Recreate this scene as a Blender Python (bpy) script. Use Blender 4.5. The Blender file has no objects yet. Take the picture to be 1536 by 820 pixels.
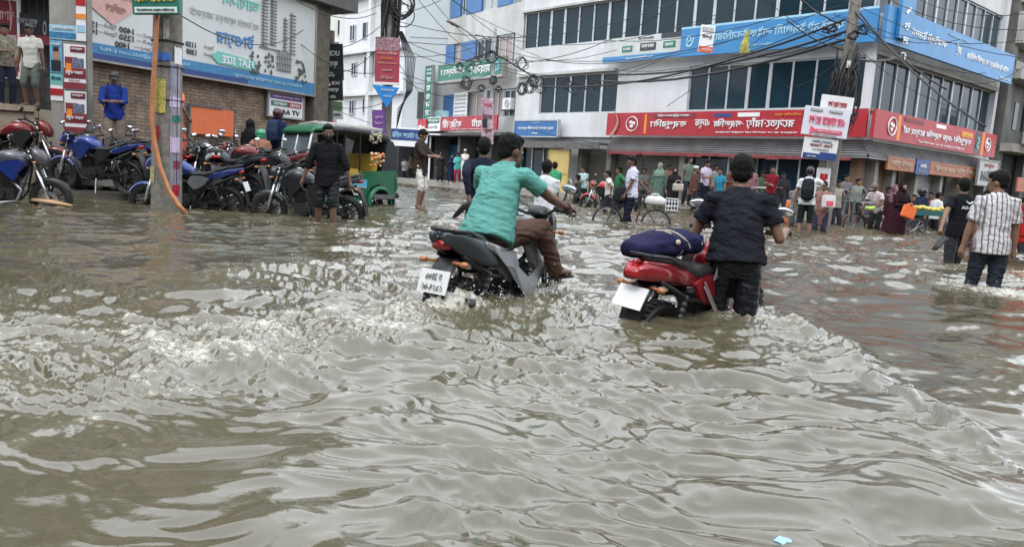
import bpy, bmesh, math, random, time
import numpy as np
from mathutils import Vector, Matrix
R = math.radians
rnd = random.Random(7)
scn = bpy.context.scene
col = scn.collection
# ---------------- camera ----------------
FPX = 1109.0; PITCH = R(7.6); ROLL = R(3.6); CZ = 0.95
Fw = Vector((0, math.cos(PITCH), -math.sin(PITCH))); U0 = Vector((0, math.sin(PITCH), math.cos(PITCH))); R0 = Vector((1, 0, 0))
Rt = R0*math.cos(ROLL)+U0*math.sin(ROLL); Up = -R0*math.sin(ROLL)+U0*math.cos(ROLL); CP = Vector((0, 0, CZ))
cam = bpy.data.cameras.new('camera'); camo = bpy.data.objects.new('camera', cam); col.objects.link(camo)
camo.matrix_world = Matrix(((Rt.x, Up.x, -Fw.x, 0), (Rt.y, Up.y, -Fw.y, 0), (Rt.z, Up.z, -Fw.z, CZ), (0, 0, 0, 1)))
cam.sensor_width = 36; cam.lens = 36*FPX/1536; cam.clip_end = 2000; cam.clip_start = 0.05
scn.camera = camo
# ---------------- world, sun, exposure ----------------
SUN_EL, SUN_AZ = 58, 200      # degrees; azimuth from +Y clockwise, the sun stands behind the camera
w = bpy.data.worlds.new('World'); scn.world = w; w.use_nodes = True
nt = w.node_tree; nt.nodes.clear()
wo = nt.nodes.new('ShaderNodeOutputWorld'); bg = nt.nodes.new('ShaderNodeBackground')
sky = nt.nodes.new('ShaderNodeTexSky'); sky.sky_type = 'NISHITA'; sky.sun_disc = False
sky.sun_elevation = R(SUN_EL); sky.sun_rotation = R(SUN_AZ); sky.air_density = 1.0; sky.dust_density = 4; sky.ozone_density = 1
tc = nt.nodes.new('ShaderNodeTexCoord'); nz = nt.nodes.new('ShaderNodeTexNoise'); nz.inputs['Scale'].default_value = 2.2; nz.inputs['Detail'].default_value = 5
rp = nt.nodes.new('ShaderNodeValToRGB'); e = rp.color_ramp.elements
e[0].position = .3; e[0].color = (9.2, 9.8, 10.7, 1); e[1].position = .72; e[1].color = (15.2, 15.9, 16.8, 1)
mx = nt.nodes.new('ShaderNodeMix'); mx.data_type = 'RGBA'; mx.inputs[0].default_value = .88
nt.links.new(tc.outputs['Generated'], nz.inputs['Vector']); nt.links.new(nz.outputs['Fac'], rp.inputs['Fac'])
nt.links.new(sky.outputs['Color'], mx.inputs[6]); nt.links.new(rp.outputs['Color'], mx.inputs[7])
nt.links.new(mx.outputs[2], bg.inputs['Color']); bg.inputs['Strength'].default_value = 0.15
nt.links.new(bg.outputs[0], wo.inputs['Surface'])
sl = bpy.data.lights.new('sun', 'SUN'); sl.energy = 0.9; sl.angle = R(14); sl.color = (1, .96, .9)
so = bpy.data.objects.new('sun', sl); col.objects.link(so)
az = R(SUN_AZ); el = R(SUN_EL)
sd = Vector((math.sin(az)*math.cos(el), math.cos(az)*math.cos(el), math.sin(el)))
so.rotation_euler = sd.to_track_quat('Z', 'Y').to_euler(); so.location = sd*50
vs = scn.view_settings; vs.view_transform = 'Standard'; vs.look = 'None'; vs.exposure = 0.45; vs.gamma = 1; vs.use_curve_mapping = False
scn.cycles.max_bounces = 6; scn.cycles.diffuse_bounces = 3; scn.cycles.glossy_bounces = 3; scn.cycles.caustics_reflective = False
scn.cycles.caustics_refractive = False; scn.cycles.sample_clamp_indirect = 6

# ---------------- pixel -> world survey helpers ----------------
def ray(px, py): return Fw+Rt*((px-768)/FPX)-Up*((py-410)/FPX)
def HP(px, py, z=0.0):
    r = ray(px, py); return CP+r*((z-CZ)/r.z)
def DP(px, py, d):
    r = ray(px, py); return CP+r*(d/r.y)

# ---------------- materials ----------------
_M = {}
def mat(name, c, rough=.6, metal=0.0, var=.12, scale=6, bump=0.0, bscale=60, dirt=0.0, dirtc=(.12, .10, .08), spec=.5, coat=0, emit=None, stretch=(1, 1, 1), trans=0, alpha=1):
    if name in _M: return _M[name]
    m = bpy.data.materials.new(name); m.use_nodes = True; t = m.node_tree; N = t.nodes; L = t.links
    b = N['Principled BSDF']; b.inputs['Roughness'].default_value = rough; b.inputs['Metallic'].default_value = metal
    b.inputs['Specular IOR Level'].default_value = spec; b.inputs['Coat Weight'].default_value = coat
    b.inputs['Transmission Weight'].default_value = trans; b.inputs['Alpha'].default_value = alpha
    co = N.new('ShaderNodeTexCoord'); mp = N.new('ShaderNodeMapping'); mp.inputs['Scale'].default_value = stretch
    L.new(co.outputs['Object'], mp.inputs['Vector'])
    n = N.new('ShaderNodeTexNoise'); n.inputs['Scale'].default_value = scale; n.inputs['Detail'].default_value = 6; n.inputs['Roughness'].default_value = .65
    L.new(mp.outputs[0], n.inputs['Vector'])
    r = N.new('ShaderNodeValToRGB'); e = r.color_ramp.elements; e[0].position = .3; e[1].position = .7
    e[0].color = (*[max(0, x*(1-var)) for x in c], 1); e[1].color = (*[min(1, x*(1+var)) for x in c], 1)
    L.new(n.outputs['Fac'], r.inputs['Fac']); out = r.outputs['Color']
    if dirt > 0:
        n2 = N.new('ShaderNodeTexNoise'); n2.inputs['Scale'].default_value = scale*.35; n2.inputs['Detail'].default_value = 8; n2.inputs['Roughness'].default_value = .72
        m2 = N.new('ShaderNodeMapping'); m2.inputs['Scale'].default_value = (1, 1, .22); m2.inputs['Location'].default_value = (3, 7, 1)
        L.new(co.outputs['Object'], m2.inputs['Vector']); L.new(m2.outputs[0], n2.inputs['Vector'])
        r2 = N.new('ShaderNodeValToRGB'); r2.color_ramp.elements[0].position = .47; r2.color_ramp.elements[1].position = .75
        r2.color_ramp.elements[0].color = (0, 0, 0, 1); r2.color_ramp.elements[1].color = (dirt, dirt, dirt, 1)
        L.new(n2.outputs['Fac'], r2.inputs['Fac'])
        mi = N.new('ShaderNodeMix'); mi.data_type = 'RGBA'; L.new(r2.outputs['Color'], mi.inputs[0]); L.new(out, mi.inputs[6]); mi.inputs[7].default_value = (*dirtc, 1)
        out = mi.outputs[2]
    L.new(out, b.inputs['Base Color'])
    if bump > 0:
        n3 = N.new('ShaderNodeTexNoise'); n3.inputs['Scale'].default_value = bscale; n3.inputs['Detail'].default_value = 4
        L.new(mp.outputs[0], n3.inputs['Vector'])
        bu = N.new('ShaderNodeBump'); bu.inputs['Strength'].default_value = bump; bu.inputs['Distance'].default_value = .02
        L.new(n3.outputs['Fac'], bu.inputs['Height']); L.new(bu.outputs[0], b.inputs['Normal'])
    if emit:
        b.inputs['Emission Color'].default_value = (*c, 1); b.inputs['Emission Strength'].default_value = emit
    _M[name] = m; return m

def cloth(name, c, rough=.85, wet=False):
    return mat('cloth_'+name, c, rough=.45 if wet else rough, var=.18, scale=9, bump=.25, bscale=140, dirt=.25, dirtc=tuple(x*.55 for x in c), spec=.12)

# ---------------- object helpers ----------------
def tag(o, label, cat, group=None, kind=None):
    if label: o['label'] = label
    if cat: o['category'] = cat
    if group: o['group'] = group
    if kind: o['kind'] = kind
    return o
def struct(o): o['kind'] = 'structure'; return o
def thing(name, label, cat, loc=(0, 0, 0), rz=0.0, group=None, sc=1.0):
    o = bpy.data.objects.new(name, None); col.objects.link(o); o.location = loc; o.rotation_euler = (0, 0, rz); o.scale = (sc, sc, sc)
    o.empty_display_size = .1
    return tag(o, label, cat, group)
def link(name, me, m=None, parent=None, smooth=None):
    o = bpy.data.objects.new(name, me); col.objects.link(o)
    if m is not None:
        for x in (m if isinstance(m, (list, tuple)) else [m]): me.materials.append(x)
    if parent: o.parent = parent
    if smooth is not None:
        me.polygons.foreach_set('use_smooth', [bool(smooth)]*len(me.polygons))
    return o
class MB:
    """collects shapes, then links them as ONE mesh object"""
    def __init__(s): s.v = []; s.f = []; s.mi = []; s.cm = 0
    def add(s, vs, fs):
        n = len(s.v); s.v += [tuple(v) for v in vs]; s.f += [tuple(i+n for i in f) for f in fs]; s.mi += [s.cm]*len(fs); return s
    def box(s, c, d, rz=0, M=None):
        x, y, z = d[0]/2, d[1]/2, d[2]/2
        vs = [Vector(p) for p in ((-x,-y,-z),(x,-y,-z),(x,y,-z),(-x,y,-z),(-x,-y,z),(x,-y,z),(x,y,z),(-x,y,z))]
        if rz: q = Matrix.Rotation(rz, 3, 'Z'); vs = [q@v for v in vs]
        if M is not None: vs = [M@v for v in vs]
        c = Vector(c); return s.add([v+c for v in vs], [(0,3,2,1),(4,5,6,7),(0,1,5,4),(1,2,6,5),(2,3,7,6),(3,0,4,7)])
    def prism(s, pts, a, b, axis='y', closed=True):
        """extrude 2D outline; axis y: pts are (x,z) from y=a to b; z: pts (x,y); x: pts (y,z)"""
        n = len(pts)
        def P(p, t): return {'y': (p[0], t, p[1]), 'z': (p[0], p[1], t), 'x': (t, p[0], p[1])}[axis]
        vs = [P(p, a) for p in pts]+[P(p, b) for p in pts]
        fs = [(i, (i+1) % n, (i+1) % n+n, i+n) for i in range(n)]+[tuple(range(n))[::-1], tuple(range(n, 2*n))]
        return s.add(vs, fs)
    def tube(s, pts, r, n=8, cap=True, ell=None):
        """tube through pts; r scalar or list; ell: ratio list of second radius; frame keeps y-ish side axis"""
        pts = [Vector(p) for p in pts]; k = len(pts)
        rs = r if isinstance(r, (list, tuple)) else [r]*k
        vs = []; fs = []; ref = None
        for i, p in enumerate(pts):
            d = (pts[min(i+1, k-1)]-pts[max(i-1, 0)])
            if d.length < 1e-9: d = Vector((0, 0, 1))
            d.normalize()
            if ref is None:
                ref = Vector((1, 0, 0)) if abs(d.x) < .8 else Vector((0, 1, 0))
            u = (ref-d*ref.dot(d)); u.normalize(); ref = u; v = d.cross(u)
            ra = rs[i]; ra, rb = (ra if isinstance(ra, (tuple, list)) else (ra, ra))
            for j in range(n):
                a = 2*math.pi*j/n; vs.append(p+u*(ra*math.cos(a))+v*(rb*math.sin(a)))
        for i in range(k-1):
            for j in range(n):
                fs.append((i*n+j, i*n+(j+1) % n, (i+1)*n+(j+1) % n, (i+1)*n+j))
        if cap: fs += [tuple(range(n))[::-1], tuple(range((k-1)*n, k*n))]
        return s.add(vs, fs)
    def cap(s, p0, r0, p1, r1, n=10):
        """capsule with rounded ends"""
        p0 = Vector(p0); p1 = Vector(p1); d = p1-p0
        if d.length < 1e-6: d = Vector((0, 0, 1e-3)); p1 = p0+d
        u = d.normalized(); pts = []; rr = []
        for a in (80, 55, 28): pts.append(p0-u*r0*math.sin(R(a))); rr.append(r0*math.cos(R(a)))
        pts += [p0, p1]; rr += [r0, r1]
        for a in (28, 55, 80): pts.append(p1+u*r1*math.sin(R(a))); rr.append(r1*math.cos(R(a)))
        return s.tube(pts, rr, n)
    def ball(s, c, r, n=12, m=8, M=None):
        rx, ry, rz = r if isinstance(r, (tuple, list)) else (r, r, r)
        vs = []; fs = []; c = Vector(c)
        for i in range(1, m):
            t = math.pi*i/m
            for j in range(n):
                a = 2*math.pi*j/n; v = Vector((rx*math.sin(t)*math.cos(a), ry*math.sin(t)*math.sin(a), rz*math.cos(t)))
                if M is not None: v = M@v
                vs.append(c+v)
        top = Vector((0, 0, rz)); bot = Vector((0, 0, -rz))
        if M is not None: top = M@top; bot = M@bot
        vs += [c+top, c+bot]; T = len(vs)-2
        for i in range(m-2):
            for j in range(n): fs.append((i*n+j, (i+1)*n+j, (i+1)*n+(j+1) % n, i*n+(j+1) % n))
        for j in range(n): fs.append((T, j, (j+1) % n)); fs.append((T+1, (m-2)*n+(j+1) % n, (m-2)*n+j))
        return s.add(vs, fs)
    def lathe(s, prof, c=(0, 0, 0), n=24, axis='y'):
        """prof: list of (radius, offset along axis); open profile"""
        vs = []; fs = []; c = Vector(c); k = len(prof)
        for (r, o) in prof:
            for j in range(n):
                a = 2*math.pi*j/n; x, y = r*math.cos(a), r*math.sin(a)
                vs.append(c+Vector({'y': (x, o, y), 'z': (x, y, o), 'x': (o, x, y)}[axis]))
        for i in range(k-1):
            for j in range(n): fs.append((i*n+j, i*n+(j+1) % n, (i+1)*n+(j+1) % n, (i+1)*n+j))
        return s.add(vs, fs)
    def torus(s, c, Rr, r, n=28, m=8, axis='y', sq=1.0):
        prof = [(Rr+r*math.cos(2*math.pi*k/m), r*sq*math.sin(2*math.pi*k/m)) for k in range(m+1)]
        return s.lathe(prof, c, n, axis)
    def mesh(s, name='mesh', fix=True):
        me = bpy.data.meshes.new(name); me.from_pydata(s.v, [], s.f); me.update()
        if any(s.mi): me.polygons.foreach_set('material_index', s.mi)
        if fix:
            bm = bmesh.new(); bm.from_mesh(me); bmesh.ops.recalc_face_normals(bm, faces=bm.faces); bm.to_mesh(me); bm.free()
        return me
    def build(s, name, m, parent=None, smooth=False, bevel=0.0, angle=None):
        me = s.mesh(name)
        if bevel > 0:
            bm = bmesh.new(); bm.from_mesh(me)
            es = [e for e in bm.edges if len(e.link_faces) == 2 and e.calc_face_angle(0) > .6]
            bmesh.ops.bevel(bm, geom=es, offset=bevel, segments=2, affect='EDGES', clamp_overlap=True); bm.to_mesh(me); bm.free()
        o = link(name, me, m, parent, None)
        if smooth or angle:
            me.polygons.foreach_set('use_smooth', [True]*len(me.polygons))
            if angle: me.set_sharp_from_angle(angle=R(angle))
        return o

def text_mesh(body, size=1.0, width=None, height=None, mirror=True, ext=.004, bold=.018, align='CENTER'):
    c = bpy.data.curves.new('txt', 'FONT'); c.body = body; c.size = size; c.resolution_u = 2; c.extrude = ext; c.align_x = align; c.align_y = 'CENTER'; c.offset = bold
    o = bpy.data.objects.new('txt', c); col.objects.link(o)
    dg = bpy.context.evaluated_depsgraph_get(); me = bpy.data.meshes.new_from_object(o.evaluated_get(dg))
    bpy.data.objects.remove(o); bpy.data.curves.remove(c)
    n = len(me.vertices)
    if n == 0: return me
    a = np.empty(n*3, np.float32); me.vertices.foreach_get('co', a); a = a.reshape(-1, 3)
    mn = a.min(0); mxx = a.max(0); ctr = (mn+mxx)/2; a[:, :2] -= ctr[:2]
    if width: a[:, 0] *= width/max(1e-6, mxx[0]-mn[0])
    if height: a[:, 1] *= height/max(1e-6, mxx[1]-mn[1])
    if mirror: a[:, 0] *= -1
    me.vertices.foreach_set('co', a.ravel())
    if mirror: me.flip_normals()
    me.update(); return me

# ---------------- noise ----------------
def perlin(x, y, seed=0):
    rs = np.random.RandomState(seed); g = rs.rand(256)*2*np.pi; perm = rs.permutation(256)
    xi = np.floor(x).astype(np.int64); yi = np.floor(y).astype(np.int64); xf = x-xi; yf = y-yi
    u = xf*xf*xf*(xf*(xf*6-15)+10); v = yf*yf*yf*(yf*(yf*6-15)+10)
    gc = np.cos(g); gs = np.sin(g)
    def d(ix, iy, dx, dy):
        h = perm[(perm[ix & 255]+iy) & 255]; return gc[h]*dx+gs[h]*dy
    a = d(xi, yi, xf, yf); b = d(xi+1, yi, xf-1, yf); c = d(xi, yi+1, xf, yf-1); e = d(xi+1, yi+1, xf-1, yf-1)
    return ((a*(1-u)+b*u)*(1-v)+(c*(1-u)+e*u)*v)*1.4
def sstep(a, b, x): t = np.clip((x-a)/(b-a), 0, 1); return t*t*(3-2*t)
# ---------------- ground and water ----------------
def depth_at(x, y):     # how deep the road lies below the water surface (z = 0)
    return 0.42-0.2*sstep(8, 13, np.asarray(y, float))
def make_ground():
    xs = np.linspace(-400, 400, 41); ys = np.concatenate([np.linspace(-60, 40, 51), np.linspace(60, 700, 15)])
    X, Y = np.meshgrid(xs, ys); Z = -depth_at(X, Y)-.02+0*X
    v = np.stack([X, Y, Z], -1).reshape(-1, 3); nx = len(xs)
    f = [(r*nx+c, r*nx+c+1, (r+1)*nx+c+1, (r+1)*nx+c) for r in range(len(ys)-1) for c in range(nx-1)]
    me = bpy.data.meshes.new('road'); me.from_pydata(v.tolist(), [], f)
    struct(link('road', me, mat('asphalt', (.05, .05, .048), .9, var=.3, scale=3, bump=.4), None, True))
make_ground()

def seg_dist(x, y, pts):
    """distance to a polyline, side sign (left +) and arclength parameter 0..1"""
    best = np.full(x.shape, 1e9); side = np.zeros(x.shape); prm = np.zeros(x.shape)
    L = [0]
    for a, b in zip(pts[:-1], pts[1:]): L.append(L[-1]+math.hypot(b[0]-a[0], b[1]-a[1]))
    for i, (a, b) in enumerate(zip(pts[:-1], pts[1:])):
        dx, dy = b[0]-a[0], b[1]-a[1]; l2 = dx*dx+dy*dy
        t = np.clip(((x-a[0])*dx+(y-a[1])*dy)/l2, 0, 1); qx = x-a[0]-t*dx; qy = y-a[1]-t*dy
        d = np.hypot(qx, qy); s = np.sign(dx*(y-a[1])-dy*(x-a[0])); k = d < best
        best = np.where(k, d, best); side = np.where(k, s, side); prm = np.where(k, (L[i]+t*math.sqrt(l2))/L[-1], prm)
    return best, side, prm
def wxy(*pp): return [tuple(HP(px, py, 0)[:2]) for px, py in pp]

def water_height(x, y):
    """returns height, foam amount"""
    r = np.hypot(x, y)
    wx = x+.35*perlin(x*.7, y*.7, 1)+.10*perlin(x*2.3, y*2.3, 2); wy = y+.30*perlin(x*.7+9, y*.7, 3)+.10*perlin(x*2.1, y*2.6+4, 4)
    def rdg(f, ang, st, seed):
        a = R(ang); u = (wx*math.cos(a)+wy*math.sin(a))*f/st; v = (-wx*math.sin(a)+wy*math.cos(a))*f
        return perlin(u, v, seed)
    def crest(n): return 1-2*np.sqrt(n*n+.006)          # sharp crests
    swell = .038*rdg(.75, 8, 1.9, 11)+.040*rdg(1.5, 16, 1.8, 12)
    mid = .028*crest(rdg(2.1, 14, 1.7, 13))+.0215*crest(rdg(3.9, -6, 1.8, 14))
    fine = .0100*rdg(7.5, 10, 1.8, 15)+.0056*crest(rdg(13, -12, 1.7, 16))
    tiny = .0012*rdg(26, 5, 1.6, 17)
    # wake boundary of the man pushing the red motorcycle: disturbed water left/below it, calm water right of it
    edge = wxy((1140, 470), (1210, 500), (1285, 535), (1330, 590), (1420, 640), (1470, 700), (1536, 800))
    d2, s2, p2 = seg_dist(x, y, edge)
    far = sstep(6.0, 9.0, y); farx = sstep(9, 16, y)
    right = np.where((s2 > 0) & (x > edge[0][0]), 1, 0)*sstep(0, .25, d2)
    calmzone = right*sstep(3.0, 4.2, y)*(1-sstep(7.5, 9, y)); calm = 1-.55*calmzone
    # quieter smooth patch lower left
    ll = sstep(-.2, -1.2, x-.0*y)*(1-sstep(2.4, 3.4, y)); lowleft = 1-.40*ll
    gap = sstep(-1.4, -2.4, x)*sstep(4.7, 5.3, y); gapm = 1-.45*gap
    amp = calm*lowleft*gapm
    churn = sstep(-4.5, -2.5, x)*(1-right)*sstep(2.3, 3.3, y)*(1-sstep(5.2, 7.5, y))
    h = swell*(.6+.4*amp)*(1+.6*farx)+mid*amp*(1+.5*far)+fine*amp*(1.25+1.5*churn)+tiny*(.3+.7*amp)*(1+1.6*churn)
    foam = np.zeros(x.shape)
    # ridge thrown along the pusher's wake edge
    rid = np.exp(-(d2/.10)**2)*(1-sstep(.75, 1, p2))*(x > edge[0][0]-.1)
    h += .030*rid*(1+1.2*perlin(x*5, y*5, 21)+.8*perlin(x*14, y*14, 23)); foam = np.maximum(foam, .42*np.exp(-(d2/.09)**2)*(1-sstep(.3, .55, p2))*(x > edge[0][0]-.1))
    inw = np.where(s2 > 0, 0, 1)*np.exp(-(d2/.5)**2)*(1-sstep(.35, .6, p2)); h += inw*(.018*perlin(x*9, y*9, 22)+.03*(.25-np.abs(perlin(x*5, y*5, 24)))); foam = np.maximum(foam, .42*inw*(x > .9))
    # churned trail of the ridden motorcycle, sweeping to the left
    trail = wxy((668, 462), (600, 486), (500, 512), (380, 530), (200, 545), (0, 560), (-260, 580))
    d, s, p = seg_dist(x, y, trail)
    wid = .22+.62*p
    band = np.exp(-(d/wid)**4)*(1-.45*sstep(.45, 1, p))
    t1 = perlin(wx*3.2, wy*4.2, 31); t2 = perlin(wx*7.5, wy*8.5, 32); t3 = perlin(wx*16, wy*18, 33); t4 = perlin(wx*34, wy*36, 34)+.6*perlin(wx*61, wy*66, 35)
    h += band*(.042+.034*t1+.027*(-np.abs(t2)+.25)+.015*(-np.abs(t3)+.25)+.0085*t4)
    foam = np.maximum(foam, band*(.56+.34*t1))
    # bright upper rim of the trail
    rim = wxy((700, 440), (600, 452), (470, 482), (330, 494), (150, 495), (0, 488), (-260, 480))
    dr, sr, pr = seg_dist(x, y, rim)
    g = np.exp(-(dr/(.045+.05*pr))**2); h += g*(.034+.03*t2+.012*t3); foam = np.maximum(foam, g*(.72-.1*pr))
    # side wave left of the motorcycle (bump around 420-560, 380-430)
    side = wxy((640, 415), (560, 398), (480, 400), (400, 408), (350, 420))
    ds, ss, ps = seg_dist(x, y, side)
    g = np.exp(-(ds/(.42-.15*ps))**2); h += g*(.045+.03*t1+.026*(-np.abs(t2)+.2)+.009*t3); foam = np.maximum(foam, g*(.62-.30*ps))
    # streaks that leave the trail towards the camera
    for pts, wd, am in (([(0, 690), (60, 655), (180, 610), (300, 590)], .035, .5), ([(560, 580), (500, 620), (420, 640)], .05, .35), ([(640, 470), (760, 560), (700, 660)], .3, .28), ([(120, 520), (220, 525)], .10, .75)):
        q = wxy(*pts); dd, _, _ = seg_dist(x, y, q); g = np.exp(-(dd/wd)**2); foam = np.maximum(foam, g*am); h += g*.006*t2
    # splash under and beside the ridden motorcycle
    for (px, py, rad, am, fo) in ((668, 470, .22, .06, .95), (705, 466, .22, .07, .95), (740, 452, .18, .06, .9), (790, 442, .24, .075, .9), (850, 436, .28, .06, .8), (640, 448, .2, .05, .85),
                                  (920, 470, .35, .03, .55), (820, 470, .5, .03, .5), (1000, 462, .25, .03, .5), (1085, 482, .16, .035, .75), (1125, 486, .18, .045, .85), (1180, 492, .25, .04, .6),
                                  (1500, 440, .45, .03, .85), (1440, 432, .3, .03, .7), (1410, 405, .4, .03, .6), (1520, 420, .5, .03, .6), (478, 338, .3, .03, .6), (516, 338, .3, .03, .6)):
        c = HP(px, py, 0); k = max(1, c.y/6); dd = np.hypot(x-c.x, (y-c.y)/1.1); g = np.exp(-(dd/(rad*k))**2)
        h += g*am*(.30+.22*t2+.30*(-np.abs(t3)+.3)+.16*t4); foam = np.maximum(foam, g*fo)
    # ripples running to the right of both bikes
    s1 = sstep(5.5, 9, y)*(1-sstep(26, 40, y)); cap_ = np.clip(rdg(1.5, 4, 3.0, 41)+.5*rdg(3.1, 4, 2.5, 42)-.38, 0, 1)*s1
    foam = np.maximum(foam, np.clip(cap_*.3, 0, .18))
    h *= 1-sstep(30, 60, r)*.6
    return h, np.clip(foam, 0, 1)

def make_water():
    rs = [.15]
    while rs[-1] < 900:
        q = rs[-1]
        rs.append(q+(.035 if q < 1.2 else min(max(q*q/620, .0042), .075) if q < 34 else min(.075*(q/34)**4, 60)))
    rs = np.array(rs)
    th = [R(38)]; st = R(84/1250)
    while th[-1] < R(142): th.append(th[-1]+st)
    while th[-1] < R(398)-R(2): th.append(th[-1]+R(2))
    th = np.array(th); nt_, nr = len(th), len(rs)
    RR, TT = np.meshgrid(rs, th, indexing='ij'); X = RR*np.cos(TT); Y = RR*np.sin(TT)
    H, Fo = water_height(X, Y)
    co = np.stack([X, Y, H], -1).reshape(-1, 3).astype(np.float32); nv = len(co)
    i = np.arange(nr-1)[:, None]*nt_; j = np.arange(nt_)[None, :]; j2 = (j+1) % nt_
    q = np.stack([i+j, i+nt_+j, i+nt_+j2, i+j2], -1).reshape(-1, 4)[:, ::-1].astype(np.int32)
    cen = nv; co = np.vstack([co, [[0, 0, 0]]]).astype(np.float32)
    tri = np.stack([np.full(nt_, cen), np.arange(nt_), (np.arange(nt_)+1) % nt_], -1).astype(np.int32)
    me = bpy.data.meshes.new('flood_water'); me.vertices.add(len(co)); me.vertices.foreach_set('co', co.ravel())
    nl = q.size+tri.size; me.loops.add(nl); me.loops.foreach_set('vertex_index', np.concatenate([q.ravel(), tri.ravel()]))
    npg = len(q)+len(tri); me.polygons.add(npg)
    ls = np.concatenate([np.arange(len(q))*4, q.size+np.arange(len(tri))*3]).astype(np.int32)
    me.polygons.foreach_set('loop_start', ls)
    me.polygons.foreach_set('use_smooth', np.ones(npg, bool)); me.update(calc_edges=True)
    at = me.attributes.new('foam', 'FLOAT', 'POINT'); at.data.foreach_set('value', np.append(Fo.ravel(), 0).astype(np.float32))
    m = bpy.data.materials.new('murky_flood_water'); m.use_nodes = True; t = m.node_tree; N = t.nodes; L = t.links; b = N['Principled BSDF']
    b.inputs['IOR'].default_value = 1.72; b.inputs['Specular IOR Level'].default_value = .5
    a = N.new('ShaderNodeAttribute'); a.attribute_name = 'foam'
    geo = N.new('ShaderNodeNewGeometry')
    def noise(sc, det, rough=.6, stretch=(1, 1, 1)):
        mp = N.new('ShaderNodeMapping'); mp.inputs['Scale'].default_value = stretch; L.new(geo.outputs['Position'], mp.inputs['Vector'])
        n = N.new('ShaderNodeTexNoise'); n.inputs['Scale'].default_value = sc; n.inputs['Detail'].default_value = det; n.inputs['Roughness'].default_value = rough
        n.inputs['Distortion'].default_value = .6
        L.new(mp.outputs[0], n.inputs['Vector']); return n.outputs['Fac']
    def math_(op, x, y, clamp=False):
        n = N.new('ShaderNodeMath'); n.operation = op; n.use_clamp = clamp
        for k, v in enumerate((x, y)):
            if isinstance(v, (int, float)): n.inputs[k].default_value = v
            else: L.new(v, n.inputs[k])
        return n.outputs[0]
    mud = N.new('ShaderNodeValToRGB'); ee = mud.color_ramp.elements; ee[0].position = .3; ee[0].color = (.080, .070, .041, 1); ee[1].position = .75; ee[1].color = (.100, .089, .056, 1)
    L.new(noise(1.1, 4), mud.inputs['Fac'])
    # foam breaks up into lace: threshold falls where there is more foam
    nz_ = noise(24, 7, .72, (1, 1.3, 1)); nb = noise(4.5, 4, .6)
    nn = math_('ADD', math_('MULTIPLY', nz_, .75), math_('MULTIPLY', nb, .25))
    th_ = math_('SUBTRACT', .685, math_('MULTIPLY', a.outputs['Fac'], .33))
    fk = math_('MULTIPLY', math_('SUBTRACT', nn, th_), 9, True); fk = math_('MULTIPLY', fk, math_('MULTIPLY', a.outputs['Fac'], 3.0, True), True)
    milk = math_('MULTIPLY', a.outputs['Fac'], .42, True)
    m0 = N.new('ShaderNodeMix'); m0.data_type = 'RGBA'; L.new(milk, m0.inputs[0]); L.new(mud.outputs[0], m0.inputs[6]); m0.inputs[7].default_value = (.25, .235, .17, 1)
    m1 = N.new('ShaderNodeMix'); m1.data_type = 'RGBA'; L.new(fk, m1.inputs[0]); L.new(m0.outputs[2], m1.inputs[6]); m1.inputs[7].default_value = (.50, .485, .42, 1)
    L.new(m1.outputs[2], b.inputs['Base Color'])
    ro = math_('ADD', math_('MULTIPLY', fk, .45), .035); L.new(ro, b.inputs['Roughness'])
    bu = N.new('ShaderNodeBump'); bu.inputs['Distance'].default_value = .01; bu.inputs['Strength'].default_value = .19
    bh = math_('ADD', math_('MULTIPLY', noise(26, 5, .6, (1, 1.7, 1)), .55), math_('MULTIPLY', fk, .5)); L.new(bh, bu.inputs['Height']); L.new(bu.outputs[0], b.inputs['Normal'])
    o = link('water', me, m); struct(o)
make_water()
# ---------------- buildings ----------------
class Fac:
    """a vertical facade plane: origin at its left end, local x along it, local y into the building, z up"""
    def __init__(s, a, b):
        s.o = HP(*a); e = HP(*b); s.o.z = 0; e.z = 0; s.u = (e-s.o); s.L = s.u.length; s.u.normalize(); s.rz = math.atan2(s.u.y, s.u.x)
        s.M = Matrix.Translation(s.o)@Matrix.Rotation(s.rz, 4, 'Z')
    def at(s, px, py, off=0):
        r = ray(px, py); n = Vector((-s.u.y, s.u.x, 0)); t = (n.dot(s.o-CP)+off)/n.dot(r); p = CP+r*t; return ((p-s.o).dot(s.u), p.z)
    def root(s, name, label, cat, sx=0, y=0, z=0, group=None):
        p = s.M@Vector((sx, y, z)); return thing(name, label, cat, p, s.rz, group)
class XMB(MB):
    def __init__(s, M): super().__init__(); s.M = M
    def add(s, vs, fs): return super().add([s.M@Vector(v) for v in vs], fs)
    def b(s, x0, x1, y0, y1, z0, z1): return s.box(((x0+x1)/2, (y0+y1)/2, (z0+z1)/2), (abs(x1-x0), abs(y1-y0), abs(z1-z0)))
I4 = Matrix.Identity(4)
def bmb(M=I4): return XMB(M)
FA = Fac((918, 98, 6.1), (1310, 68, 6.1)); FB = Fac((1310, 68, 6.1), (1493, 128, 6.1))
FM = Fac((680, 128, 6.0), (772, 118, 6.0)); FW = Fac((125, 88, 3.0), (452, 142, 3.0))
white_wall = mat('white_painted_plaster', (.60, .61, .63), .75, var=.08, scale=.8, dirt=.75, dirtc=(.30, .30, .285), bump=.15, bscale=25)
cream_wall = mat('weathered_cream_plaster', (.50, .51, .50), .8, var=.12, scale=.7, dirt=.9, dirtc=(.20, .19, .17), bump=.15, bscale=25)
grey_wall = mat('pale_grey_plaster', (.42, .46, .48), .8, var=.07, scale=.4, dirt=.5, dirtc=(.3, .31, .31))
dark_conc = mat('dark_stained_concrete', (.13, .125, .12), .85, var=.35, scale=1.1, dirt=.8, dirtc=(.05, .048, .045), bump=.4, bscale=20)
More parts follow.
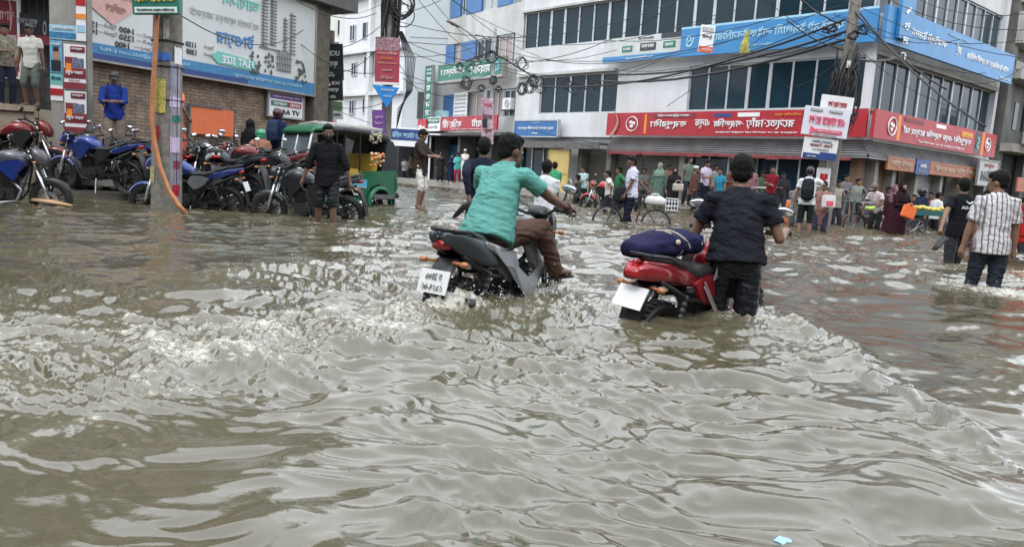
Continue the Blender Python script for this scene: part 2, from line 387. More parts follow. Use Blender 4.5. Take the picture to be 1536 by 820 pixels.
conc = mat('concrete', (.30, .285, .26), .85, var=.2, scale=2.5, dirt=.7, dirtc=(.13, .12, .105), bump=.4, bscale=30)
glass_dark = mat('dark_tinted_glass', (.010, .028, .042), .12, var=.3, scale=.6, spec=.2)
alu = mat('weathered_aluminium', (.42, .44, .45), .45, .3, var=.15, scale=5)
steel_grey = mat('grey_corrugated_steel', (.24, .24, .25), .5, .35, var=.25, scale=2, dirt=.8, dirtc=(.17, .13, .11))
black_in = mat('painted_interior_shade', (.018, .019, .022), .8, var=.5, scale=2)  # near-black colour stands in for the shade inside shops and rooms
shutter_m = mat('brown_grey_shutter', (.065, .060, .052), .6, .1, var=.25, scale=3, dirt=.4)
red_p = mat('red_sign_paint', (.36, .012, .022), .45, var=.12, scale=3, dirt=.15, dirtc=(.3, .02, .03))
blue_p = mat('blue_sign_vinyl', (.028, .19, .43), .4, var=.15, scale=1.5, dirt=.3, dirtc=(.03, .13, .28))
green_p = mat('green_sign_paint', (.012, .16, .105), .45, var=.15, scale=2, dirt=.3, dirtc=(.02, .09, .07))
white_p = mat('white_sign_vinyl', (.74, .75, .76), .45, var=.05, scale=2, dirt=.2, dirtc=(.5, .5, .5))
black_p = mat('black_sign_vinyl', (.018, .02, .026), .4)
orange_p = mat('orange_print', (.72, .24, .03), .5); yellow_p = mat('yellow_print', (.75, .55, .08), .5)
navy_p = mat('navy_print', (.02, .05, .19), .5); pink_p = mat('pink_print', (.72, .10, .18), .5); teal_p = mat('teal_print', (.15, .45, .40), .5)
ltblue_p = mat('pale_blue_print', (.30, .52, .66), .5); grey_p = mat('grey_print', (.30, .31, .32), .5); mauve_p = mat('mauve_print', (.55, .42, .60), .5)
salmon_p = mat('faded_salmon_print', (.56, .34, .30), .6); purple_p = mat('purple_print', (.15, .05, .26), .5); maroon_p = mat('maroon_print', (.20, .025, .035), .55)
bluepanel = mat('blue_cladding', (.05, .15, .34), .5, var=.12, scale=1)
curtain_m = mat('striped_curtain_cloth', (.36, .30, .29), .8, var=.25, scale=8, stretch=(6, 1, 1))
black_cable = mat('black_cable_rubber', (.012, .012, .014), .6)
def win_bay(parent, M, x0, x1, z0, z1, n, y=.12, dbl=(), fm=alu, gm=glass_dark, lean=None):
    m = bmb(M); t = .035
    m.b(x0, x1, y-.05, y+.06, z0, z0+.06).b(x0, x1, y-.05, y+.06, z1-.06, z1)
    for i in range(n+1):
        x = x0+(x1-x0)*i/n; k = t*1.9 if (i in (0, n) or i in dbl) else t
        xa = max(x0, x-k); xb = min(x1, x+k); m.b(xa, xb, y-.052, y+.058, z0+.061, z1-.061)
    f = m.build('window', fm, parent); g = bmb(M)
    for i in range(n):
        a = x0+(x1-x0)*i/n; b = x0+(x1-x0)*(i+1)/n
        tl = rnd.uniform(-.006, .006)
        g.add([(a+.03, y+tl, z0+.05), (b-.03, y-tl, z0+.05), (b-.03, y-tl+.004, z1-.05), (a+.03, y+tl-.003, z1-.05)], [(0, 1, 2, 3)])
    g.build('pane', gm, f); return f
def sign(F, x0, x1, z0, z1, label, name='sign_board', cat='sign', off=.15, th=.08, board=white_p, texts=(), rects=(), group=None, frame=None, rzx=0, tilt=0, extra=None):
    """flat sign in front of a facade. texts: (body, cx, cz, w, h, material) and rects (x0,x1,z0,z1,material) in fractions of the board"""
    W = x1-x0; H = z1-z0
    root = F.root(name, label, cat, x0, -off, z0, group)
    if tilt: root.rotation_euler = (0, tilt, F.rz)
    m = bmb(); m.b(0, W, -th, 0, 0, H); p = m.build('board', board, root)
    if frame:
        m = bmb(); k = .05; m.b(-k, W+k, -th-.03, .01, -k, 0).b(-k, W+k, -th-.03, .01, H, H+k).b(-k, 0, -th-.03, .01, 0, H).b(W, W+k, -th-.03, .01, 0, H); m.build('frame', frame, root)
    for i, (a, b, c, d, mm) in enumerate(rects):
        m = bmb(); lift = .006+.0025*i; m.b(a*W, b*W, -th-lift, -th-.0005, c*H, d*H); m.build('printed_panel', mm, p)
    base = .012+.0025*len(rects)
    for i, (body, cx, cz, w_, h_, mm) in enumerate(texts):
        me = text_mesh(body, 1, w_*W, h_*H, ext=.005); o = link('lettering', me, mm, p)
        o.location = (cx*W, -th-base-.002, cz*H); o.rotation_euler = (R(90), 0, 0)
    if extra: extra(root, W, H, th)
    return root
# --- the white corner building ---
LA = FA.L
main = FA.root('corner_building', 'large white corner building with dark window bands above a red restaurant fascia', 'building')
TOB = FA.M.inverted()@FB.M; LB = 10.9
m = bmb()
for (z0, z1) in ((2.9, 4.0), (5.8, 7.2), (8.97, 10.3)): m.b(-5.85, LA, 0, .3, z0, z1)
m.b(-5.85, -4.42, 0, .3, 4.0, 5.8).b(.42, 4.1, 0, .3, 4.0, 5.8)
m.b(-5.85, LA-.3, .3, .5, .3, 2.9)
m.build('wall', white_wall, main)
m = bmb(TOB)
for (z0, z1) in ((2.9, 3.98), (5.82, 7.18), (8.95, 10.3)): m.b(.02, LB, 0, .3, z0, z1)
m.build('wall', cream_wall, main)
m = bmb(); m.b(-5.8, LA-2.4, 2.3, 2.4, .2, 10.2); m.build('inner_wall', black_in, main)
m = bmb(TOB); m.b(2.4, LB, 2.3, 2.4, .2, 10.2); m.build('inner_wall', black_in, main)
m = bmb(); m.b(-5.85, LA-.1, .31, 9, 10.32, 10.45); m.b(-5.85, LA-.4, .31, 8, 7.1, 7.18).b(-5.85, LA-.4, .31, 8, 3.9, 3.98); m.build('floor_slab', conc, main)
m = bmb(); m.b(-6.1, -5.851, -.0, 9, .1, 10.3); m.build('side_wall', cream_wall, main)
m = bmb(TOB); m.b(LB, LB+.28, -.12, 9, .1, 10.5); m.build('pilaster', white_wall, main)
m = bmb(); m.b(LA-.14, LA+.12, -.12, .12, 2.3, 7.1); m.build('corner_column', white_wall, main)
# ledges
m = bmb(); m.b(-5.9, .35, -.25, -.002, 5.82, 5.95).b(-5.9, LA, -.14, -.003, 8.96, 9.06).b(4.0, LA-.15, -.12, -.004, 3.9, 4.0); m.build('ledge', cream_wall, main)
m = bmb(TOB); m.b(.13, LB, -.16, -.003, 3.9, 4.0).b(.13, LB, -.2, -.003, 5.8, 5.96); m.build('ledge', conc, main)
win_bay(main, I4, -4.42, .42, 4.0, 5.8, 5, dbl=(2, 4)); win_bay(main, I4, 4.1, LA-.15, 4.0, 5.8, 8, dbl=(3, 4))
win_bay(main, I4, -5.8, LA-.1, 7.2, 8.97, 19, dbl=(2, 3, 6, 7, 11, 12, 15))
win_bay(main, TOB, .14, LB, 3.98, 5.82, 11, dbl=(3, 4, 7)); win_bay(main, TOB, .14, LB, 7.18, 8.95, 12, dbl=(2, 5, 8))
# corrugated awning, both sides
def awning(M, x0, x1, label_part='awning'):
    m = bmb(M); pts = []; n = 7
    prof = []
    for i in range(n*2+1):
        z = 2.92-.075*(i)/1.7; y = -.12-.05*i/1.6-(.06 if i % 2 else 0); prof.append((y, z))
    for i in range(len(prof)-1):
        (ya, za), (yb, zb) = prof[i], prof[i+1]
        m.add([(x0, ya, za), (x1, ya, za), (x1, yb, zb), (x0, yb, zb)], [(0, 1, 2, 3)])
    y, z = prof[-1]; m.b(x0, x1, y, -.0, z-.05, z-.005)
    return m.build(label_part, steel_grey, main)
awning(I4, .5, LA+.45); awning(TOB, -.45, LB-.1)
m = bmb(); m.b(-5.8, .45, -1.0, 0, 2.52, 2.6).b(-5.8, .45, -1.05, -.98, 2.3, 2.6)
m.build('awning', mat('tarpaulin_grey', (.12, .115, .11), .8, var=.4, scale=2), main)
m = bmb(); rnd.seed(3)
x = .7
while x < LA:
    l = rnd.uniform(.3, .9); m.b(x, min(x+l, LA), -.76, -.73, 2.12+rnd.uniform(-.03, .04), 2.26); x += l
m.build('torn_red_trim', mat('faded_red_cloth', (.20, .04, .045), .8, var=.4), main)
# ground floor of A: shopfront glazing, shutters, columns, plinth
m = bmb(); m.b(-5.8, LA+1.2, -2.4, .3, -.3, .30); m.build('plinth', conc, main)
for s_ in (-5.7, -3.0, -1.2, .5, 4.35, 7.3, 10.2):
    m = bmb(); m.b(s_-.12, s_+.12, -.35, .3, .3, 2.5); m.build('column', mat('ochre_grey_column', (.15, .14, .12), .8, dirt=.5), main)
def shut(x0, x1, M=I4, mm=None, z1=2.35):
    g = bmb(M); z = .32
    while z < z1: g.b(x0, x1, .0+.02*((int(z*20)) % 2), .05, z, z+.07); z += .085
    g.build('shutter', mm or shutter_m, main)
for a, b in ((-1.0, .35), (.65, 2.1), (2.2, 4.15)): shut(a, b)
win_bay(main, I4, -5.5, -3.15, .5, 2.4, 3, y=.1); win_bay(main, I4, 4.5, 7.15, .6, 2.3, 3, y=.1); win_bay(main, I4, 7.45, 10.05, .6, 2.3, 3, y=.1); win_bay(main, I4, 10.35, LA-.1, .6, 2.3, 1, y=.1)
# ground floor of B
brownw = mat('brown_stained_plaster', (.20, .12, .075), .8, var=.2, scale=2, dirt=.5)
m = bmb(TOB); m.b(-.0, .5, 0, .3, .2, 2.6); m.b(1.2, 1.95, .02, .3, .2, 2.6); m.b(3.3, 3.9, .4, .6, .2, 2.6); m.build('brown_wall', brownw, main)
for s_ in (.75, 2.1, 4.0, 6.2, 8.4, 10.7):
    m = bmb(TOB); m.b(s_-.13, s_+.13, -.3, .35, -.2, 2.5); m.build('column', conc, main)
shut(4.2, 6.0, TOB, steel_grey); shut(8.6, 10.5, TOB)
m = bmb(TOB); m.b(-.9, LB, -1.3, .3, -.3, .12); m.build('step', conc, main)
# yellow gate panel
FA_root = FA.root('yellow_gate', 'yellow metal gate leaf standing under the tarpaulin awning', 'gate', FA.at(841, 260)[0], -.9, .1)
m = bmb(); m.b(0, 1.25, 0, .05, 0, 2.1); g = m.build('leaf', mat('yellow_paint', (.50, .38, .13), .6, var=.15, dirt=.4, dirtc=(.25, .18, .08)), FA_root)
m = bmb(); m.b(-.04, 1.29, -.03, .08, 2.1, 2.16).b(-.05, 0, -.03, .08, 0, 2.1).b(1.25, 1.3, -.03, .08, 0, 2.1).b(0, 1.25, -.02, -.001, 1.0, 1.06); m.build('frame', mat('ochre_frame', (.35, .27, .1), .6), FA_root)
# --- red restaurant signs ---
def flourish(root, W, H, th):
    m = MB(); rr = random.Random(5)
    for (cx, sgn) in ((.02*W, 1),):
        for i in range(26):
            t = i/25; m.ball((cx+sgn*(.12+.3*math.sin(t*3))*1.0, -th-.05, -.02+t*H*1.15), (.07*(1.3-t), .03, .07*(1.3-t)), 6, 4)
    m.build('floral_ornament', mat('dusty_pink_ornament', (.42, .24, .22), .8, var=.5, scale=20), root)
def emblem(cx, cz, r):
    def f(root, W, H, th):
        m = MB(); m.torus((cx*W, -th-.02, cz*H), r, .022, 28, 6, 'y'); m.build('ring', white_p, root)
        m = MB(); 
        for a in range(3): m.ball((cx*W+.09*math.cos(a*2.1+.3), -th-.02, cz*H+.1*math.sin(a*2.1+.3)), (.09, .015, .07), 8, 5)
        m.build('emblem', white_p, root)
    return f
def both(*fs):
    def f(*a):
        for q in fs: q(*a)
    return f
B1 = 'কর্পূরিকা এন্ড গর্ভিজ রেস্তোরাঁ'
sign(FA, .5, LA+.35, 2.95, 3.9, 'long red restaurant fascia with white mirrored lettering over the front awning', off=.55, th=.12, board=red_p, name='restaurant_sign',
     rects=((.182, .192, .08, .92, orange_p), (.80, .87, .08, .95, black_p), (.90, .908, .0, 1, yellow_p), (.48, .545, .76, .9, navy_p), (.57, .65, .76, .92, white_p), (.22, .40, .76, .94, maroon_p)),
     texts=(('কর্পূরিকা', .29, .48, .16, .42, white_p), ('এন্ড', .435, .48, .06, .38, white_p), ('গর্ভিজ', .54, .48, .12, .42, white_p), ('রেস্তোরাঁয়', .69, .48, .17, .46, white_p),
            ('চাইনিজ ফুড', .75, .82, .09, .14, orange_p), ('রেস্টুরেন্ট', .31, .85, .14, .12, white_p), ('S', .835, .55, .03, .5, mat('green_logo', (.3, .62, .2), .5)), ('অর্ডার হোম ডেলিভারি পার্টি সেন্টার', .64, .14, .3, .1, white_p)),
     extra=both(flourish, emblem(.125, .5, .3)))
sign(FB, -.62, 10.1, 2.93, 3.88, 'red restaurant fascia on the side street face, with ring emblems at both ends', off=.57, th=.12, board=red_p, name='restaurant_sign',
     rects=((.155, .175, .05, .95, orange_p), (.79, .84, .05, .98, black_p), (.855, .875, .0, 1, orange_p), (.44, .52, .78, .92, white_p), (.66, .76, .62, .85, orange_p), (.2, .34, .78, .93, maroon_p)),
     texts=(('কর্পূরিকা এন্ড গর্ভিজ রেস্তোরাঁ', .47, .45, .56, .36, white_p), ('S', .815, .5, .025, .5, teal_p), ('চাইনিজ', .71, .74, .08, .14, yellow_p), ('পার্টি সেন্টার হোম ডেলিভারি', .5, .13, .4, .1, white_p)),
     extra=both(emblem(.115, .5, .3), emblem(.915, .5, .26)))
# --- blue bank boards ---
sign(FA, FA.at(1032, 90)[0], LA+.3, 6.1, 7.25, 'long blue board with pale mirrored lettering between two window bands, left of the corner', off=.5, th=.14, board=blue_p, name='blue_sign',
     rects=((0, 1, .93, 1, ltblue_p),), texts=(('ফারইস্ট ইসলামী লাইফ ইনসিওরেন্স', .50, .56, .72, .40, ltblue_p), ('পরিচালনা কেন্দ্র', .46, .18, .14, .12, ltblue_p), ('ও', .06, .5, .05, .4, ltblue_p)))
sign(FB, -.52, 10.95, 6.08, 7.27, 'blue board wrapping onto the side street face, crossed by sagging cables', off=.5, th=.14, board=blue_p, name='blue_sign',
     rects=(), texts=(('ফারইস্ট ইসলামী', .27, .5, .28, .32, white_p), ('লি:', .5, .5, .04, .4, white_p), ('লাইফ ইনসিওরেন্স কোম্পানী লিমিটেড', .76, .42, .38, .28, white_p), ('প্রধান কার্যালয়', .5, .82, .18, .10, ltblue_p), ('শাখা অফিস', .93, .12, .1, .08, white_p)))
sign(FB, .1, 1.05, 6.3, 10.0, 'tall blue vertical board with white mirrored letters at the building corner', off=.66, th=.12, board=blue_p, name='vertical_sign',
     texts=tuple((ch, .5, .93-i*.135, .42, .075, white_p) for i, ch in enumerate('ফারইস্টলি')))
sign(FA, FA.at(918, 90)[0]-.05, FA.at(1032, 90)[0]-.02, 6.12, 7.12, 'pale grey advertising board with three small coloured logos and a blue lower strip', off=.5, th=.1, board=mat('pale_board', (.50, .53, .53), .5, var=.08, dirt=.4), name='advert_board',
     rects=((0, 1, 0, .22, blue_p), (.26, .40, .36, .62, green_p), (.5, .7, .36, .68, black_p), (.79, .94, .4, .66, green_p), (.76, 1, .8, 1.0, black_p)),
     texts=(('তাজা চা', .33, .49, .10, .12, white_p), ('সরকার ব্যাংক', .6, .52, .16, .2, white_p), ('তাজা', .865, .53, .1, .12, white_p), ('www.lifeinsurance.com', .5, .11, .36, .08, white_p), ('বিজ্ঞাপন দিন', .57, .88, .2, .1, black_p)))
sign(FA, *[FA.at(781, 200)[0], FA.at(845, 200)[0]], 2.88, 3.62, 'small blue board with white mirrored lettering low on the white wall', off=.3, th=.15, board=mat('office_blue', (.015, .12, .33), .4), name='blue_sign', frame=alu,
     texts=(('ডাচ্ বাংলা ইসলামী ব্যাংক', .5, .52, .84, .26, white_p), ('শাখা', .5, .18, .14, .12, white_p), ('লিমিটেড', .5, .88, .2, .09, ltblue_p)))
# brown small signs over the side shops
for i, (a, b, lab, tx) in enumerate(((.9, 3.0, 'faded orange shop board nearest the corner under the side awning', 'মুসলিম সুইটস'), (4.3, 9.2, 'longer faded orange shop board further along under the side awning', 'মুসলিম সুইটস এন্ড বেকারী'))):
    sign(FB, a, b, 1.95, 2.42, lab, off=.5, th=.08, board=mat('faded_orange_board', (.34, .13, .07), .6, var=.2, dirt=.4, dirtc=(.15, .08, .06)), name='shop_board', texts=((tx, .5, .5, .8, .6, mat('cream_letter', (.5, .38, .28), .6)),))
sign(FB, 3.1, 4.2, 1.9, 2.45, 'small dark blue shop board between the two orange ones', off=.52, th=.08, board=navy_p, name='shop_board', texts=(('ঔষধ', .5, .6, .5, .3, white_p), ('ফার্মেসী', .5, .2, .6, .2, grey_p)))
_s = [FB.at(1436, 255)[0], FB.at(1470, 255)[0]]
sign(FB, _s[0], _s[0]+2.1, 1.75, 2.75, 'white hanging board with handwritten black figures at the end of the red fascia', off=.75, th=.05, board=mat('dirty_white_board', (.42, .43, .42), .6, dirt=.6), name='hanging_board', frame=steel_grey,
     texts=(('Xi১৮৪', .38, .38, .5, .45, black_p), ('+ F', .8, .38, .2, .4, black_p), ('চেম্বার', .5, .8, .5, .2, red_p)))
# --- the middle building with blue cladding ---
mid = FM.root('clad_building', 'weathered four storey building with blue panels and curtained windows above a red fascia', 'building')
m = bmb()
for z0, z1 in ((3.0, 4.0), (5.5, 6.85), (8.4, 9.9), (11.8, 12.4)): m.b(-.85, 6.6, 0, .3, z0, z1)
m.b(-.85, .1, .0, .3, 4.0, 5.5).b(5.95, 6.6, 0, .3, 6.85, 8.4).b(3.3, 3.6, .0, .3, 4.0, 5.5).b(-.85, -.5, 0, .3, 6.85, 8.4).b(-.85, 6.6, 2, 2.2, 0, 12.4).b(-.86, -.85, 0.01, 7, 0, 12.39)
m.build('wall', cream_wall, mid)
m = bmb(); m.b(-.8, 6.55, .6, .62, .2, 3.0); m.build('inner_wall', black_in, mid)
for (px0, px1, z0, z1) in ((668, 681, 6.87, 8.38), (692, 713, 6.87, 8.38), (673, 687, 9.92, 11.7), (696, 718, 9.92, 11.7), (742, 760, 9.92, 11.7), (668, 684, 4.0, 5.45)):
    a = FM.at(px0, 90)[0]; b = FM.at(px1, 90)[0]; m = bmb(); m.b(a, b, -.03, .2, z0, z1); m.build('blue_panel', bluepanel, mid)
for (px0, px1, z0, z1, gm) in ((681, 692, 6.87, 8.38, curtain_m), (713, 735, 6.87, 8.38, glass_dark), (745, 766, 6.87, 8.38, curtain_m), (688, 696, 9.92, 11.7, glass_dark), (719, 741, 9.92, 11.7, grey_wall), (706, 727, 4.0, 5.45, curtain_m), (741, 757, 4.0, 5.45, curtain_m), (758, 776, 4.0, 5.45, glass_dark)):
    win_bay(mid, I4, FM.at(px0, 100)[0], FM.at(px1, 100)[0], z0, z1, 2, gm=gm)
m = bmb(); m.b(-.8, 6.6, -1.1, .0, 2.95, 3.1); m.build('canopy_slab', dark_conc, mid)
for s_ in (-.7, 1.9, 4.4, 6.4):
    m = bmb(); m.b(s_-.12, s_+.12, -.6, .5, 0, 2.95); m.build('column', dark_conc, mid)
m = bmb(); m.b(-.5, 1.6, .2, .3, .3, 2.5); m.build('door', mat('dull_blue_shutter', (.03, .09, .17), .6, var=.3), mid)
a0 = FM.at(680, 110)[0]
sign(FM, a0, 6.35, 6.0, 6.98, 'green board with large white mirrored lettering under the blue clad windows', off=.7, th=.3, board=green_p, name='green_sign', frame=conc,
     rects=((0, 1, 0, .1, grey_p),), texts=(('সানিংস্কো', .24, .56, .40, .55, white_p), ('মাহসীন', .68, .56, .3, .62, white_p), ('ঞ', .92, .56, .08, .6, ltblue_p)))
sign(FM, FM.at(688, 190)[0], 6.5, 3.2, 3.98, 'red fascia with round white mirrored lettering behind the lamp post', off=1.15, th=.1, board=mat('deep_red', (.36, .02, .035), .5, var=.2), name='red_sign',
     texts=(('কিরোরী', .22, .52, .36, .62, white_p), ('সীরহাট', .76, .52, .36, .62, white_p), ('রেস্টুরেন্ট এন্ড চাইনিজ', .5, .1, .6, .08, white_p)))
sign(FM, FM.at(667, 190)[0], FM.at(687, 190)[0], 3.2, 4.0, 'small white and green shop board left of the red fascia', off=1.15, th=.1, board=white_p, name='shop_board', rects=((0, .95, .55, .95, green_p),), texts=(('ফার্মেসী', .5, .75, .8, .25, white_p), ('ঔষধ', .5, .3, .7, .3, grey_p)))
sign(FM, FM.at(684, 160)[0], FM.at(704, 160)[0], 4.1, 5.5, 'white notice board with lines of faint text beside the first floor windows', off=.12, th=.05, board=white_p, name='notice_board',
     texts=tuple(('চিকিৎসা সেবা কেন্দ্র', .5, .87-i*.16, .8, .07, grey_p) for i in range(6)))
rt = FM.root('air_conditioner', 'cream air conditioner box in a cage beside the first floor window', 'air conditioner', FM.at(767, 155)[0]-.25, -.42, 4.35)
m = bmb(); m.b(0, .75, 0, .3, 0, .6); m.build('casing', white_p, rt, bevel=.02); m = MB(); m.torus((.45, -.015, .3), .2, .012, 24, 6); 
for k in range(5): m.torus((.45, -.012, .3), .03+.034*k, .005, 20, 4)
m.build('fan_grille', grey_p, rt); m = bmb(); m.b(-.1, .85, -.05, .38, -.06, -.02); m.build('bracket', dark_conc, rt)
sign(FM, -1.55, -.75, 3.98, 7.05, 'tall green vertical board with white mirrored letters at the building edge', off=.9, th=.12, board=green_p, name='vertical_sign', frame=conc,
     texts=tuple((ch, .5, .9-i*.16, .62, .11, white_p) for i, ch in enumerate(('::', 'মা', 'হ', 'সী', 'ন', 'স'))))
sign(FM, -1.6, -.6, 2.2, 3.9, 'upper red vertical board with white mirrored writing beside the dark shops', off=1.3, th=.1, board=red_p, name='vertical_sign', texts=(('হাট', .5, .68, .8, .3, white_p), ('হাট', .5, .25, .8, .3, white_p)))
sign(FM, -1.6, -.7, .7, 1.9, 'lower red menu board with white mirrored writing near the ground', off=1.3, th=.1, board=red_p, name='vertical_sign', texts=(('ভাত', .5, .7, .8, .25, white_p), ('মাছ', .5, .3, .8, .25, white_p)))
# --- tall pale building further back ---
FT = Fac((516, 80, 8.3), (557.5, 74.6, 8.3))
sT0 = FT.at(508, 90)[0]; sT1 = FT.at(606, 90)[0]
tall = FT.root('tall_building', 'tall pale building with small windows and a blank grey side behind the pole', 'building')
def sc(px, py): return FT.at(px, py)
m = bmb(); m.b(sT0, sT1, 0, .4, 3.2, 15); m.b(sT0+.1, sT0+.3, .4, 9, 0, 15)
z8 = FT.at(530, 80)[1]; m.b(sT0-.1, sT1+.1, -.35, -.002, z8-.12, z8+.12); z5 = FT.at(530, 143)[1]; m.b(sT0-.1, sT1+.1, -.3, -.002, z5-.1, z5+.08)
m.b(sT0-.1, sT1+.1, -.35, -.002, z8+3.3, z8+3.5); m.build('wall', white_wall, tall)
for (x0, y0, x1, y1) in ((526, 38, 534, 62), (545, 33, 559, 58), (528, 94, 536, 114), (547, 84, 555, 114), (525, 150, 533, 172), (545, 146, 552, 170), (520, -25, 532, 5), (560, 80, 566, 112)):
    a = sc(x0, (y0+y1)/2)[0]; b = sc(x1, (y0+y1)/2)[0]; z1 = sc((x0+x1)/2, y0)[1]; z0 = sc((x0+x1)/2, y1)[1]; win_bay(tall, I4, a, b, z0, z1, 2, y=-.04)
m = bmb(); xm = sc(558, 90)[0]; m.b(xm-.15, xm+.15, -.3, -.003, .5, 15); m.build('pilaster', white_wall, tall)
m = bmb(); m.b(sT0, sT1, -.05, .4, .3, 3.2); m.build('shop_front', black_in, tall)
# blank part
c0 = FT.M@Vector((sT1, 0, 0)); FG = Fac((516, 80, 8.3), (557.5, 74.6, 8.3)); FG.o = c0; FG.u = Vector((1, -.12, 0)).normalized(); FG.rz = math.atan2(FG.u.y, FG.u.x); FG.M = Matrix.Translation(c0)@Matrix.Rotation(FG.rz, 4, 'Z')
MG = FT.M.inverted()@FG.M
s2 = FG.at(672, 100)[0]+3
m = bmb(MG); m.b(0, s2, 0.02, .4, 3.4, 15)
m.build('side_wall', grey_wall, tall)
m = bmb(MG)
for k in range(1, 4): m.b(.3, s2, -.012, .018, 3.4+k*2.7, 3.43+k*2.7)
m.build('wall_joint', mat('joint_grey', (.33, .35, .36), .8), tall)
m = bmb(MG); xa = FG.at(627, 140)[0]; m.b(xa, xa+.9, -.05, .015, FG.at(630, 178)[1], FG.at(630, 138)[1]); m.build('window', mat('dark_louvre', (.04, .045, .05), .5), tall)
m = bmb(MG); m.b(0, s2, -.03, .4, .2, 3.4); m.build('shop_front', black_in, tall)
m = bmb(MG); m.b(0, .12, -1.6, -1.5, .1, 2.9).b(2.2, 2.3, -1.6, -1.5, .1, 2.9).b(-.2, 3.2, -1.9, 0, 2.95, 3.05); m.build('canopy', white_p, tall)
sign(FG, -.3, 2.2, 2.2, 3.3, 'blue and white shop sign under the white canopy down the street', off=2.0, th=.08, board=white_p, name='shop_board', rects=((.1, .95, .3, .9, navy_p),), texts=(('হোটেল নিউ', .5, .6, .7, .35, ltblue_p),))
sign(FG, 1.9, 4.6, 3.3, 4.5, 'pale turquoise board above the white canopy down the street', off=.4, th=.08, board=mat('turquoise_board', (.32, .55, .60), .5), name='shop_board', texts=(('ডেন্টাল কেয়ার', .5, .6, .8, .3, white_p), ('চেম্বার', .5, .25, .5, .2, navy_p)))
# far backdrop buildings and tree at the end of the left street
def far_block(px0, px1, d, h, mm, label, n=3, fl=4, cm=1):
    a = DP(px0, 200, d); b = DP(px1, 200, d); W_ = b.x-a.x
    r_ = thing('apartment_block', label, 'building', (a.x, d, 0))
    m = bmb(); m.b(0, W_, 0, 8, 0, h); m.build('wall', mm, r_)
    for f in range(fl):
        for i in range(n):
            x = W_*(i+.3)/n; z = 3.6+f*3.1
            if z+1.3 < h: win_bay(r_, I4, x, x+W_*.38/n, z, z+1.4, 2, y=-.05)
    m = bmb()
    for f in range(fl+1):
        if 3.1*f+3 < h: m.b(-.1, W_+.1, -.5, -.002, 2.9+3.1*f, 3.05+3.1*f)
    m.build('ledge', white_wall, r_)
    m = bmb(); m.b(.2, W_-.2, -.08, -.003, .2, 2.7); m.build('shop_front', black_in, r_)
    return r_
far_block(440, 520, 72, 15, mat('pale_yellow_plaster', (.55, .56, .50), .8, dirt=.4), 'pale yellowish apartment block at the far end of the left street')
far_block(488, 512, 62, 7, mat('terracotta_plaster', (.42, .22, .16), .8, dirt=.4), 'low terracotta block in front of the pale yellowish one', 2, 2)
# right dark building beyond the side street face
rd = FB.root('dark_building', 'dark stained concrete building with exposed slabs beyond the side street face', 'building', LB+.5, -.6)
m = bmb(); m.b(0, 16, .5, 8, 3.3, 16).b(.0, .5, .2, .5, 0, 16).b(3.2, 3.7, .2, .5, 0, 16).b(7, 7.5, .2, .5, 0, 16); m.build('wall', dark_conc, rd)
m = bmb()
for z, y in ((3.3, -.3), (6.4, -.2), (6.9, .2), (9.6, -.2)): m.b(0, 16, y, .499, z, z+.35)
m.build('balcony_slab', conc, rd)
m = bmb(); m.b(0, 16, -.1, .48, 7.9, 9.2); m.build('parapet', mat('streaked_white_plaster', (.42, .42, .38), .8, dirt=.9, dirtc=(.12, .12, .1)), rd)
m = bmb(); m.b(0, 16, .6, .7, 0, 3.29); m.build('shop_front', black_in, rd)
m = bmb()
for i in range(5): m.b(.8+i*1.1, 1.3+i*1.1, .46, .497, 4.4, 5.6)
m.build('window', glass_dark, rd)
m = bmb(); m.b(.3, .38, -1.5, -1.42, 3.2, 6.0).b(.3, 3, -1.5, -1.42, 5.2, 5.28).b(.3, 3, -1.5, -1.42, 4.2, 4.28).b(2.4, 2.48, -1.5, -1.42, 2.6, 6); m.build('scaffold', steel_grey, rd)
for i in range(2):
    q = FB.root('air_conditioner', ('pale outdoor unit on the dark slab, nearer the red fascia', 'pale outdoor unit on the dark slab, farther from the red fascia')[i], 'air conditioner', LB+1.3+i*1.5, -1.25, 3.66)
    m = bmb(); m.b(0, .8, 0, .3, 0, .55); m.build('casing', mat('dusty_unit', (.34, .34, .33), .6), q, bevel=.02); m = MB(); m.torus((.3, -.01, .28), .2, .015, 20, 6); m.build('fan_grille', dark_conc, q)
sign(FB, LB+1.2, LB+2.9, 3.9, 5.1, 'small pale poster board with a dark picture high at the right edge', off=2.2, th=.06, board=white_p, name='poster_board', rects=((.1, .9, .4, .9, mat('blue_grey_photo', (.1, .17, .2), .5, var=.6, scale=9)),), texts=(('চেম্বার', .5, .2, .7, .2, maroon_p),))
sign(FB, LB+.6, LB+4.5, 1.6, 2.2, 'faded red shop board at the right edge behind the striped shirt', off=1.2, th=.06, board=mat('faded_orange_board2', (.36, .12, .07), .6, var=.3), name='shop_board', texts=(('কাচ্চি ঘর', .5, .5, .6, .5, white_p),))
# raised pavement down the street and in front of middle buildings
pv = bmb(FM.M); pv.b(-22, 6.6, -2.3, 14, -.5, .34); struct(pv.build('pavement', conc, None))

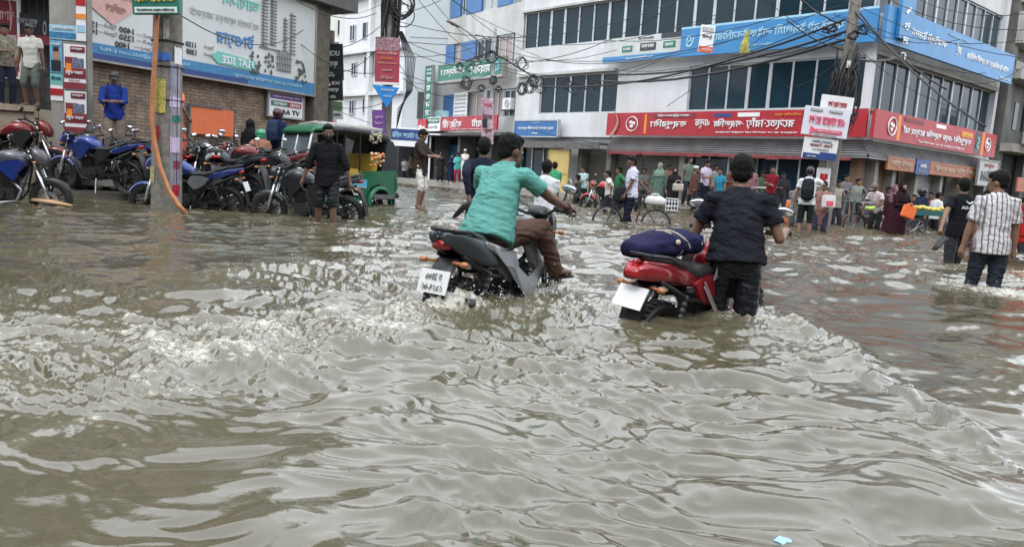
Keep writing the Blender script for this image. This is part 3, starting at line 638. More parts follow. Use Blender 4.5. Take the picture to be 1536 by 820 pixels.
# ---------------- left side: brick wall, billboard, gate, ledge ----------------
bm_ = bpy.data.materials.new('worn_brick'); bm_.use_nodes = True; t = bm_.node_tree; N = t.nodes; L = t.links
br = N.new('ShaderNodeTexBrick'); br.inputs['Scale'].default_value = 1; br.inputs['Brick Width'].default_value = .26; br.inputs['Row Height'].default_value = .085; br.inputs['Mortar Size'].default_value = .012
br.inputs['Color1'].default_value = (.34, .25, .185, 1); br.inputs['Color2'].default_value = (.23, .175, .14, 1); br.inputs['Mortar'].default_value = (.15, .13, .115, 1)
co = N.new('ShaderNodeTexCoord'); sx = N.new('ShaderNodeSeparateXYZ'); cx = N.new('ShaderNodeCombineXYZ'); L.new(co.outputs['Object'], sx.inputs[0]); L.new(sx.outputs['X'], cx.inputs['X']); L.new(sx.outputs['Z'], cx.inputs['Y'])
nn = N.new('ShaderNodeTexNoise'); nn.inputs['Scale'].default_value = 3; nn.inputs['Detail'].default_value = 7; L.new(co.outputs['Object'], nn.inputs['Vector'])
va = N.new('ShaderNodeVectorMath'); va.operation = 'MULTIPLY_ADD'; L.new(nn.outputs['Color'], va.inputs[0]); va.inputs[1].default_value = (.05, .05, 0); L.new(cx.outputs[0], va.inputs[2]); L.new(va.outputs[0], br.inputs['Vector'])
mi = N.new('ShaderNodeMix'); mi.data_type = 'RGBA'; mi.blend_type = 'MULTIPLY'; mi.inputs[0].default_value = .8; rr = N.new('ShaderNodeValToRGB'); rr.color_ramp.elements[0].position = .35; rr.color_ramp.elements[0].color = (.55, .52, .5, 1); rr.color_ramp.elements[1].position = .65; rr.color_ramp.elements[1].color = (1.25, 1.2, 1.1, 1)
L.new(nn.outputs['Fac'], rr.inputs['Fac']); L.new(br.outputs['Color'], mi.inputs[6]); L.new(rr.outputs['Color'], mi.inputs[7]); L.new(mi.outputs[2], N['Principled BSDF'].inputs['Base Color']); N['Principled BSDF'].inputs['Roughness'].default_value = .9
bu = N.new('ShaderNodeBump'); bu.inputs['Strength'].default_value = .8; bu.inputs['Distance'].default_value = .02; L.new(br.outputs['Fac'], bu.inputs['Height']); bu.invert = True; L.new(bu.outputs[0], N['Principled BSDF'].inputs['Normal'])
brick = bm_
wl = FW.root('brick_wall', 'worn brown brick wall carrying the big billboard behind the parked motorcycles', 'wall')
m = bmb(); m.b(-.6, 6.95, 0, .3, 0, 6.6); m.build('brickwork', brick, wl)
m = bmb(); m.b(6.95, 7.55, -.35, .35, 0, 9.5); m.build('pillar', mat('mossy_concrete', (.12, .105, .085), .9, var=.35, scale=5, dirt=.6, dirtc=(.06, .055, .045), bump=.6, bscale=18), wl)
m = bmb(); m.b(4.6, 8.4, -.7, .6, 5.75, 6.3).b(-.6, 7.6, -.2, 5, 6.6, 6.9).b(-.6, 6.9, .8, 1, 6.9, 14); m.build('slab_and_added_wall', dark_conc, wl)  # the tall rear wall, out of view, is added for darker water reflections
# billboard
rnd.seed(12)
def bill_extra(root, W, H, th):
    y = -th-.03
    # salmon triangle with its point down
    m = bmb(); m.prism([(0, .43*H), (.074*W, .31*H), (.40*W, .985*H), (0, .985*H)], y, y+.02); m.build('printed_panel', salmon_p, root)
    for i, (tx, cx_, cz_, w_) in enumerate((('মনোরম', .17, .72, .12), ('নিরিবিলি', .125, .58, .11), ('পরিবেশ', .085, .46, .07))):
        o = link('lettering', text_mesh(tx, 1, w_*W, .075*H), mat('dark_salmon_letter', (.33, .17, .14), .6), root); o.location = (cx_*W, y-.012, cz_*H); o.rotation_euler = (R(90), 0, 0)
    # drawing of towers, in grey line work
    m = bmb(); yy = y-.004
    for (x0, x1, z0, z1, k) in ((.70, .735, .42, .93, 15), (.745, .78, .45, .97, 16), (.815, .84, .42, .78, 10), (.85, .885, .40, .85, 12)):
        for j in range(k):
            z = z0+(z1-z0)*j/k; m.b(x0*W, x1*W, yy, yy+.004, z*H, (z+.012)*H)
        m.b((x0+.008)*W, (x0+.013)*W, yy-.002, yy+.002, z0*H, z1*H)
    m.b(.69*W, .80*W, yy-.003, yy, .40*H, .415*H).b(.79*W, .86*W, yy-.003, yy, .2*H, .215*H).b(.78*W, .87*W, yy-.003, yy, .34*H, .35*H).b(.78*W, .865*W, yy-.003, yy, .27*H, .28*H)
    for j in range(9): m.b((.785+.009*j)*W, (.789+.009*j)*W, yy-.004, yy-.001, .2*H, .42*H)
    m.build('tower_drawing', mat('drawing_grey', (.13, .14, .14), .7), root)
    m = MB(); rr_ = random.Random(2)
    for i in range(60): 
        x = rr_.choice((.66, .685, .73, .755, .9, .925, .94))+rr_.uniform(-.012, .012); z = rr_.uniform(.12, .36); m.ball((x*W, yy, z*H), (.04, .004, .05), 5, 4)
    m.build('tree_drawing', mat('drawing_dark', (.07, .08, .075), .7), root)
    m = bmb(); m.prism([(.465*W, .215*H), (.492*W, .275*H), (.675*W, .245*H), (.675*W, .140*H), (.492*W, .155*H)], y-.004, y+.01); m.build('printed_panel', teal_p, root)
    o = link('lettering', text_mesh('FLAT SIZE', 1, .15*W, .075*H), white_p, root); o.location = (.585*W, y-.016, .205*H); o.rotation_euler = (R(90), 0, 0)
WB, HB = 6.95, 2.75
blet = mat('blue_letter', (.05, .19, .42), .5)
sign(FW, -.02, 6.93, 3.0, 5.68, 'huge weathered billboard with mirrored lettering, prices, a salmon triangle and a drawing of towers', name='billboard', cat='billboard', off=.25, th=.08, board=mat('billboard_vinyl', (.56, .58, .57), .5, var=.06, scale=.7, dirt=.45, dirtc=(.36, .36, .34)),
     frame=conc, rects=((0, 1, 0, .135, mat('billboard_blue', (.045, .19, .38), .5, var=.15)), (.0, .64, .0, .05, navy_p)),
     texts=(('টাওয়ার', .575, .42, .18, .18, blet), ('হোসেন ল্যান্ড মার্কেট', .53, .60, .32, .10, mat('emboss_letter', (.42, .44, .42), .6)), ('আবাসন', .60, .80, .18, .11, teal_p),
            ('1400', .124, .29, .052, .052, black_p), ('1250', .124, .226, .052, .052, black_p), ('1400', .108, .158, .05, .052, black_p), ('Type-D —', .058, .293, .065, .042, grey_p), ('Type-H —', .060, .233, .065, .042, grey_p), ('15', .012, .285, .02, .05, black_p), ('14', .012, .228, .02, .05, black_p),
            ('Type-C —', .20, .275, .075, .042, grey_p), ('Type-G —', .20, .221, .075, .042, grey_p), ('Type-J —', .19, .162, .075, .042, grey_p), ('1150', .375, .284, .042, .052, black_p), ('1300', .378, .216, .042, .052, black_p), ('Type-A', .455, .29, .045, .04, grey_p), ('Type-B', .455, .219, .045, .04, grey_p),
            ('পরিচালনায় হোসেন প্রপার্টিজ ডেভেলপার্স', .75, .07, .36, .05, ltblue_p), ('http://developers@info.com E-Mail', .2, .09, .34, .045, ltblue_p)), extra=bill_extra)
rx = FW.at(398, 160)[0]
sign(FW, rx, rx+1.32, 2.25, 2.93, 'small white board with purple, green and red strips on the brick wall', off=.1, th=.05, board=white_p, name='notice_board', frame=grey_p,
     rects=((.03, .97, .72, .96, purple_p), (.06, .55, .42, .64, green_p), (.56, .95, .42, .64, red_p)), texts=(('VT AAAA', .5, .2, .8, .22, black_p), ('PASSPORT', .3, .53, .4, .13, white_p), ('USAID', .75, .53, .3, .13, white_p), ('ভিসা প্রসেসিং সেন্টার', .5, .84, .8, .1, white_p)))
rx = FW.at(280, 178)[0]; r_ = FW.root('orange_board', 'bright orange painted timber board leaning on the brick wall', 'board', rx, -.12, 1.5)
m = bmb(); m.b(0, FW.at(345, 180)[0]-rx, -.04, 0, 0, .72); m.build('panel', mat('orange_paint', (.66, .15, .05), .55, var=.1, dirt=.2, dirtc=(.4, .08, .03)), r_, bevel=.01)
m = bmb(); m.b(-.05, .0, -.06, .01, -.9, .75).b(-.05, 1.0, -.07, -.041, .72, .78); m.build('batten', dark_conc, r_)
# sidewalk with kerb at the left
K = [HP(-60, 292, 0), HP(87, 297, 0), HP(223, 303, 0), HP(380, 303, 0), HP(415, 262, .2)]
sw = MB(); pts = [(K[0].x-4, 12.8), (K[0].x, 13.1)]+[(p.x, p.y) for p in K[1:4]]+[(-4.6, 19.5), (-6.2, 25), (-8.5, 26), (-26, 24)]
sw.prism(pts, -.5, .13, 'z'); struct(sw.build('sidewalk', mat('wet_dark_pavement', (.10, .09, .075), .5, var=.4, scale=3, dirt=.7, dirtc=(.05, .045, .04), bump=.4), None, bevel=.03))
# ledge with grille gate and dark entrance
ML = Matrix.Translation((-9.85, 15.2, 0))@Matrix.Rotation(R(8), 4, 'Z')
eb = thing('entrance_building', 'dark building entrance with grille gate above a beige concrete ledge', 'building', (-9.85, 15.2, 0), R(8))
m = bmb(); m.b(-7, -.02, 0, 1.9, .15, 1.68); m.b(-7, .0, -.06, 0, 1.6, 1.72); m.build('ledge', mat('beige_render', (.33, .27, .20), .85, var=.2, dirt=.6, dirtc=(.14, .115, .09), bump=.4), eb)
m = bmb(); m.b(-7, -.1, 2.2, 2.5, 0, 12); m.build('wall', dark_conc, eb)
m = MB()
for i in range(46): m.tube([(-6.8+i*.15, 1.9, 1.7), (-6.8+i*.15, 1.9, 4.3)], .012, 5)
for z in (1.9, 2.2, 2.5, 2.8, 3.1, 3.4): m.tube([(-6.8, 1.88, z), (-.1, 1.88, z)], .012, 5)
m.build('grille', mat('dark_iron', (.05, .05, .05), .6, .4), eb)
m = bmb(); m.b(-7, .1, .9, 2.2, 4.4, 4.6); m.build('canopy_slab', dark_conc, eb)
FL = Fac((0, 100, 3), (75, 100, 3)); FL.o = Vector((-9.85, 15.2, 0))+Matrix.Rotation(R(8), 3, 'Z')@Vector((-7, 1.7, 0)); FL.u = Vector((math.cos(R(8)), math.sin(R(8)), 0)); FL.rz = R(8); FL.M = Matrix.Translation(FL.o)@Matrix.Rotation(FL.rz, 4, 'Z')
def flat(px, py): return FL.at(px, py)
a, z0 = flat(-8, 113); b, z1 = flat(27, 3)
sign(FL, a, b, z0, z1, 'maroon poster with pale curved lines at the left edge behind the ledge', off=0, th=.04, board=maroon_p, name='poster_board', frame=white_p, rects=((.45, .95, .36, .55, mat('pale_pink_print', (.5, .36, .36), .6)),), texts=(('শাখা', .6, .8, .6, .12, salmon_p), ('(', .75, .8, .12, .4, salmon_p), ('ঠিকানা', .7, .46, .4, .06, maroon_p)))
a, z0 = flat(27, 58); b, z1 = flat(76, 24)
sign(FL, a, b, z0-.1, z1, 'black banner with white mirrored lettering and ring above the entrance', off=.02, th=.04, board=black_p, name='banner', texts=(('জুতার দোকান', .35, .72, .6, .3, grey_p), ('O', .86, .55, .12, .5, grey_p)), rects=((0, 1, .0, .3, maroon_p),))

# ---------------- unseen blocks added beside and behind the camera to shape light and reflections ----------------
def side_block(x0, x1, y0, y1, h, mm, label):
    r_ = thing('added_light_block', label, 'building', ((x0+x1)/2, (y0+y1)/2, 0)); w_, d_ = (x1-x0)/2, (y1-y0)/2
    m = bmb(); m.b(-w_, w_, -d_, d_, 0, h); m.build('wall', mm, r_)
    m = bmb(); m.b(-w_-.02, w_+.02, -d_-.02, d_+.02, .2, 3.0); m.build('shop_front', black_in, r_)
    for f in range(int((h-4)/3.1)+1):
        z = 4.1+3.1*f
        if z+1.5 > h: break
        m = bmb(); m.b(-w_-.03, w_+.03, -d_-.03, d_+.03, z, z+1.5); m.build('window_band', glass_dark, r_)
side_block(-34, 34, -24, -13, 12, cream_wall, 'long unseen block added behind the camera to shade the street and darken reflections')
side_block(17.5, 30, -10, 9.5, 11, conc, 'unseen concrete block added on the right to shade the street')
side_block(-30, -14.5, -10, 9.5, 11, dark_conc, 'unseen dark block added on the left to shade the street')
# ---------------- poles, banners, lamps, cables ----------------
class FY:
    """board frame facing roughly the camera at distance d, turned by rz"""
    def __init__(s, px, py, d, rz=0):
        p = DP(px, py, d); s.o = Vector((p.x, p.y, 0)); s.rz = rz; s.u = Vector((math.cos(rz), math.sin(rz), 0)); s.M = Matrix.Translation(s.o)@Matrix.Rotation(rz, 4, 'Z')
    root = Fac.root
def cboard(x0, x1, y0, y1, d, label, rz=0.0, tilt=None, **k):
    F = FY(x0, (y0+y1)/2, d, rz); W = abs(x1-x0)*d/FPX/max(.3, math.cos(rz)); z0 = DP((x0+x1)/2, y1, d).z; z1 = DP((x0+x1)/2, y0, d).z
    return sign(F, 0, W, z0, z1, label, off=0, tilt=-ROLL if tilt is None else tilt, **k)
def cyl_patch(root, name, r, a0, a1, z0, z1, m, wob=0.0, seed=0):
    rr = random.Random(seed); g = MB(); n = 10; vs = []
    for j in (0, 1):
        for i in range(n+1):
            a = R(a0+(a1-a0)*i/n); q = r+rr.uniform(0, wob); vs.append((q*math.sin(a), -q*math.cos(a), (z0, z1)[j]+rr.uniform(-wob, wob)))
    g.add(vs, [(i, i+1, n+2+i, n+1+i) for i in range(n)]); return g.build(name, m, root)
# left concrete pole
pole_m = mat('stained_pole_concrete', (.20, .185, .165), .85, var=.4, scale=9, dirt=.8, dirtc=(.07, .065, .055), bump=.5, bscale=40)
P0 = HP(245, 318, 0)
lp = thing('utility_pole', 'thick concrete pole with pasted posters and an orange conduit by the parked motorcycles', 'pole', (P0.x, P0.y+.1, -.25))
lp.rotation_euler = (0, R(.4), 0)
m = MB(); m.tube([(0, 0, 0), (0, 0, 3.2), (0, 0, 8)], [.235, .215, .19], 20); m.build('shaft', pole_m, lp, angle=40)
def zl(py): return DP(245, py, P0.y).z+.25
def collage(name, base, sc=9):
    m_ = bpy.data.materials.new(name); m_.use_nodes = True; N_ = m_.node_tree.nodes; L_ = m_.node_tree.links; tc_ = N_.new('ShaderNodeTexCoord'); vo = N_.new('ShaderNodeTexVoronoi'); vo.inputs['Scale'].default_value = sc; vo.distance = 'CHEBYCHEV'
    n_ = N_.new('ShaderNodeTexNoise'); n_.inputs['Scale'].default_value = 30; mi_ = N_.new('ShaderNodeMix'); mi_.data_type = 'RGBA'; mi_.inputs[0].default_value = .62; hs = N_.new('ShaderNodeHueSaturation'); hs.inputs['Saturation'].default_value = .75; hs.inputs['Value'].default_value = .45
    L_.new(tc_.outputs['Object'], vo.inputs['Vector']); L_.new(vo.outputs['Color'], hs.inputs['Color']); L_.new(hs.outputs[0], mi_.inputs[6]); mi_.inputs[7].default_value = (*base, 1); m2_ = N_.new('ShaderNodeMix'); m2_.data_type = 'RGBA'; m2_.blend_type = 'MULTIPLY'; m2_.inputs[0].default_value = .5
    L_.new(tc_.outputs['Object'], n_.inputs['Vector']); L_.new(mi_.outputs[2], m2_.inputs[6]); L_.new(n_.outputs['Color'], m2_.inputs[7]); L_.new(m2_.outputs[2], N_['Principled BSDF'].inputs['Base Color']); N_['Principled BSDF'].inputs['Roughness'].default_value = .7; return m_
collage_m = collage('pasted_sticker_collage', (.50, .42, .52))
cyl_patch(lp, 'poster', .224, 35, 82, zl(296), zl(92), collage_m, .012, 1)
for i, (a0, a1, ya, yb, mm) in enumerate(((34, 78, 160, 145, mauve_p), (44, 80, 182, 172, green_p), (36, 78, 228, 205, mauve_p), (50, 80, 252, 240, maroon_p), (46, 80, 292, 276, red_p), (-20, 20, 170, 120, mat('peeling_yellow', (.42, .36, .10), .8, var=.6, scale=30)), (-30, 0, 210, 190, mat('torn_red', (.35, .05, .05), .8, var=.5, scale=20)),
         (40, 43, 290, 95, ltblue_p), (62, 64, 290, 95, navy_p), (-75, 40, 92, 80, mat('blue_tarp', (.04, .12, .42), .5, var=.5, scale=12)), (50, 85, 95, 70, white_p), (-60, -25, 275, 250, mat('peeling_yellow2', (.38, .34, .14), .8, var=.6, scale=30)), (10, 32, 60, 30, mat('torn_paper', (.35, .33, .3), .8, var=.4, scale=20)))):
    cyl_patch(lp, 'poster_scrap', .231+.002*(i % 3), a0, a1, zl(ya), zl(yb), mm, .01, i)
for z in (zl(100), zl(62), zl(150)):
    m = MB(); m.torus((0, 0, z), .232, .012, 20, 6, 'z'); m.build('wire_binding', black_cable, lp)
d0 = P0.y-.22
oc = thing('orange_conduit', 'orange plastic conduit strapped to the posted concrete pole and bending into the water', 'pipe', tuple(DP(280, 322, d0-.1)))
pts = [Vector(DP(x, y, d0-dd)) for x, y, dd in ((237, -30, .0), (236, 20, .0), (233, 80, .02), (229, 140, .02), (228, 180, .02), (232, 215, .03), (240, 250, .05), (253, 285, .08), (268, 308, .1), (281, 322, .1))]
m = MB(); m.tube([p-oc.location for p in pts], .036, 10); m.build('pipe', mat('orange_plastic', (.43, .17, .07), .55, var=.25, scale=8, dirt=.5, dirtc=(.20, .11, .07)), oc, smooth=True)
cboard(203, 271, -14, 25, d0-.06, 'green and white sign plate high on the posted concrete pole', board=green_p, name='sign_plate', rects=((0.05, .95, .04, .26, white_p),), texts=(('বাসাবাড়ী ভাড়া', .5, .55, .84, .24, yellow_p), ('মোবাইল নম্বর যোগাযোগ', .5, .15, .8, .12, green_p)))
# poster pillar beside the ledge
pil = thing('poster_pillar', 'square concrete pillar covered in blue, white and maroon election style posters', 'pillar', (-9.32, 14.85, .1), R(6))
m = bmb(); m.b(0, .70, 0, .28, 0, 7); m.build('shaft', conc, pil, bevel=.03)
FP = FY(75, 100, 14.85, R(6)); FP.o = Vector((-9.32, 14.85, 0)); FP.M = Matrix.Translation(FP.o)@Matrix.Rotation(FP.rz, 4, 'Z')
def zp(py): return DP(100, py, 14.85).z
def poster(x0, x1, ya, yb, label, board, texts=(), rects=(), off=.012): return sign(FP, x0, x1, zp(yb), zp(ya), label, off=off, th=.006, board=board, name='poster', cat='poster', texts=texts, rects=rects)
skin_print = mat('portrait_print_skin', (.33, .2, .14), .6)
poster(.02, .25, 62, 110, 'blue portrait poster on the pillar, above the two red and white ones', mat('blue_poster', (.13, .35, .52), .6, var=.2), (('নির্বাচন', .5, .88, .8, .1, white_p),), ((.25, .75, .4, .75, skin_print), (.28, .72, .66, .8, black_p), (.12, .88, .05, .38, black_p)))
poster(.02, .25, 112, 152, 'small poster stack with teal and red strips low on the pillar', white_p, (('ভোট', .5, .85, .8, .14, navy_p),), ((0, 1, .6, 1, teal_p), (0, 1, .2, .45, red_p)))
mar = ((0.0, 1, .25, .48, maroon_p), (.3, .96, .83, .96, maroon_p), (.05, .6, .5, .72, maroon_p), (.1, .35, .38, .58, orange_p), (.4, .9, .5, .7, mat('group_photo_print', (.12, .14, .22), .6, var=.8, scale=30)), (0, 1, .02, .16, maroon_p))
poster(.28, .69, 66, 134, 'white and maroon poster with an orange disc, upper of two on the pillar', white_p, (('সম্মেলন', .63, .9, .5, .07, white_p), ('সফল করুন', .5, .36, .8, .1, white_p), ('২০২৪', .5, .2, .5, .05, maroon_p)), mar, .014)
poster(.28, .69, 136, 200, 'white and maroon poster with an orange disc, lower of two on the pillar', white_p, (('সম্মেলন', .63, .9, .5, .07, white_p), ('সফল করুন', .5, .36, .8, .1, white_p)), mar, .014)
poster(.02, .52, 38, 60, 'pale blue poster high on the pillar with a dark skyline strip', ltblue_p, (('বিমান টিকেট', .5, .8, .8, .2, white_p),), ((0, 1, .1, .5, mat('blue_sea_print', (.04, .18, .35), .6, var=.6, scale=12)),))
poster(.52, .70, -6, 60, 'narrow strip of red, orange and white stickers at the pillar top', white_p, (), ((0, 1, .8, .96, red_p), (0, 1, .5, .62, orange_p), (.1, .9, .2, .36, ltblue_p)), .018)
# column next to the brick wall and black signs behind
def thin_pole(px, py, d, r, h, label, name='utility_pole', lean=(0, 0), m_=None):
    p = DP(px, py, d); o = thing(name, label, 'pole', (p.x, p.y, -.2)); o.rotation_euler = (R(lean[1]), R(lean[0]), 0)
    q = MB(); q.tube([(0, 0, 0), (0, 0, h*.5), (0, 0, h)], [r, r*.9, r*.75], 14); q.build('shaft', m_ or pole_m, o, angle=40); return o
thin_pole(492, 240, 26, .14, 5.6, 'dark post carrying two black signs beyond the brick wall', 'sign_post', m_=dark_conc)
for (x0, x1, y0, y1, lab) in ((480, 516, 68, 152, 'upper larger black sign with a red and white flower mark'), (487, 515, 117, 152, 'lower smaller black sign with a red and white flower mark')):
    cboard(x0, x1, y0, y1-(30 if y0 == 68 else 0), 25.6-(.3 if y0 > 100 else 0), lab, board=black_p, name='black_sign', texts=(('UCB', .66, .74, .42, .14, white_p), ('ব্যাংক', .5, .42, .6, .2, white_p), ('এটিএম', .5, .16, .3, .14, white_p)), rects=((.12, .34, .70, .86, pink_p), (.2, .38, .62, .72, white_p)))
cboard(489, 515, 154, 180, 27, 'white and green wind-worn board below the black signs', board=white_p, name='sign_board', rects=((0, 1, .5, 1, mat('leaf_green_print', (.12, .25, .10), .6)),), texts=(('এটিএম বুথ', .5, .25, .8, .2, green_p),))
# central pole with bundles
P1 = DP(577, 250, 24)
cp = thing('utility_pole', 'central concrete pole wrapped in thick black cable bundles above a red banner', 'pole', (P1.x, P1.y, -.25))
m = MB(); m.tube([(0, 0, 0), (0, 0, 5), (0, 0, 11)], [.17, .155, .13], 14); m.build('shaft', pole_m, cp, angle=40)
rr = random.Random(4); m = MB()
for i in range(16):
    a = rr.uniform(0, 6.28); z0 = zz = 5.2+rr.uniform(-.3, .4); q = .16+rr.uniform(0, .16)
    m.tube([(q*math.cos(a+j*.25)+rr.uniform(-.02, .02), q*math.sin(a+j*.25), 4.6+j*.5) for j in range(10)], rr.uniform(.03, .06), 6)
m.build('cable_bundle', black_cable, cp, smooth=True)
m = MB()
for i in range(9):
    q = rr.uniform(.28, .55); m.torus((.38+rr.uniform(-.05, .08), -.2-rr.uniform(0, .12), 6.0+rr.uniform(-.15, .25)), q*.8, .018, 22, 5, 'y')
m.build('cable_coil', black_cable, cp, smooth=True)
m = MB()
for i in range(7): m.tube([(.3+.06*i*.3, -.15, 5.4), (.55+.05*i, -.15, 4.6), (.62+.03*i, -.15, 3.6), (.35, -.15, 2.4+.1*i)], .014, 5)
m.build('hanging_cable', black_cable, cp)
cboard(564, 599, 57, 128, 23.7, 'tall dark red banner with faded lettering on the central pole', board=mat('dark_red_banner', (.33, .035, .06), .6, var=.15, scale=3), name='banner', cat='banner', tilt=-R(1),
       rects=((0, 1, .92, 1, mat('banner_photo', (.3, .17, .2), .7, var=.9, scale=14)), (.0, 1, .72, .91, mat('banner_photo', (.3, .17, .2))), (0, 1, .0, .05, white_p)), texts=(('জাতীয় সংসদ', .5, .66, .84, .08, salmon_p), ('নির্বাচন', .5, .55, .6, .05, orange_p), ('স্বতন্ত্র প্রার্থী', .5, .45, .8, .04, salmon_p), ('ঈগল মার্কা', .5, .3, .4, .07, salmon_p), ('ভোট দিন', .5, .15, .5, .08, salmon_p)))
r_ = thing('triangle_sign', 'blue triangular plate pointing down under the dark red banner', 'sign', tuple(DP(578, 162, 23.6)))
a, b = DP(558, 127, 23.6)-r_.location, DP(599, 132, 23.6)-r_.location
m = MB(); m.prism([(a.x, a.z), (b.x, b.z), (0.05, 0)], -.03, .03); m.build('plate', mat('bright_blue_plate', (.02, .22, .58), .4, var=.3, scale=1.5), r_)
o = link('lettering', text_mesh('যোগাযোগ', 1, .4, .08), white_p, r_); o.location = (.05, -.045, .55); o.rotation_euler = (R(90), 0, 0)
o = link('lettering', text_mesh('মোবাইল', 1, .26, .06), white_p, r_); o.location = (.05, -.045, .36); o.rotation_euler = (R(90), 0, 0)
cboard(561, 579, 166, 224, 23.7, 'narrow purple banner low on the central pole', board=purple_p, name='banner', cat='banner', texts=tuple((t_, .5, .82-.16*i, .8, .09, mauve_p) for i, t_ in enumerate(('চলছে', 'ভর্তি', 'কোচিং', 'সেন্টার', '২০২৪'))))
# street lamp and cluster
P2 = DP(733, 248, 30)
sl_ = thing('street_lamp', 'slender street lamp with one long curved arm before the green sign', 'street lamp', (P2.x, P2.y, 0)); sl_.rotation_euler = (0, R(-.4), 0)
m = MB(); m.tube([(0, 0, 0), (0, 0, 3), (0, 0, 6.6)], [.09, .08, .06], 12); m.build('post', mat('lamp_grey', (.22, .23, .23), .5, .3), sl_, smooth=True)
def lpt(px, py, d=30): return DP(px, py, d)-Vector((P2.x, P2.y, 0))
m = MB(); m.tube([lpt(733, 80), lpt(722, 63), lpt(705, 49), lpt(690, 39)], [.045, .04, .035, .03], 8); m.tube([lpt(735, 62), lpt(725, 54), lpt(714, 52)], .03, 8); m.build('arm', mat('lamp_grey', (.22, .23, .23)), sl_, smooth=True)
m = MB(); a, b = lpt(692, 41), lpt(672, 31); m.tube([a, (a+b)/2, b], [(.05, .03), (.13, .07), (.08, .04)], 10); m.build('lamp_head', dark_conc, sl_, smooth=True)
m = MB(); m.tube([lpt(735, 78), lpt(755, 87), lpt(800, 115)], .03, 6); m.tube([lpt(733, 80), lpt(700, 92)], .03, 6); m.build('cross_arm', black_cable, sl_)
rr = random.Random(8)
def coil(px, py, d, R_, n, label, grp, rz=0):
    o = thing('cable_coil', label, 'cable coil', tuple(DP(px, py, d)), rz, grp); q = MB()
    for i in range(n):
        w_ = R_*rr.uniform(.35, .75); h_ = R_*rr.uniform(.6, .95); ax = rr.uniform(-.5, .5)
        q.tube([(w_*math.cos(b)+.06*math.sin(3*b+i)+ax*.1*math.sin(b), .05*math.sin(2*b+i), h_*math.sin(b)-.3*R_) for b in [2*math.pi*j/18 for j in range(19)]], .011, 5)
    q.build('loops', black_cable, o, smooth=True)
for (px, py, rw, n) in ((714, 90, .22, 4), (690, 98, .22, 4), (705, 100, .2, 3), (737, 82, .3, 6), (700, 121, .3, 8), (722, 130, .18, 4), (740, 118, .2, 6), (783, 92, .3, 5), (748, 132, .15, 4)):
    coil(px, py, 29.8, rw, n, 'black coil of spare cable hanging around the street lamp', 'cable coils around the street lamp')
for (px, py, rw, n) in ((783, 130, .3, 8), (795, 127, .3, 8), (812, 130, .25, 4), (850, 122, .32, 4), (862, 130, .3, 4), (880, 122, .3, 4), (895, 124, .25, 4), (800, 118, .3, 10)):
    coil(px, py, 31.5, rw, n, 'black coil of spare cable hanging before the first floor windows left of centre', 'cable coils before the left windows')
cboard(724, 742, 148, 217, 29.7, 'pink and grey poster wrapped on the street lamp post', board=mat('pink_grey_poster', (.42, .30, .36), .6, var=.6, scale=8), name='banner', cat='poster', texts=(('ভর্তি', .5, .85, .8, .12, pink_p), ('কোচিং', .5, .6, .8, .12, maroon_p), ('চলছে', .5, .3, .7, .1, maroon_p)), rects=((.1, .5, .35, .55, black_p),))
# right leaning pole with hanging boards
P3 = DP(1240, 300, 19)
rp_ = thing('utility_pole', 'grey pole tangled in black cables behind the white hanging boards', 'pole', (P3.x, P3.y, -.3)); rp_.rotation_euler = (0, R(1.3), 0)
m = MB(); m.tube([(0, 0, 0), (0, 0, 4), (0, 0, 9)], [.15, .14, .12], 14); m.build('shaft', pole_m, rp_, angle=40)
rr = random.Random(9); m = MB()
for i in range(34):
    a = rr.uniform(0, 6.28); q = .15+rr.uniform(.0, .16); z0 = 2.7+rr.uniform(0, .6); z1 = 4.6+rr.uniform(-.5, .3); k = 7
    m.tube([((q+rr.uniform(-.05, .08))*math.cos(a+.2*j), (q+rr.uniform(-.05, .08))*math.sin(a+.2*j), z0+(z1-z0)*j/k) for j in range(k+1)], rr.uniform(.015, .03), 5)
m.build('cable_bundle', black_cable, rp_, smooth=True)
m = MB()
for i in range(16):
    a = rr.uniform(-2.6, -.5); q = rr.uniform(.2, .42); m.tube([(.1*math.cos(a), .1*math.sin(a), 4.6), (q*math.cos(a)*1.2, q*math.sin(a), 4.1), (q*1.4*math.cos(a), q*math.sin(a), 3.4+rr.uniform(-.2, .3)), (q*math.cos(a), q*math.sin(a), 2.8+rr.uniform(-.2, .2))], .012, 5)
m.build('hanging_cable', black_cable, rp_)
m = MB(); m.box((-.02, -.2, 4.45), (.13, .02, .17)); m.build('white_tag', white_p, rp_)
m = MB(); m.box((-.08, -.26, 3.35), (.16, .12, .28)); m.build('junction_box', dark_conc, rp_)
for (px, py, rw, n) in ((1295, 42, .17, 4), (1281, 50, .17, 3), (1250, 42, .1, 3), (1240, 44, .1, 2)):
    coil(px, py, 18.7, rw, n, 'black coil of spare cable slung beside the tangled grey pole', 'cable coils on the tangled pole')
TL = R(7)
def tboard(x0, x1, y0, y1, d, label, tl=TL, **k): return cboard(x0, x1, y0, y1, d, label, tilt=tl-ROLL+R(0), **k)
tboard(1230, 1276, 143, 168, 18.62, 'topmost white board on the tangled pole, half hidden by the big one', board=white_p, name='hanging_board', texts=(('মনোরোগ', .5, .5, .6, .4, red_p),))
pale = mat('pale_lilac_board', (.66, .66, .74), .5, var=.05)
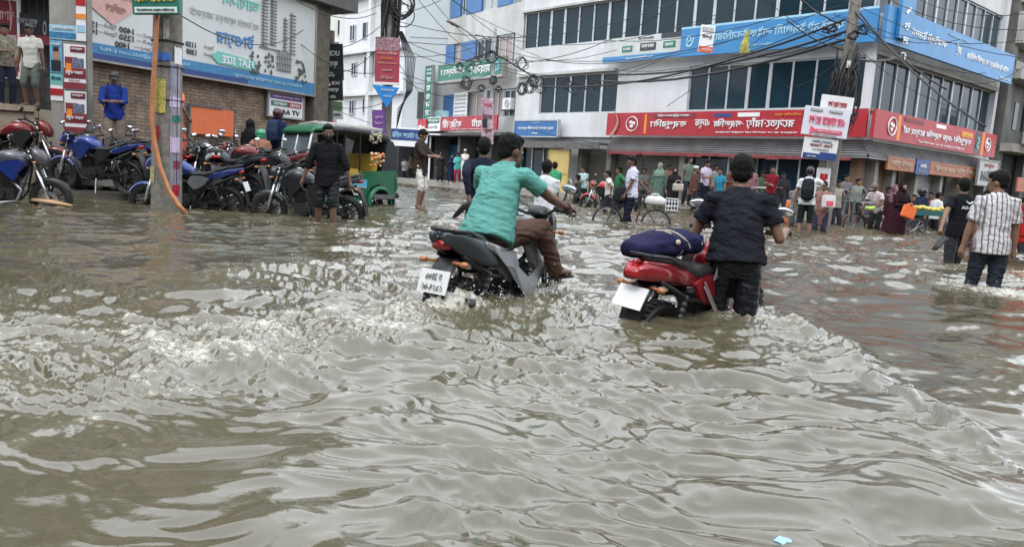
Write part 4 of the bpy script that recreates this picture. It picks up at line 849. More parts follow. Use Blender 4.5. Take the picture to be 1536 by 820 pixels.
tboard(1203, 1269, 160, 203, 18.5, 'big pale board with pink mirrored writing and a pink arrow on the tangled pole', board=pale, name='hanging_board',
       rects=((.10, .38, .82, .93, grey_p), (.52, .82, .82, .93, grey_p), (.3, .88, .10, .24, pink_p)), texts=(('এর হাড়ের রোগ', .5, .54, .8, .40, mat('pink_letter', (.75, .06, .16), .5)), ('◄', .24, .17, .16, .3, pink_p), ('যোগাযোগ করুন', .58, .17, .5, .08, white_p), ('ডাক্তার', .24, .87, .2, .06, white_p), ('চেম্বার', .67, .87, .2, .06, white_p), ('ডায়াগনস্টিক সেন্টার', .52, .05, .5, .04, maroon_p)))
tboard(1203, 1252, 206, 238, 18.55, 'lower white board with a dark blue foot on the tangled pole', board=white_p, name='hanging_board', rects=((0, 1, 0, .26, navy_p), (.5, 1, 0, .36, navy_p)), texts=(('Twin Tower', .5, .68, .7, .16, maroon_p), ('ফ্ল্যাট বিক্রয়', .5, .84, .6, .1, navy_p), ('যোগাযোগ ০১৭', .5, .48, .5, .1, grey_p), ('হটলাইন', .25, .12, .3, .08, white_p)))
cboard(1224, 1243, 252, 280, 18.75, 'small poster with a red heart shape low on the tangled pole', board=white_p, name='poster', cat='poster', rects=((.2, .48, .4, .7, red_p), (.52, .8, .4, .7, red_p), (.34, .66, .25, .5, red_p)), tilt=0)
# small hanging flags between windows
cboard(1048, 1068, 38, 79, 24, 'small white and red paper banner hanging on the cables over the blue board', board=white_p, name='banner', cat='banner', tilt=R(3), rects=((0, 1, .0, .22, mat('red_orange', (.7, .12, .06), .5)), (.1, .9, .74, .92, grey_p)), texts=(('LED', .5, .83, .6, .1, white_p), ('টু-লেট', .5, .58, .7, .14, black_p), ('ভাড়া হবে', .5, .1, .7, .1, white_p)))
yr = thing('plastic_rag', 'greenish yellow rag snagged on the cables before the blue board', 'rag', tuple(DP(1117, 80, 23)))
m = MB(); m.tube([(0, 0, 0), (-.03, 0, .25), (.02, 0, .45), (.03, 0, .72)], [(.16, .03), (.12, .06), (.08, .03), (.02, .02)], 8); m.build('rag', mat('yellow_rag', (.34, .32, .08), .8, var=.5, scale=10), yr)
# ---- cables ----
CG = 'thin overhead cables over the junction'; CGL = 'thin black overhead cable sagging across the junction'
CT = 'thick overhead cable bundles'; CTL = 'thick black cable bundle strung from the tangled grey pole'
def reg(q):
    x, y, d = q
    if y < -2: return 'above the frame'
    if x > 1340: return 'the right edge'
    if x > 1170: return 'the tangled grey pole'
    if x < 500: return 'the brick wall side'
    if x < 610: return 'the central pole'
    if x < 725: return 'the pale blank wall'
    if x < 775: return 'the street lamp'
    return 'the white building, %s part' % ('left' if x < 960 else 'right')
def cable(a, b, sag=.4, r=.012, thick=False, seed=0):
    A = DP(*a); B = DP(*b); pts = []; n = 22; rs = random.Random(seed)
    for i in range(n+1):
        t = i/n; p = A.lerp(B, t)-A; p.z -= sag*4*t*(1-t); p.z += rs.uniform(-.008, .008); pts.append(p)
    o = MB().tube(pts, r, 5 if not thick else 7).build('overhead_cable', black_cable, None, smooth=True); o.location = A
    lab = ('thick black cable bundle ' if thick else 'thin black cable ')+'running from %s to %s' % (reg(a), reg(b)); tag(o, lab, 'cable', lab.replace('cable ', 'cables ').replace('bundle ', 'bundles '))
TH = [((1268, 48, 19), (925, 112, 30), .3, .035), ((1266, 60, 19), (905, 122, 30), .35, .04), ((1268, 30, 19), (800, 128, 31), .6, .03), ((1285, 88, 19), (1352, 84, 22), .1, .035),
      ((1262, 36, 19), (1180, -20, 16), .1, .02), ((1290, 20, 19), (1478, 190, 14), .2, .022), ((1275, 10, 19), (1420, 135, 17), .15, .02), ((1180, 30, 20), (1265, 75, 19), .1, .02), ((1262, 52, 19), (1090, 80, 26), .3, .02)]
for i, (a, b, s_, r_) in enumerate(TH): cable(a, b, s_, r_, True, i)
TN = [((590, 30, 24), (1060, -20, 25), 1.0), ((590, 60, 24), (900, 10, 28), .6), ((595, 55, 24), (1010, 8, 22), 1.2), ((600, 70, 24), (735, 95, 30), .3), ((598, 85, 24), (735, 62, 30), .2),
      ((640, -10, 20), (735, 78, 30), .2), ((620, -10, 18), (735, 90, 30), .3), ((662, -10, 20), (830, 60, 28), .3), ((680, 0, 20), (860, 95, 29), .4), ((570, 40, 24), (470, 70, 24), .3), ((570, 70, 24), (470, 105, 24), .4),
      ((565, 20, 24), (430, -8, 16), .3), ((455, 45, 23), (262, 17, 13), .5), ((450, 65, 23), (600, 100, 24), .5), ((600, 108, 24), (735, 110, 30), .4), ((604, 118, 24), (735, 130, 30), .5), ((735, 95, 30), (1000, 85, 29), .6),
      ((735, 100, 30), (1035, 110, 29), .5), ((735, 85, 30), (925, 75, 31), .3), ((770, 60, 29), (1080, 20, 24), .5), ((740, 70, 30), (1100, 60, 24), .7), ((900, 60, 27), (1262, -5, 19), .4), ((820, 90, 28), (1262, 8, 19), .5), ((925, 105, 30), (1262, 22, 19), .5),
      ((1265, 25, 19), (1536, 60, 18), .3), ((1270, 0, 19), (1540, 88, 16), .2), ((1360, -10, 17), (1540, 20, 14), .2), ((1320, -8, 16), (1540, 45, 14), .2), ((1275, 60, 19), (1450, 165, 21), .3), ((1285, 40, 19), (1480, 110, 19), .3), ((1250, 20, 18), (1440, 60, 18), .3),
      ((880, 125, 31), (1020, 75, 29), .2), ((1000, 160, 28.7), (1150, 50, 24), .05), ((855, 210, 31), (920, 225, 31), .1), ((1265, 85, 19), (1180, 130, 25), .2), ((1440, 120, 17), (1536, 100, 17), .2), ((503, 20, 40), (600, -10, 24), .3), ((455, 140, 24), (575, 155, 24), .3), ((462, 145, 24), (640, 200, 40), .3), ((800, 195, 30), (910, 215, 31), .1),
      ((598, 95, 24), (670, 180, 42), .2), ((600, 20, 24), (680, -10, 26), .1), ((735, 132, 30), (790, 125, 31), .15), ((1140, -10, 18), (1262, 60, 19), .2), ((1150, -10, 18), (1010, 40, 25), .2)]
for i, (a, b, s_) in enumerate(TN): cable(a, b, s_, .011 if a[2] > 22 else .008, False, 100+i)
# ---------------- vehicles ----------------
rubber = mat('wet_black_rubber', (.016, .016, .016), .55, bump=.3, bscale=60); plastic = mat('black_plastic', (.016, .017, .019), .42, var=.3, scale=12, spec=.4, dirt=.35, dirtc=(.06, .05, .038))
seat_m = mat('black_seat_vinyl', (.02, .02, .022), .45, bump=.15, bscale=90); chrome = mat('scuffed_chrome', (.55, .56, .57), .22, .9, var=.1); engine_m = mat('dark_engine_metal', (.055, .055, .058), .45, .6, var=.4, scale=20)
silver = mat('silver_metal_paint', (.32, .33, .35), .35, .5, var=.08); redlens = mat('red_lens', (.34, .01, .015), .2, spec=.6); amber = mat('amber_lens', (.42, .17, .06), .25); mirror_m = mat('mirror_glass', (.75, .78, .8), .08, .9)
rim_m = mat('dark_rim', (.03, .03, .032), .4, .5); white_plastic = mat('white_plastic', (.62, .63, .64), .35); steel = mat('brushed_steel', (.38, .38, .39), .35, .8)
frame_m = mat('frame_black', (.02, .02, .021), .4, .3)
def paint(name, c, r=.25): return mat('paint_'+name, c, r, .15, var=.12, spec=.55, coat=.25, dirt=.45, dirtc=(.10, .085, .06), scale=5)
def loft(mb, secs, n=16, p=2.4):
    """sections (x, y, z, half width, half height) joined along x, superellipse cross-section"""
    vs = []; k = len(secs)
    for (x, y, z, hw, hh) in secs:
        for j in range(n):
            a = 2*math.pi*j/n; c, s = math.cos(a), math.sin(a)
            vs.append((x, y+hw*math.copysign(abs(c)**(2/p), c), z+hh*math.copysign(abs(s)**(2/p), s)))
    fs = [(i*n+j, i*n+(j+1) % n, (i+1)*n+(j+1) % n, (i+1)*n+j) for i in range(k-1) for j in range(n)]+[tuple(range(n))[::-1], tuple(range((k-1)*n, k*n))]
    return mb.add(vs, fs)
def wheel(root, x, r, w, disc=True, steer=0, spoke=5, name='wheel'):
    o = bpy.data.objects.new(name, None); col.objects.link(o); o.parent = root; o.location = (x, 0, r); o.rotation_euler = (0, 0, steer); o.empty_display_size = .1
    m = MB(); t = w/2
    m.lathe([(r-.075, -t*.7), (r-.03, -t), (r-.008, -t*.75), (r, 0), (r-.008, t*.75), (r-.03, t), (r-.075, t*.7), (r-.075, -t*.7)], n=36)
    for i in range(36):
        a = 2*math.pi*i/36
        for s in (-1, 1): m.box(((r-.004)*math.cos(a), s*t*.5, (r-.004)*math.sin(a)), (.022, t*.7, .016), M=None)
    m.build('tyre', rubber, o, angle=50)
    m = MB(); m.lathe([(r-.07, -t*.72), (r-.095, -t*.5), (r-.095, t*.5), (r-.07, t*.72), (r-.07, -t*.72)], n=32)
    for i in range(spoke):
        a = 2*math.pi*i/spoke+.3
        for da in (-.16, .16): m.tube([(.03*math.cos(a), 0, .03*math.sin(a)), ((r-.09)*math.cos(a+da), 0, (r-.09)*math.sin(a+da))], [.022, .014], 6)
    m.lathe([(.001, -.06), (.035, -.06), (.035, .06), (.001, .06)], n=14); m.build('rim', rim_m, o, angle=40)
    if disc:
        m = MB(); m.lathe([(.06, -t-.012), (.125, -t-.012), (.125, -t-.008), (.06, -t-.008), (.06, -t-.012)], n=28); m.build('brake_disc', steel, o, angle=40)
    return o
def moto(label, body, accent=None, name='motorcycle', group=None, style='parked', lamp='round', plate=True, plate_text=None, muf=steel, seatm=None, steer=0, side=None, front=None):
    body = body; accent = accent or body; S = lambda *a: a
    t = thing(name, label, 'motorcycle', group=group)
    wheel(t, -.66, .31, .13, True); wf = wheel(t, .66, .30, .10, True, steer)
    # frame and engine
    m = MB()
    for s in (-1, 1):
        m.tube([(.40, .03*s, .86), (.05, .11*s, .70), (-.28, .12*s, .60), (-.42, .12*s, .62), (-.80, .10*s, .80)], .017, 7)
        m.tube([(.42, .03*s, .78), (.30, .10*s, .40), (.18, .12*s, .26), (-.20, .12*s, .26), (-.32, .12*s, .50)], .016, 7)
    m.build('frame', frame_m, t, smooth=True)
    m = MB(); m.box((.02, 0, .36), (.36, .22, .22)); m.box((.10, 0, .54), (.18, .18, .24), M=Matrix.Rotation(R(14), 3, 'Y')); m.tube([(-.02, -.16, .37), (-.02, .16, .37)], .10, 16); m.tube([(-.14, -.13, .42), (-.14, .13, .42)], .07, 12)
    for i in range(6): m.box((.10+.007*i, 0, .46+i*.032), (.22, .225, .009), M=Matrix.Rotation(R(14), 3, 'Y'))
    m.box((-.15, 0, .55), (.2, .16, .16)); m.build('engine', engine_m, t, bevel=.012)
    m = MB()
    for s in (-1, 1): m.tube([(-.66, .10*s, .31), (-.22, .09*s, .38)], .022, 7)
    m.tube([(-.66, -.12, .31), (-.66, .12, .31)], .016, 8); m.build('swingarm', frame_m, t, smooth=True)
    m = MB(); m.box((-.42, .125, .36), (.5, .02, .06), M=Matrix.Rotation(R(6), 3, 'Y')); m.build('chain_guard', plastic, t, bevel=.006)
    for s in (-1, 1):
        m = MB(); a = Vector((-.60, .13*s, .36)); b = Vector((-.47, .12*s, .66))
        pts = [a.lerp(b, i/14) for i in range(15)]; m.tube(pts, [.026 if i % 2 else .019 for i in range(15)], 10); m.build('shock_absorber', plastic , t)
    # fork
    f = bpy.data.objects.new('fork', None); col.objects.link(f); f.parent = t; f.location = (.45, 0, .80); f.rotation_euler = (0, 0, steer*.0)
    for s in (-1, 1):
        m = MB(); m.tube([(.21, .085*s, -.50), (.17, .085*s, -.36), (.075, .085*s, -.06)], [.027, .026, .022], 9); m.tube([(.075, .085*s, -.06), (-.02, .085*s, .22)], .017, 8); m.build('fork_leg', chrome, f, smooth=True)
    m = MB(); m.box((.03, 0, .10), (.07, .24, .03)); m.box((-.01, 0, .19), (.07, .22, .025)); m.build('fork_yoke', frame_m, f, bevel=.005)
    m = MB()
    for i, a in enumerate(range(8)): pass
    secs = []
    vs = []; n = 12
    for i in range(n+1):
        a = R(28+i*118/n); rr_ = .325
        for (yy, dr) in ((-.055, -.03), (-.04, 0), (0, .012), (.04, 0), (.055, -.03)): vs.append((.66+(rr_+dr)*math.cos(a), yy, .30+(rr_+dr)*math.sin(a)))
    m.add(vs, [(i*5+j, i*5+j+1, (i+1)*5+j+1, (i+1)*5+j) for i in range(n) for j in range(4)]); m.build('front_fender', front or body, t, smooth=True)
    # tank, shrouds, side panels, tail
    m = MB(); loft(m, [(.40, 0, .83, .05, .05), (.34, 0, .87, .12, .09), (.20, 0, .90, .155, .125), (.05, 0, .89, .15, .12), (-.08, 0, .84, .11, .09), (-.14, 0, .81, .07, .06)]); tk = m.build('fuel_tank', body, t, smooth=True)
    m = MB(); m.lathe([(.001, .012), (.035, .012), (.04, 0)], (.14, 0, 1.02), 16, 'z'); m.build('fuel_cap', chrome, tk)
    for s in (-1, 1):
        m = MB(); y0 = .115*s; y1 = .155*s
        m.prism([(.42, .82), (.30, .70), (.22, .56), (.10, .66), (.0, .80), (.12, .88), (.3, .9)], min(y0, y1), max(y0, y1)); m.build('tank_shroud', accent, t, bevel=.012)
        m = MB(); m.prism([(-.12, .78), (-.05, .66), (-.16, .54), (-.30, .60), (-.42, .74), (-.3, .78)], min(y0*.9, y1*.9), max(y0*.9, y1*.9)); m.build('side_cover', side or plastic, t, bevel=.012)
        m = MB(); loft(m, [(-.30, .10*s, .74, .02, .045), (-.50, .105*s, .79, .028, .06), (-.72, .09*s, .86, .03, .055), (-.92, .04*s, .92, .02, .025)], 10); m.build('tail_panel', body, t, smooth=True)
    m = MB(); loft(m, [(-.02, 0, .82, .09, .03), (-.14, 0, .80, .13, .045), (-.34, 0, .80, .14, .05), (-.48, 0, .84, .12, .06), (-.52, 0, .88, .11, .05), (-.70, 0, .92, .10, .045), (-.84, 0, .945, .07, .03)]); m.build('seat', seatm or seat_m, t, smooth=True)
    m = MB()
    for s in (-1, 1): m.tube([(-.55, .13*s, .87), (-.75, .13*s, .96), (-.90, .09*s, .98)], .013, 7)
    m.tube([(-.90, -.09, .98), (-.90, .09, .98)], .013, 7); m.build('grab_rail', plastic, t, smooth=True)
    m = MB(); loft(m, [(-.84, 0, .87, .06, .03), (-.93, 0, .88, .065, .03)], 12, 4); m.build('tail_light', redlens, t, smooth=True)
    m = MB(); vs = []; P_ = [(-.60, .78), (-.84, .78), (-.93, .70), (-.99, .52), (-1.02, .33)]
    for (x, z) in P_:
        for (yy, dz) in ((-.085, -.02), (-.07, 0), (.07, 0), (.085, -.02)): vs.append((x, yy, z+dz))
    vs += [(v[0]+.02, v[1], v[2]-.005) for v in vs]; q = len(P_)*4
    m.add(vs, [(i*4+j, i*4+j+1, (i+1)*4+j+1, (i+1)*4+j) for i in range(len(P_)-1) for j in range(3)]+[(q+i*4+j, q+(i+1)*4+j, q+(i+1)*4+j+1, q+i*4+j+1) for i in range(len(P_)-1) for j in range(3)]); rf = m.build('rear_fender', plastic, t, angle=40)
    if plate:
        m = MB(); PM = Matrix.Rotation(R(20), 3, 'Y'); m.box((-.985 if style != 'red' else -.99, 0, .64 if style != 'red' else .70), (.008, .23, .16), M=PM if style != 'red' else Matrix.Rotation(R(34), 3, 'Y')); pl = m.build('number_plate', white_p, rf)
        if plate_text:
            for k, (bd, zz, w_) in enumerate(plate_text):
                o = link('lettering', text_mesh(bd, 1, w_, .045, bold=0, ext=.001), black_p, pl); o.location = (-.9925-.0*k+(zz)*.34-.004, 0, .64+zz); o.rotation_euler = (R(90), 0, R(-90))
                o.rotation_euler = (Matrix.Rotation(R(20), 3, 'Y')@Matrix.Rotation(R(-90), 3, 'Z')@Matrix.Rotation(R(90), 3, 'X')).to_euler()
    for s in (-1, 1):
        m = MB(); m.tube([(-.86, .06*s, .76), (-.87, .13*s, .76)], .011, 7); m.ball((-.88, .165*s, .76), (.026, .034, .022), 12, 8); m.build('indicator', amber, t, smooth=True)
        m = MB(); m.tube([(.53, .08*s, .86), (.54, .15*s, .86)], .010, 7); m.ball((.55, .18*s, .86), (.024, .030, .020), 12, 8); m.build('indicator', amber, t, smooth=True)
    # headlight and bars
    m = MB()
    if lamp == 'round':
        loft(m, [(.46, 0, .92, .06, .06), (.52, 0, .92, .10, .10), (.58, 0, .92, .11, .11), (.60, 0, .92, .10, .10)], 18, 2.1); hd = m.build('headlight', body, t, smooth=True)
    else:
        loft(m, [(.42, 0, .97, .06, .05), (.50, 0, .95, .12, .12), (.60, 0, .90, .11, .12), (.66, 0, .86, .06, .07)], 18, 2.6); hd = m.build('headlight_cowl', body, t, smooth=True)
    m = MB(); m.ball((.595 if lamp == 'round' else .625, 0, .92 if lamp == 'round' else .885), (.03, .085 if lamp == 'round' else .07, .085 if lamp == 'round' else .05), 16, 10); m.build('lens', mat('headlamp_glass', (.6, .62, .64), .1, .3), hd, smooth=True)
    m = MB(); loft(m, [(.40, 0, 1.0, .07, .03), (.46, 0, 1.04, .09, .035), (.50, 0, 1.03, .07, .02)], 12); m.build('instrument_cluster', plastic, t, smooth=True)
    m = MB(); m.tube([(.30, -.36, 1.06), (.34, -.22, 1.07), (.41, -.10, 1.01), (.41, .10, 1.01), (.34, .22, 1.07), (.30, .36, 1.06)], .013, 9); hb = m.build('handlebar', chrome if style == 'red' else frame_m, t, smooth=True)
    for s in (-1, 1):
        m = MB(); m.tube([(.335, .24*s, 1.069), (.30, .37*s, 1.06)], .019, 10); m.box((.345, .23*s, 1.07), (.05, .05, .04)); m.build('grip', rubber, hb, smooth=False)
        m = MB(); m.tube([(.37, .23*s, 1.06), (.375, .30*s, 1.05), (.35, .38*s, 1.045)], .007, 6); m.build('lever', steel, hb, smooth=True)
        mr = bpy.data.objects.new('mirror', None); col.objects.link(mr); mr.parent = t; mr.location = (.34, .25*s, 1.06); mr.scale = (.9, .95, .8)
        m = MB(); m.tube([(0, 0, 0), (.02, .03*s, .12), (-.01, .06*s, .19)], .007, 6); m.build('stalk', frame_m, mr, smooth=True)
        m = MB(); MM = Matrix.Rotation(R(-12*s), 3, 'X'); m.ball((-.005, .085*s, .225), (.022, .078, .045), 16, 10, M=MM); m.build('shell', plastic, mr, smooth=True)
        m = MB(); m.ball((-.021, .085*s, .225), (.010, .068, .037), 16, 8, M=MM); m.build('mirror_glass', mirror_m, mr, smooth=True)
    m = MB(); m.tube([(.18, -.09, .56), (.30, -.11, .44), (.24, -.13, .27), (0, -.15, .24), (-.25, -.17, .27), (-.42, -.18, .33)], .022, 9); m.build('exhaust_pipe', steel, t, smooth=True)
    m = MB(); m.tube([(-.34, -.185, .30), (-.42, -.19, .33), (-.80, -.20, .47), (-.88, -.20, .50)], [.025, .048, .055, .04], 14); m.build('muffler', muf, t, smooth=True)
    m = MB(); m.tube([(-.05, -.26, .33), (-.05, .26, .33)], .012, 7); m.tube([(-.28, -.24, .40), (-.28, -.12, .42)], .010, 6); m.tube([(-.28, .24, .40), (-.28, .12, .42)], .010, 6)
    for s in (-1, 1): m.box((-.05, .24*s, .335), (.04, .10, .02))
    m.build('footrest', frame_m, t)
    m = MB(); m.tube([(-.10, .14, .28), (-.16, .26, .02)], .011, 7); m.build('side_stand', steel, t)
    return t
def place(t, x, y, z, head, lean=0.0, sc=1.0):
    t.location = (x, y, z); t.rotation_mode = 'ZYX'; t.rotation_euler = (R(lean), 0, R(head)); t.scale = (sc, sc, sc)
def turn_bar(t, deg):
    Q = Matrix.Rotation(R(deg), 3, 'Z'); p = Vector((.41, 0, 0))
    for c in t.children:
        if c.name.split('.')[0] in ('handlebar', 'mirror'): c.location = p+Q@(Vector(c.location)-p); c.rotation_euler = (0, 0, R(deg))
# ridden motorcycle: silver panels
gunm = mat('gunmetal_tail', (.045, .055, .065), .35, .3)
b1 = moto('black and silver motorcycle being ridden through deep water, rear plate hanging off a dark fender', paint('black', (.02, .022, .025)), silver, name='motorcycle', side=silver, lamp='cowl', plate_text=(('ঢ 20৬৯', .036, .13), ('৫২৫৭-৬৫', -.036, .17)), muf=mat('black_muffler', (.03, .03, .03), .4, .3))
place(b1, -.04, 5.76, -.38, 61, 3, 1.0)
m = MB(); m.prism([(-.50, .82), (-.30, .78), (-.02, .40), (.02, .28), (.10, .27), (.14, .42), (.24, .64), (.02, .56), (-.14, .66), (-.34, .70)], -.185, -.165); m.build('belly_panel', silver, b1, bevel=.006)
m = MB(); m.prism([(-.50, .82), (-.30, .78), (-.02, .40), (.02, .28), (.10, .27), (.14, .42), (.24, .64), (.02, .56), (-.14, .66), (-.34, .70)], .165, .185); m.build('belly_panel', silver, b1, bevel=.006)
for s in (-1, 1):
    m = MB(); loft(m, [(-.20, .10*s, .70, .02, .04), (-.40, .115*s, .76, .045, .085), (-.62, .11*s, .82, .055, .095), (-.82, .085*s, .89, .045, .075), (-.96, .05*s, .94, .02, .03)], 14, 2.8); m.build('tail_panel', gunm, b1, smooth=True)
    m = MB(); loft(m, [(-.30, .155*s, .78, .010, .03), (-.46, .165*s, .82, .014, .035), (-.60, .160*s, .87, .010, .02)], 10, 3); m.build('side_trim', silver, b1, smooth=True)
for t_ in (b1,):
    for s, dx in ((-1, 0), (1, .02)):
        m = MB(); m.tube([(.36, .24*s, 1.06), (.46, .20*s, 1.10), (.52, .10*s, 1.04), (.48, .04*s, .90)], .006, 6); m.build('control_cable', black_cable, t_, smooth=True)
# red motorcycle being pushed
rp2 = paint('red', (.30, .012, .020))
b2 = moto('red motorcycle with silver stripes being pushed, a tied navy bundle on its seat', rp2, rp2, style='red', muf=mat('black_muffler', (.03, .03, .03), .4, .3), side=rp2, lamp='cowl')
place(b2, 1.43, 5.45, -.39, 46, 5, .96); turn_bar(b2, 22)
stripe = mat('silver_stripe', (.5, .5, .52), .3, .3)
for s in (-1, 1):
    y0, y1 = sorted((.152*s, .164*s))
    for (o_, w_) in ((0, .012), (.035, .008)):
        m = MB(); m.prism([(.40+o_*0, .66+o_), (.06, .50+o_), (-.05, .42+o_), (-.30, .70+o_), (-.30, .70+o_+w_*1.6), (-.05, .42+o_+w_*2.2), (.06, .50+o_+w_*1.8), (.40, .66+o_+w_*1.6)], y0, y1); m.build('stripe', stripe, b2)
    m = MB(); m.prism([(.42, .72), (.14, .60), (-.06, .40), (-.02, .30), (.16, .34), (.34, .50)], *sorted((.135*s, .15*s))); m.build('engine_cowl', rp2, b2, bevel=.006)
    m = MB(); m.prism([(-.18, .74), (.10, .80), (.16, .96), (.02, 1.0), (-.12, .9)], *sorted((.15*s, .158*s))); m.build('tank_cover', mat('silver_tank_cover', (.35, .37, .40), .35, .4), b2, bevel=.004)
    m = MB(); loft(m, [(-.55, .09*s, .79, .035, .05), (-.75, .085*s, .84, .04, .055), (-.93, .06*s, .87, .04, .06), (-1.0, .045*s, .87, .02, .035)], 12, 2.6); m.build('tail_panel', rp2, b2, smooth=True)
m = MB(); loft(m, [(-.94, 0, .87, .08, .05), (-1.02, 0, .86, .055, .035)], 14, 3); m.build('tail_light', redlens, b2, smooth=True)
m = MB(); m.box((-.99, 0, .46), (.015, .07, .05), M=Matrix.Rotation(R(12), 3, 'Y')); m.build('reflector', redlens, b2)
# bundle
bn = thing('cloth_bundle', 'navy cloth bundle tied with pale rope on the seat of the red motorcycle', 'bundle', b2.matrix_world.translation)
place(bn, *(Vector((1.43, 5.45, -.35))+Matrix.Rotation(R(46), 3, 'Z')@Vector((-.46, .02, .865))), 42, 5, .70)
m = MB(); loft(m, [(-.62, .02, .02, .12, .07), (-.42, .02, .04, .19, .105), (-.20, .0, .055, .21, .125), (.05, -.01, .05, .21, .12), (.28, 0, .04, .19, .11), (.38, 0, .02, .12, .07)], 26, 2.6)
me = m.mesh(); bm = bmesh.new(); bm.from_mesh(me); bmesh.ops.subdivide_edges(bm, edges=bm.edges[:], cuts=4, use_grid_fill=True); bm.to_mesh(me); bm.free(); me.update()
a = np.empty(len(me.vertices)*3, np.float32); me.vertices.foreach_get('co', a); a = a.reshape(-1, 3)
k = 1+.05*(.3-2*np.abs(perlin(a[:, 0]*9+a[:, 1]*5, a[:, 2]*11+a[:, 1]*6, 8)))+.16*perlin(a[:, 0]*7+a[:, 2]*5, a[:, 1]*6, 5)+.07*perlin(a[:, 0]*17, a[:, 1]*14+a[:, 2]*12, 6)-.10*np.exp(-((a[:, 0]+.12+a[:, 1]*.5)/.02)**2)
a[:, 1:] *= k[:, None]; me.vertices.foreach_set('co', a.ravel()); me.update(); link('cloth', me, cloth('navy_bundle', (.018, .018, .055)), bn, True)
m = MB()
for (x0, x1) in ((-.20, -.02), (-.16, .16)):
    pts = []
    for i in range(21):
        a_ = 2*math.pi*i/20; pts.append((x0+(x1-x0)*(i/20 if i < 11 else (20-i)/20)*2*.5+.02*math.sin(a_*2), .215*math.cos(a_), .05+.13*math.sin(a_)))
    m.tube(pts, .009, 6)
m.ball((-.17, -.19, .10), (.035, .03, .03), 8, 6); m.build('rope', mat('pale_rope', (.52, .45, .36), .8, bump=.3), bn, smooth=True)
m = MB(); m.box((.22, -.20, .04), (.012, .01, .07)); m.box((.27, -.19, .10), (.012, .01, .09)); m.build('white_strap', white_p, bn)
# parked motorcycles
mat('slate_paint', (.045, .055, .06), .3, .4)
blue_pt = paint('blue', (.009, .034, .22)); rp3 = paint('dark_red', (.17, .010, .014)); GP = 'motorcycles parked along the left kerb'
def park(px, py, d, z, head, lean, sc=1.0, **k):
    k.setdefault('plate', px in (282, 385)); t = moto(**k); p = DP(px, py, d); place(t, p.x, p.y, z-(.07 if z > .05 else 0), head, lean, sc*1.05); return t
park(146, 285, 13.9, .2, 172, 5, .98, label='blue parked motorcycle facing left on the kerb, between the poster pillar and the posted pole', body=blue_pt, accent=blue_pt, lamp='cowl', group=GP, side=plastic)
park(282, 310, 13.0, -.22, 182, 4, 1.0, label='blue motorcycle parked in the water just right of the posted pole, silver muffler', body=blue_pt, accent=silver, lamp='cowl', group=GP, side=silver)
park(8, 300, 11.7, -.22, 8, 5, 1.0, label='black and blue motorcycle at the left edge with a grey tank, nose to the right', body=mat('pearl_grey_paint', (.11, .11, .12), .3, .4), accent=blue_pt, front=plastic, lamp='cowl', group=GP)
park(20, 270, 14.4, .28, 12, 4, 1.08, label='red motorcycle at the left edge behind the black and blue one', body=rp3, accent=plastic, lamp='cowl', group=GP)
park(190, 270, 15.4, .2, 150, 4, .98, label='second blue motorcycle standing behind in the parked row, below the man in blue', body=blue_pt, accent=plastic, lamp='cowl', group=GP)
park(312, 285, 14.6, .12, 122, 5, 1.04, label='black and white motorcycle with a white nose, under the orange board', body=white_plastic, accent=plastic, front=white_plastic, lamp='cowl', group=GP, side=plastic)
park(352, 290, 15.3, .12, 150, 4, 1.0, label='all black motorcycle deep in the parked row behind the blue one', body=plastic, accent=plastic, lamp='round', group=GP)
park(385, 285, 14.9, .12, 200, 5, 1.08, label='red and black motorcycle with its tail raised toward the grey one', body=rp3, accent=plastic, lamp='cowl', group=GP)
park(462, 318, 12.9, -.24, 174, 5, 1.0, label='grey and dark motorcycle standing in the water behind the bearded man', body=mat('slate_paint', (.045, .055, .06), .3, .4), accent=plastic, lamp='round', group=GP, steer=R(10), muf=chrome)
park(240, 285, 15.9, .2, 160, 3, .96, label='dark motorcycle mostly hidden behind the posted pole', body=plastic, accent=blue_pt, lamp='round', group=GP)
park(912, 300, 24, -.18, 150, 4, 1.0, label='small black motorcycle with a red tank far off by the steel hoops', body=paint('bright_red', (.55, .02, .02)), accent=plastic, lamp='round', name='motorcycle')
for (px, py, d, hd_, lab, c_) in ((55, 270, 16.0, 140, 'dark motorcycle squeezed behind the red one near the ledge', plastic), (118, 280, 15.2, 120, 'black motorcycle behind the blue one beside the poster pillar', plastic), (212, 285, 14.6, 165, 'black motorcycle just left of the posted pole', plastic),
        (335, 300, 14.0, 160, 'dark grey motorcycle tucked behind the blue one right of the posted pole', mat('slate_paint', (.045, .055, .06), .3, .4)), (425, 300, 14.6, 150, 'black motorcycle beside the front of the autorickshaw', plastic), (295, 290, 15.6, 105, 'dark motorcycle with upright mirrors before the orange board', plastic)):
    park(px, py, d, .12, hd_, 4, .98, label=lab, body=c_, accent=plastic, lamp='cowl', group=GP)
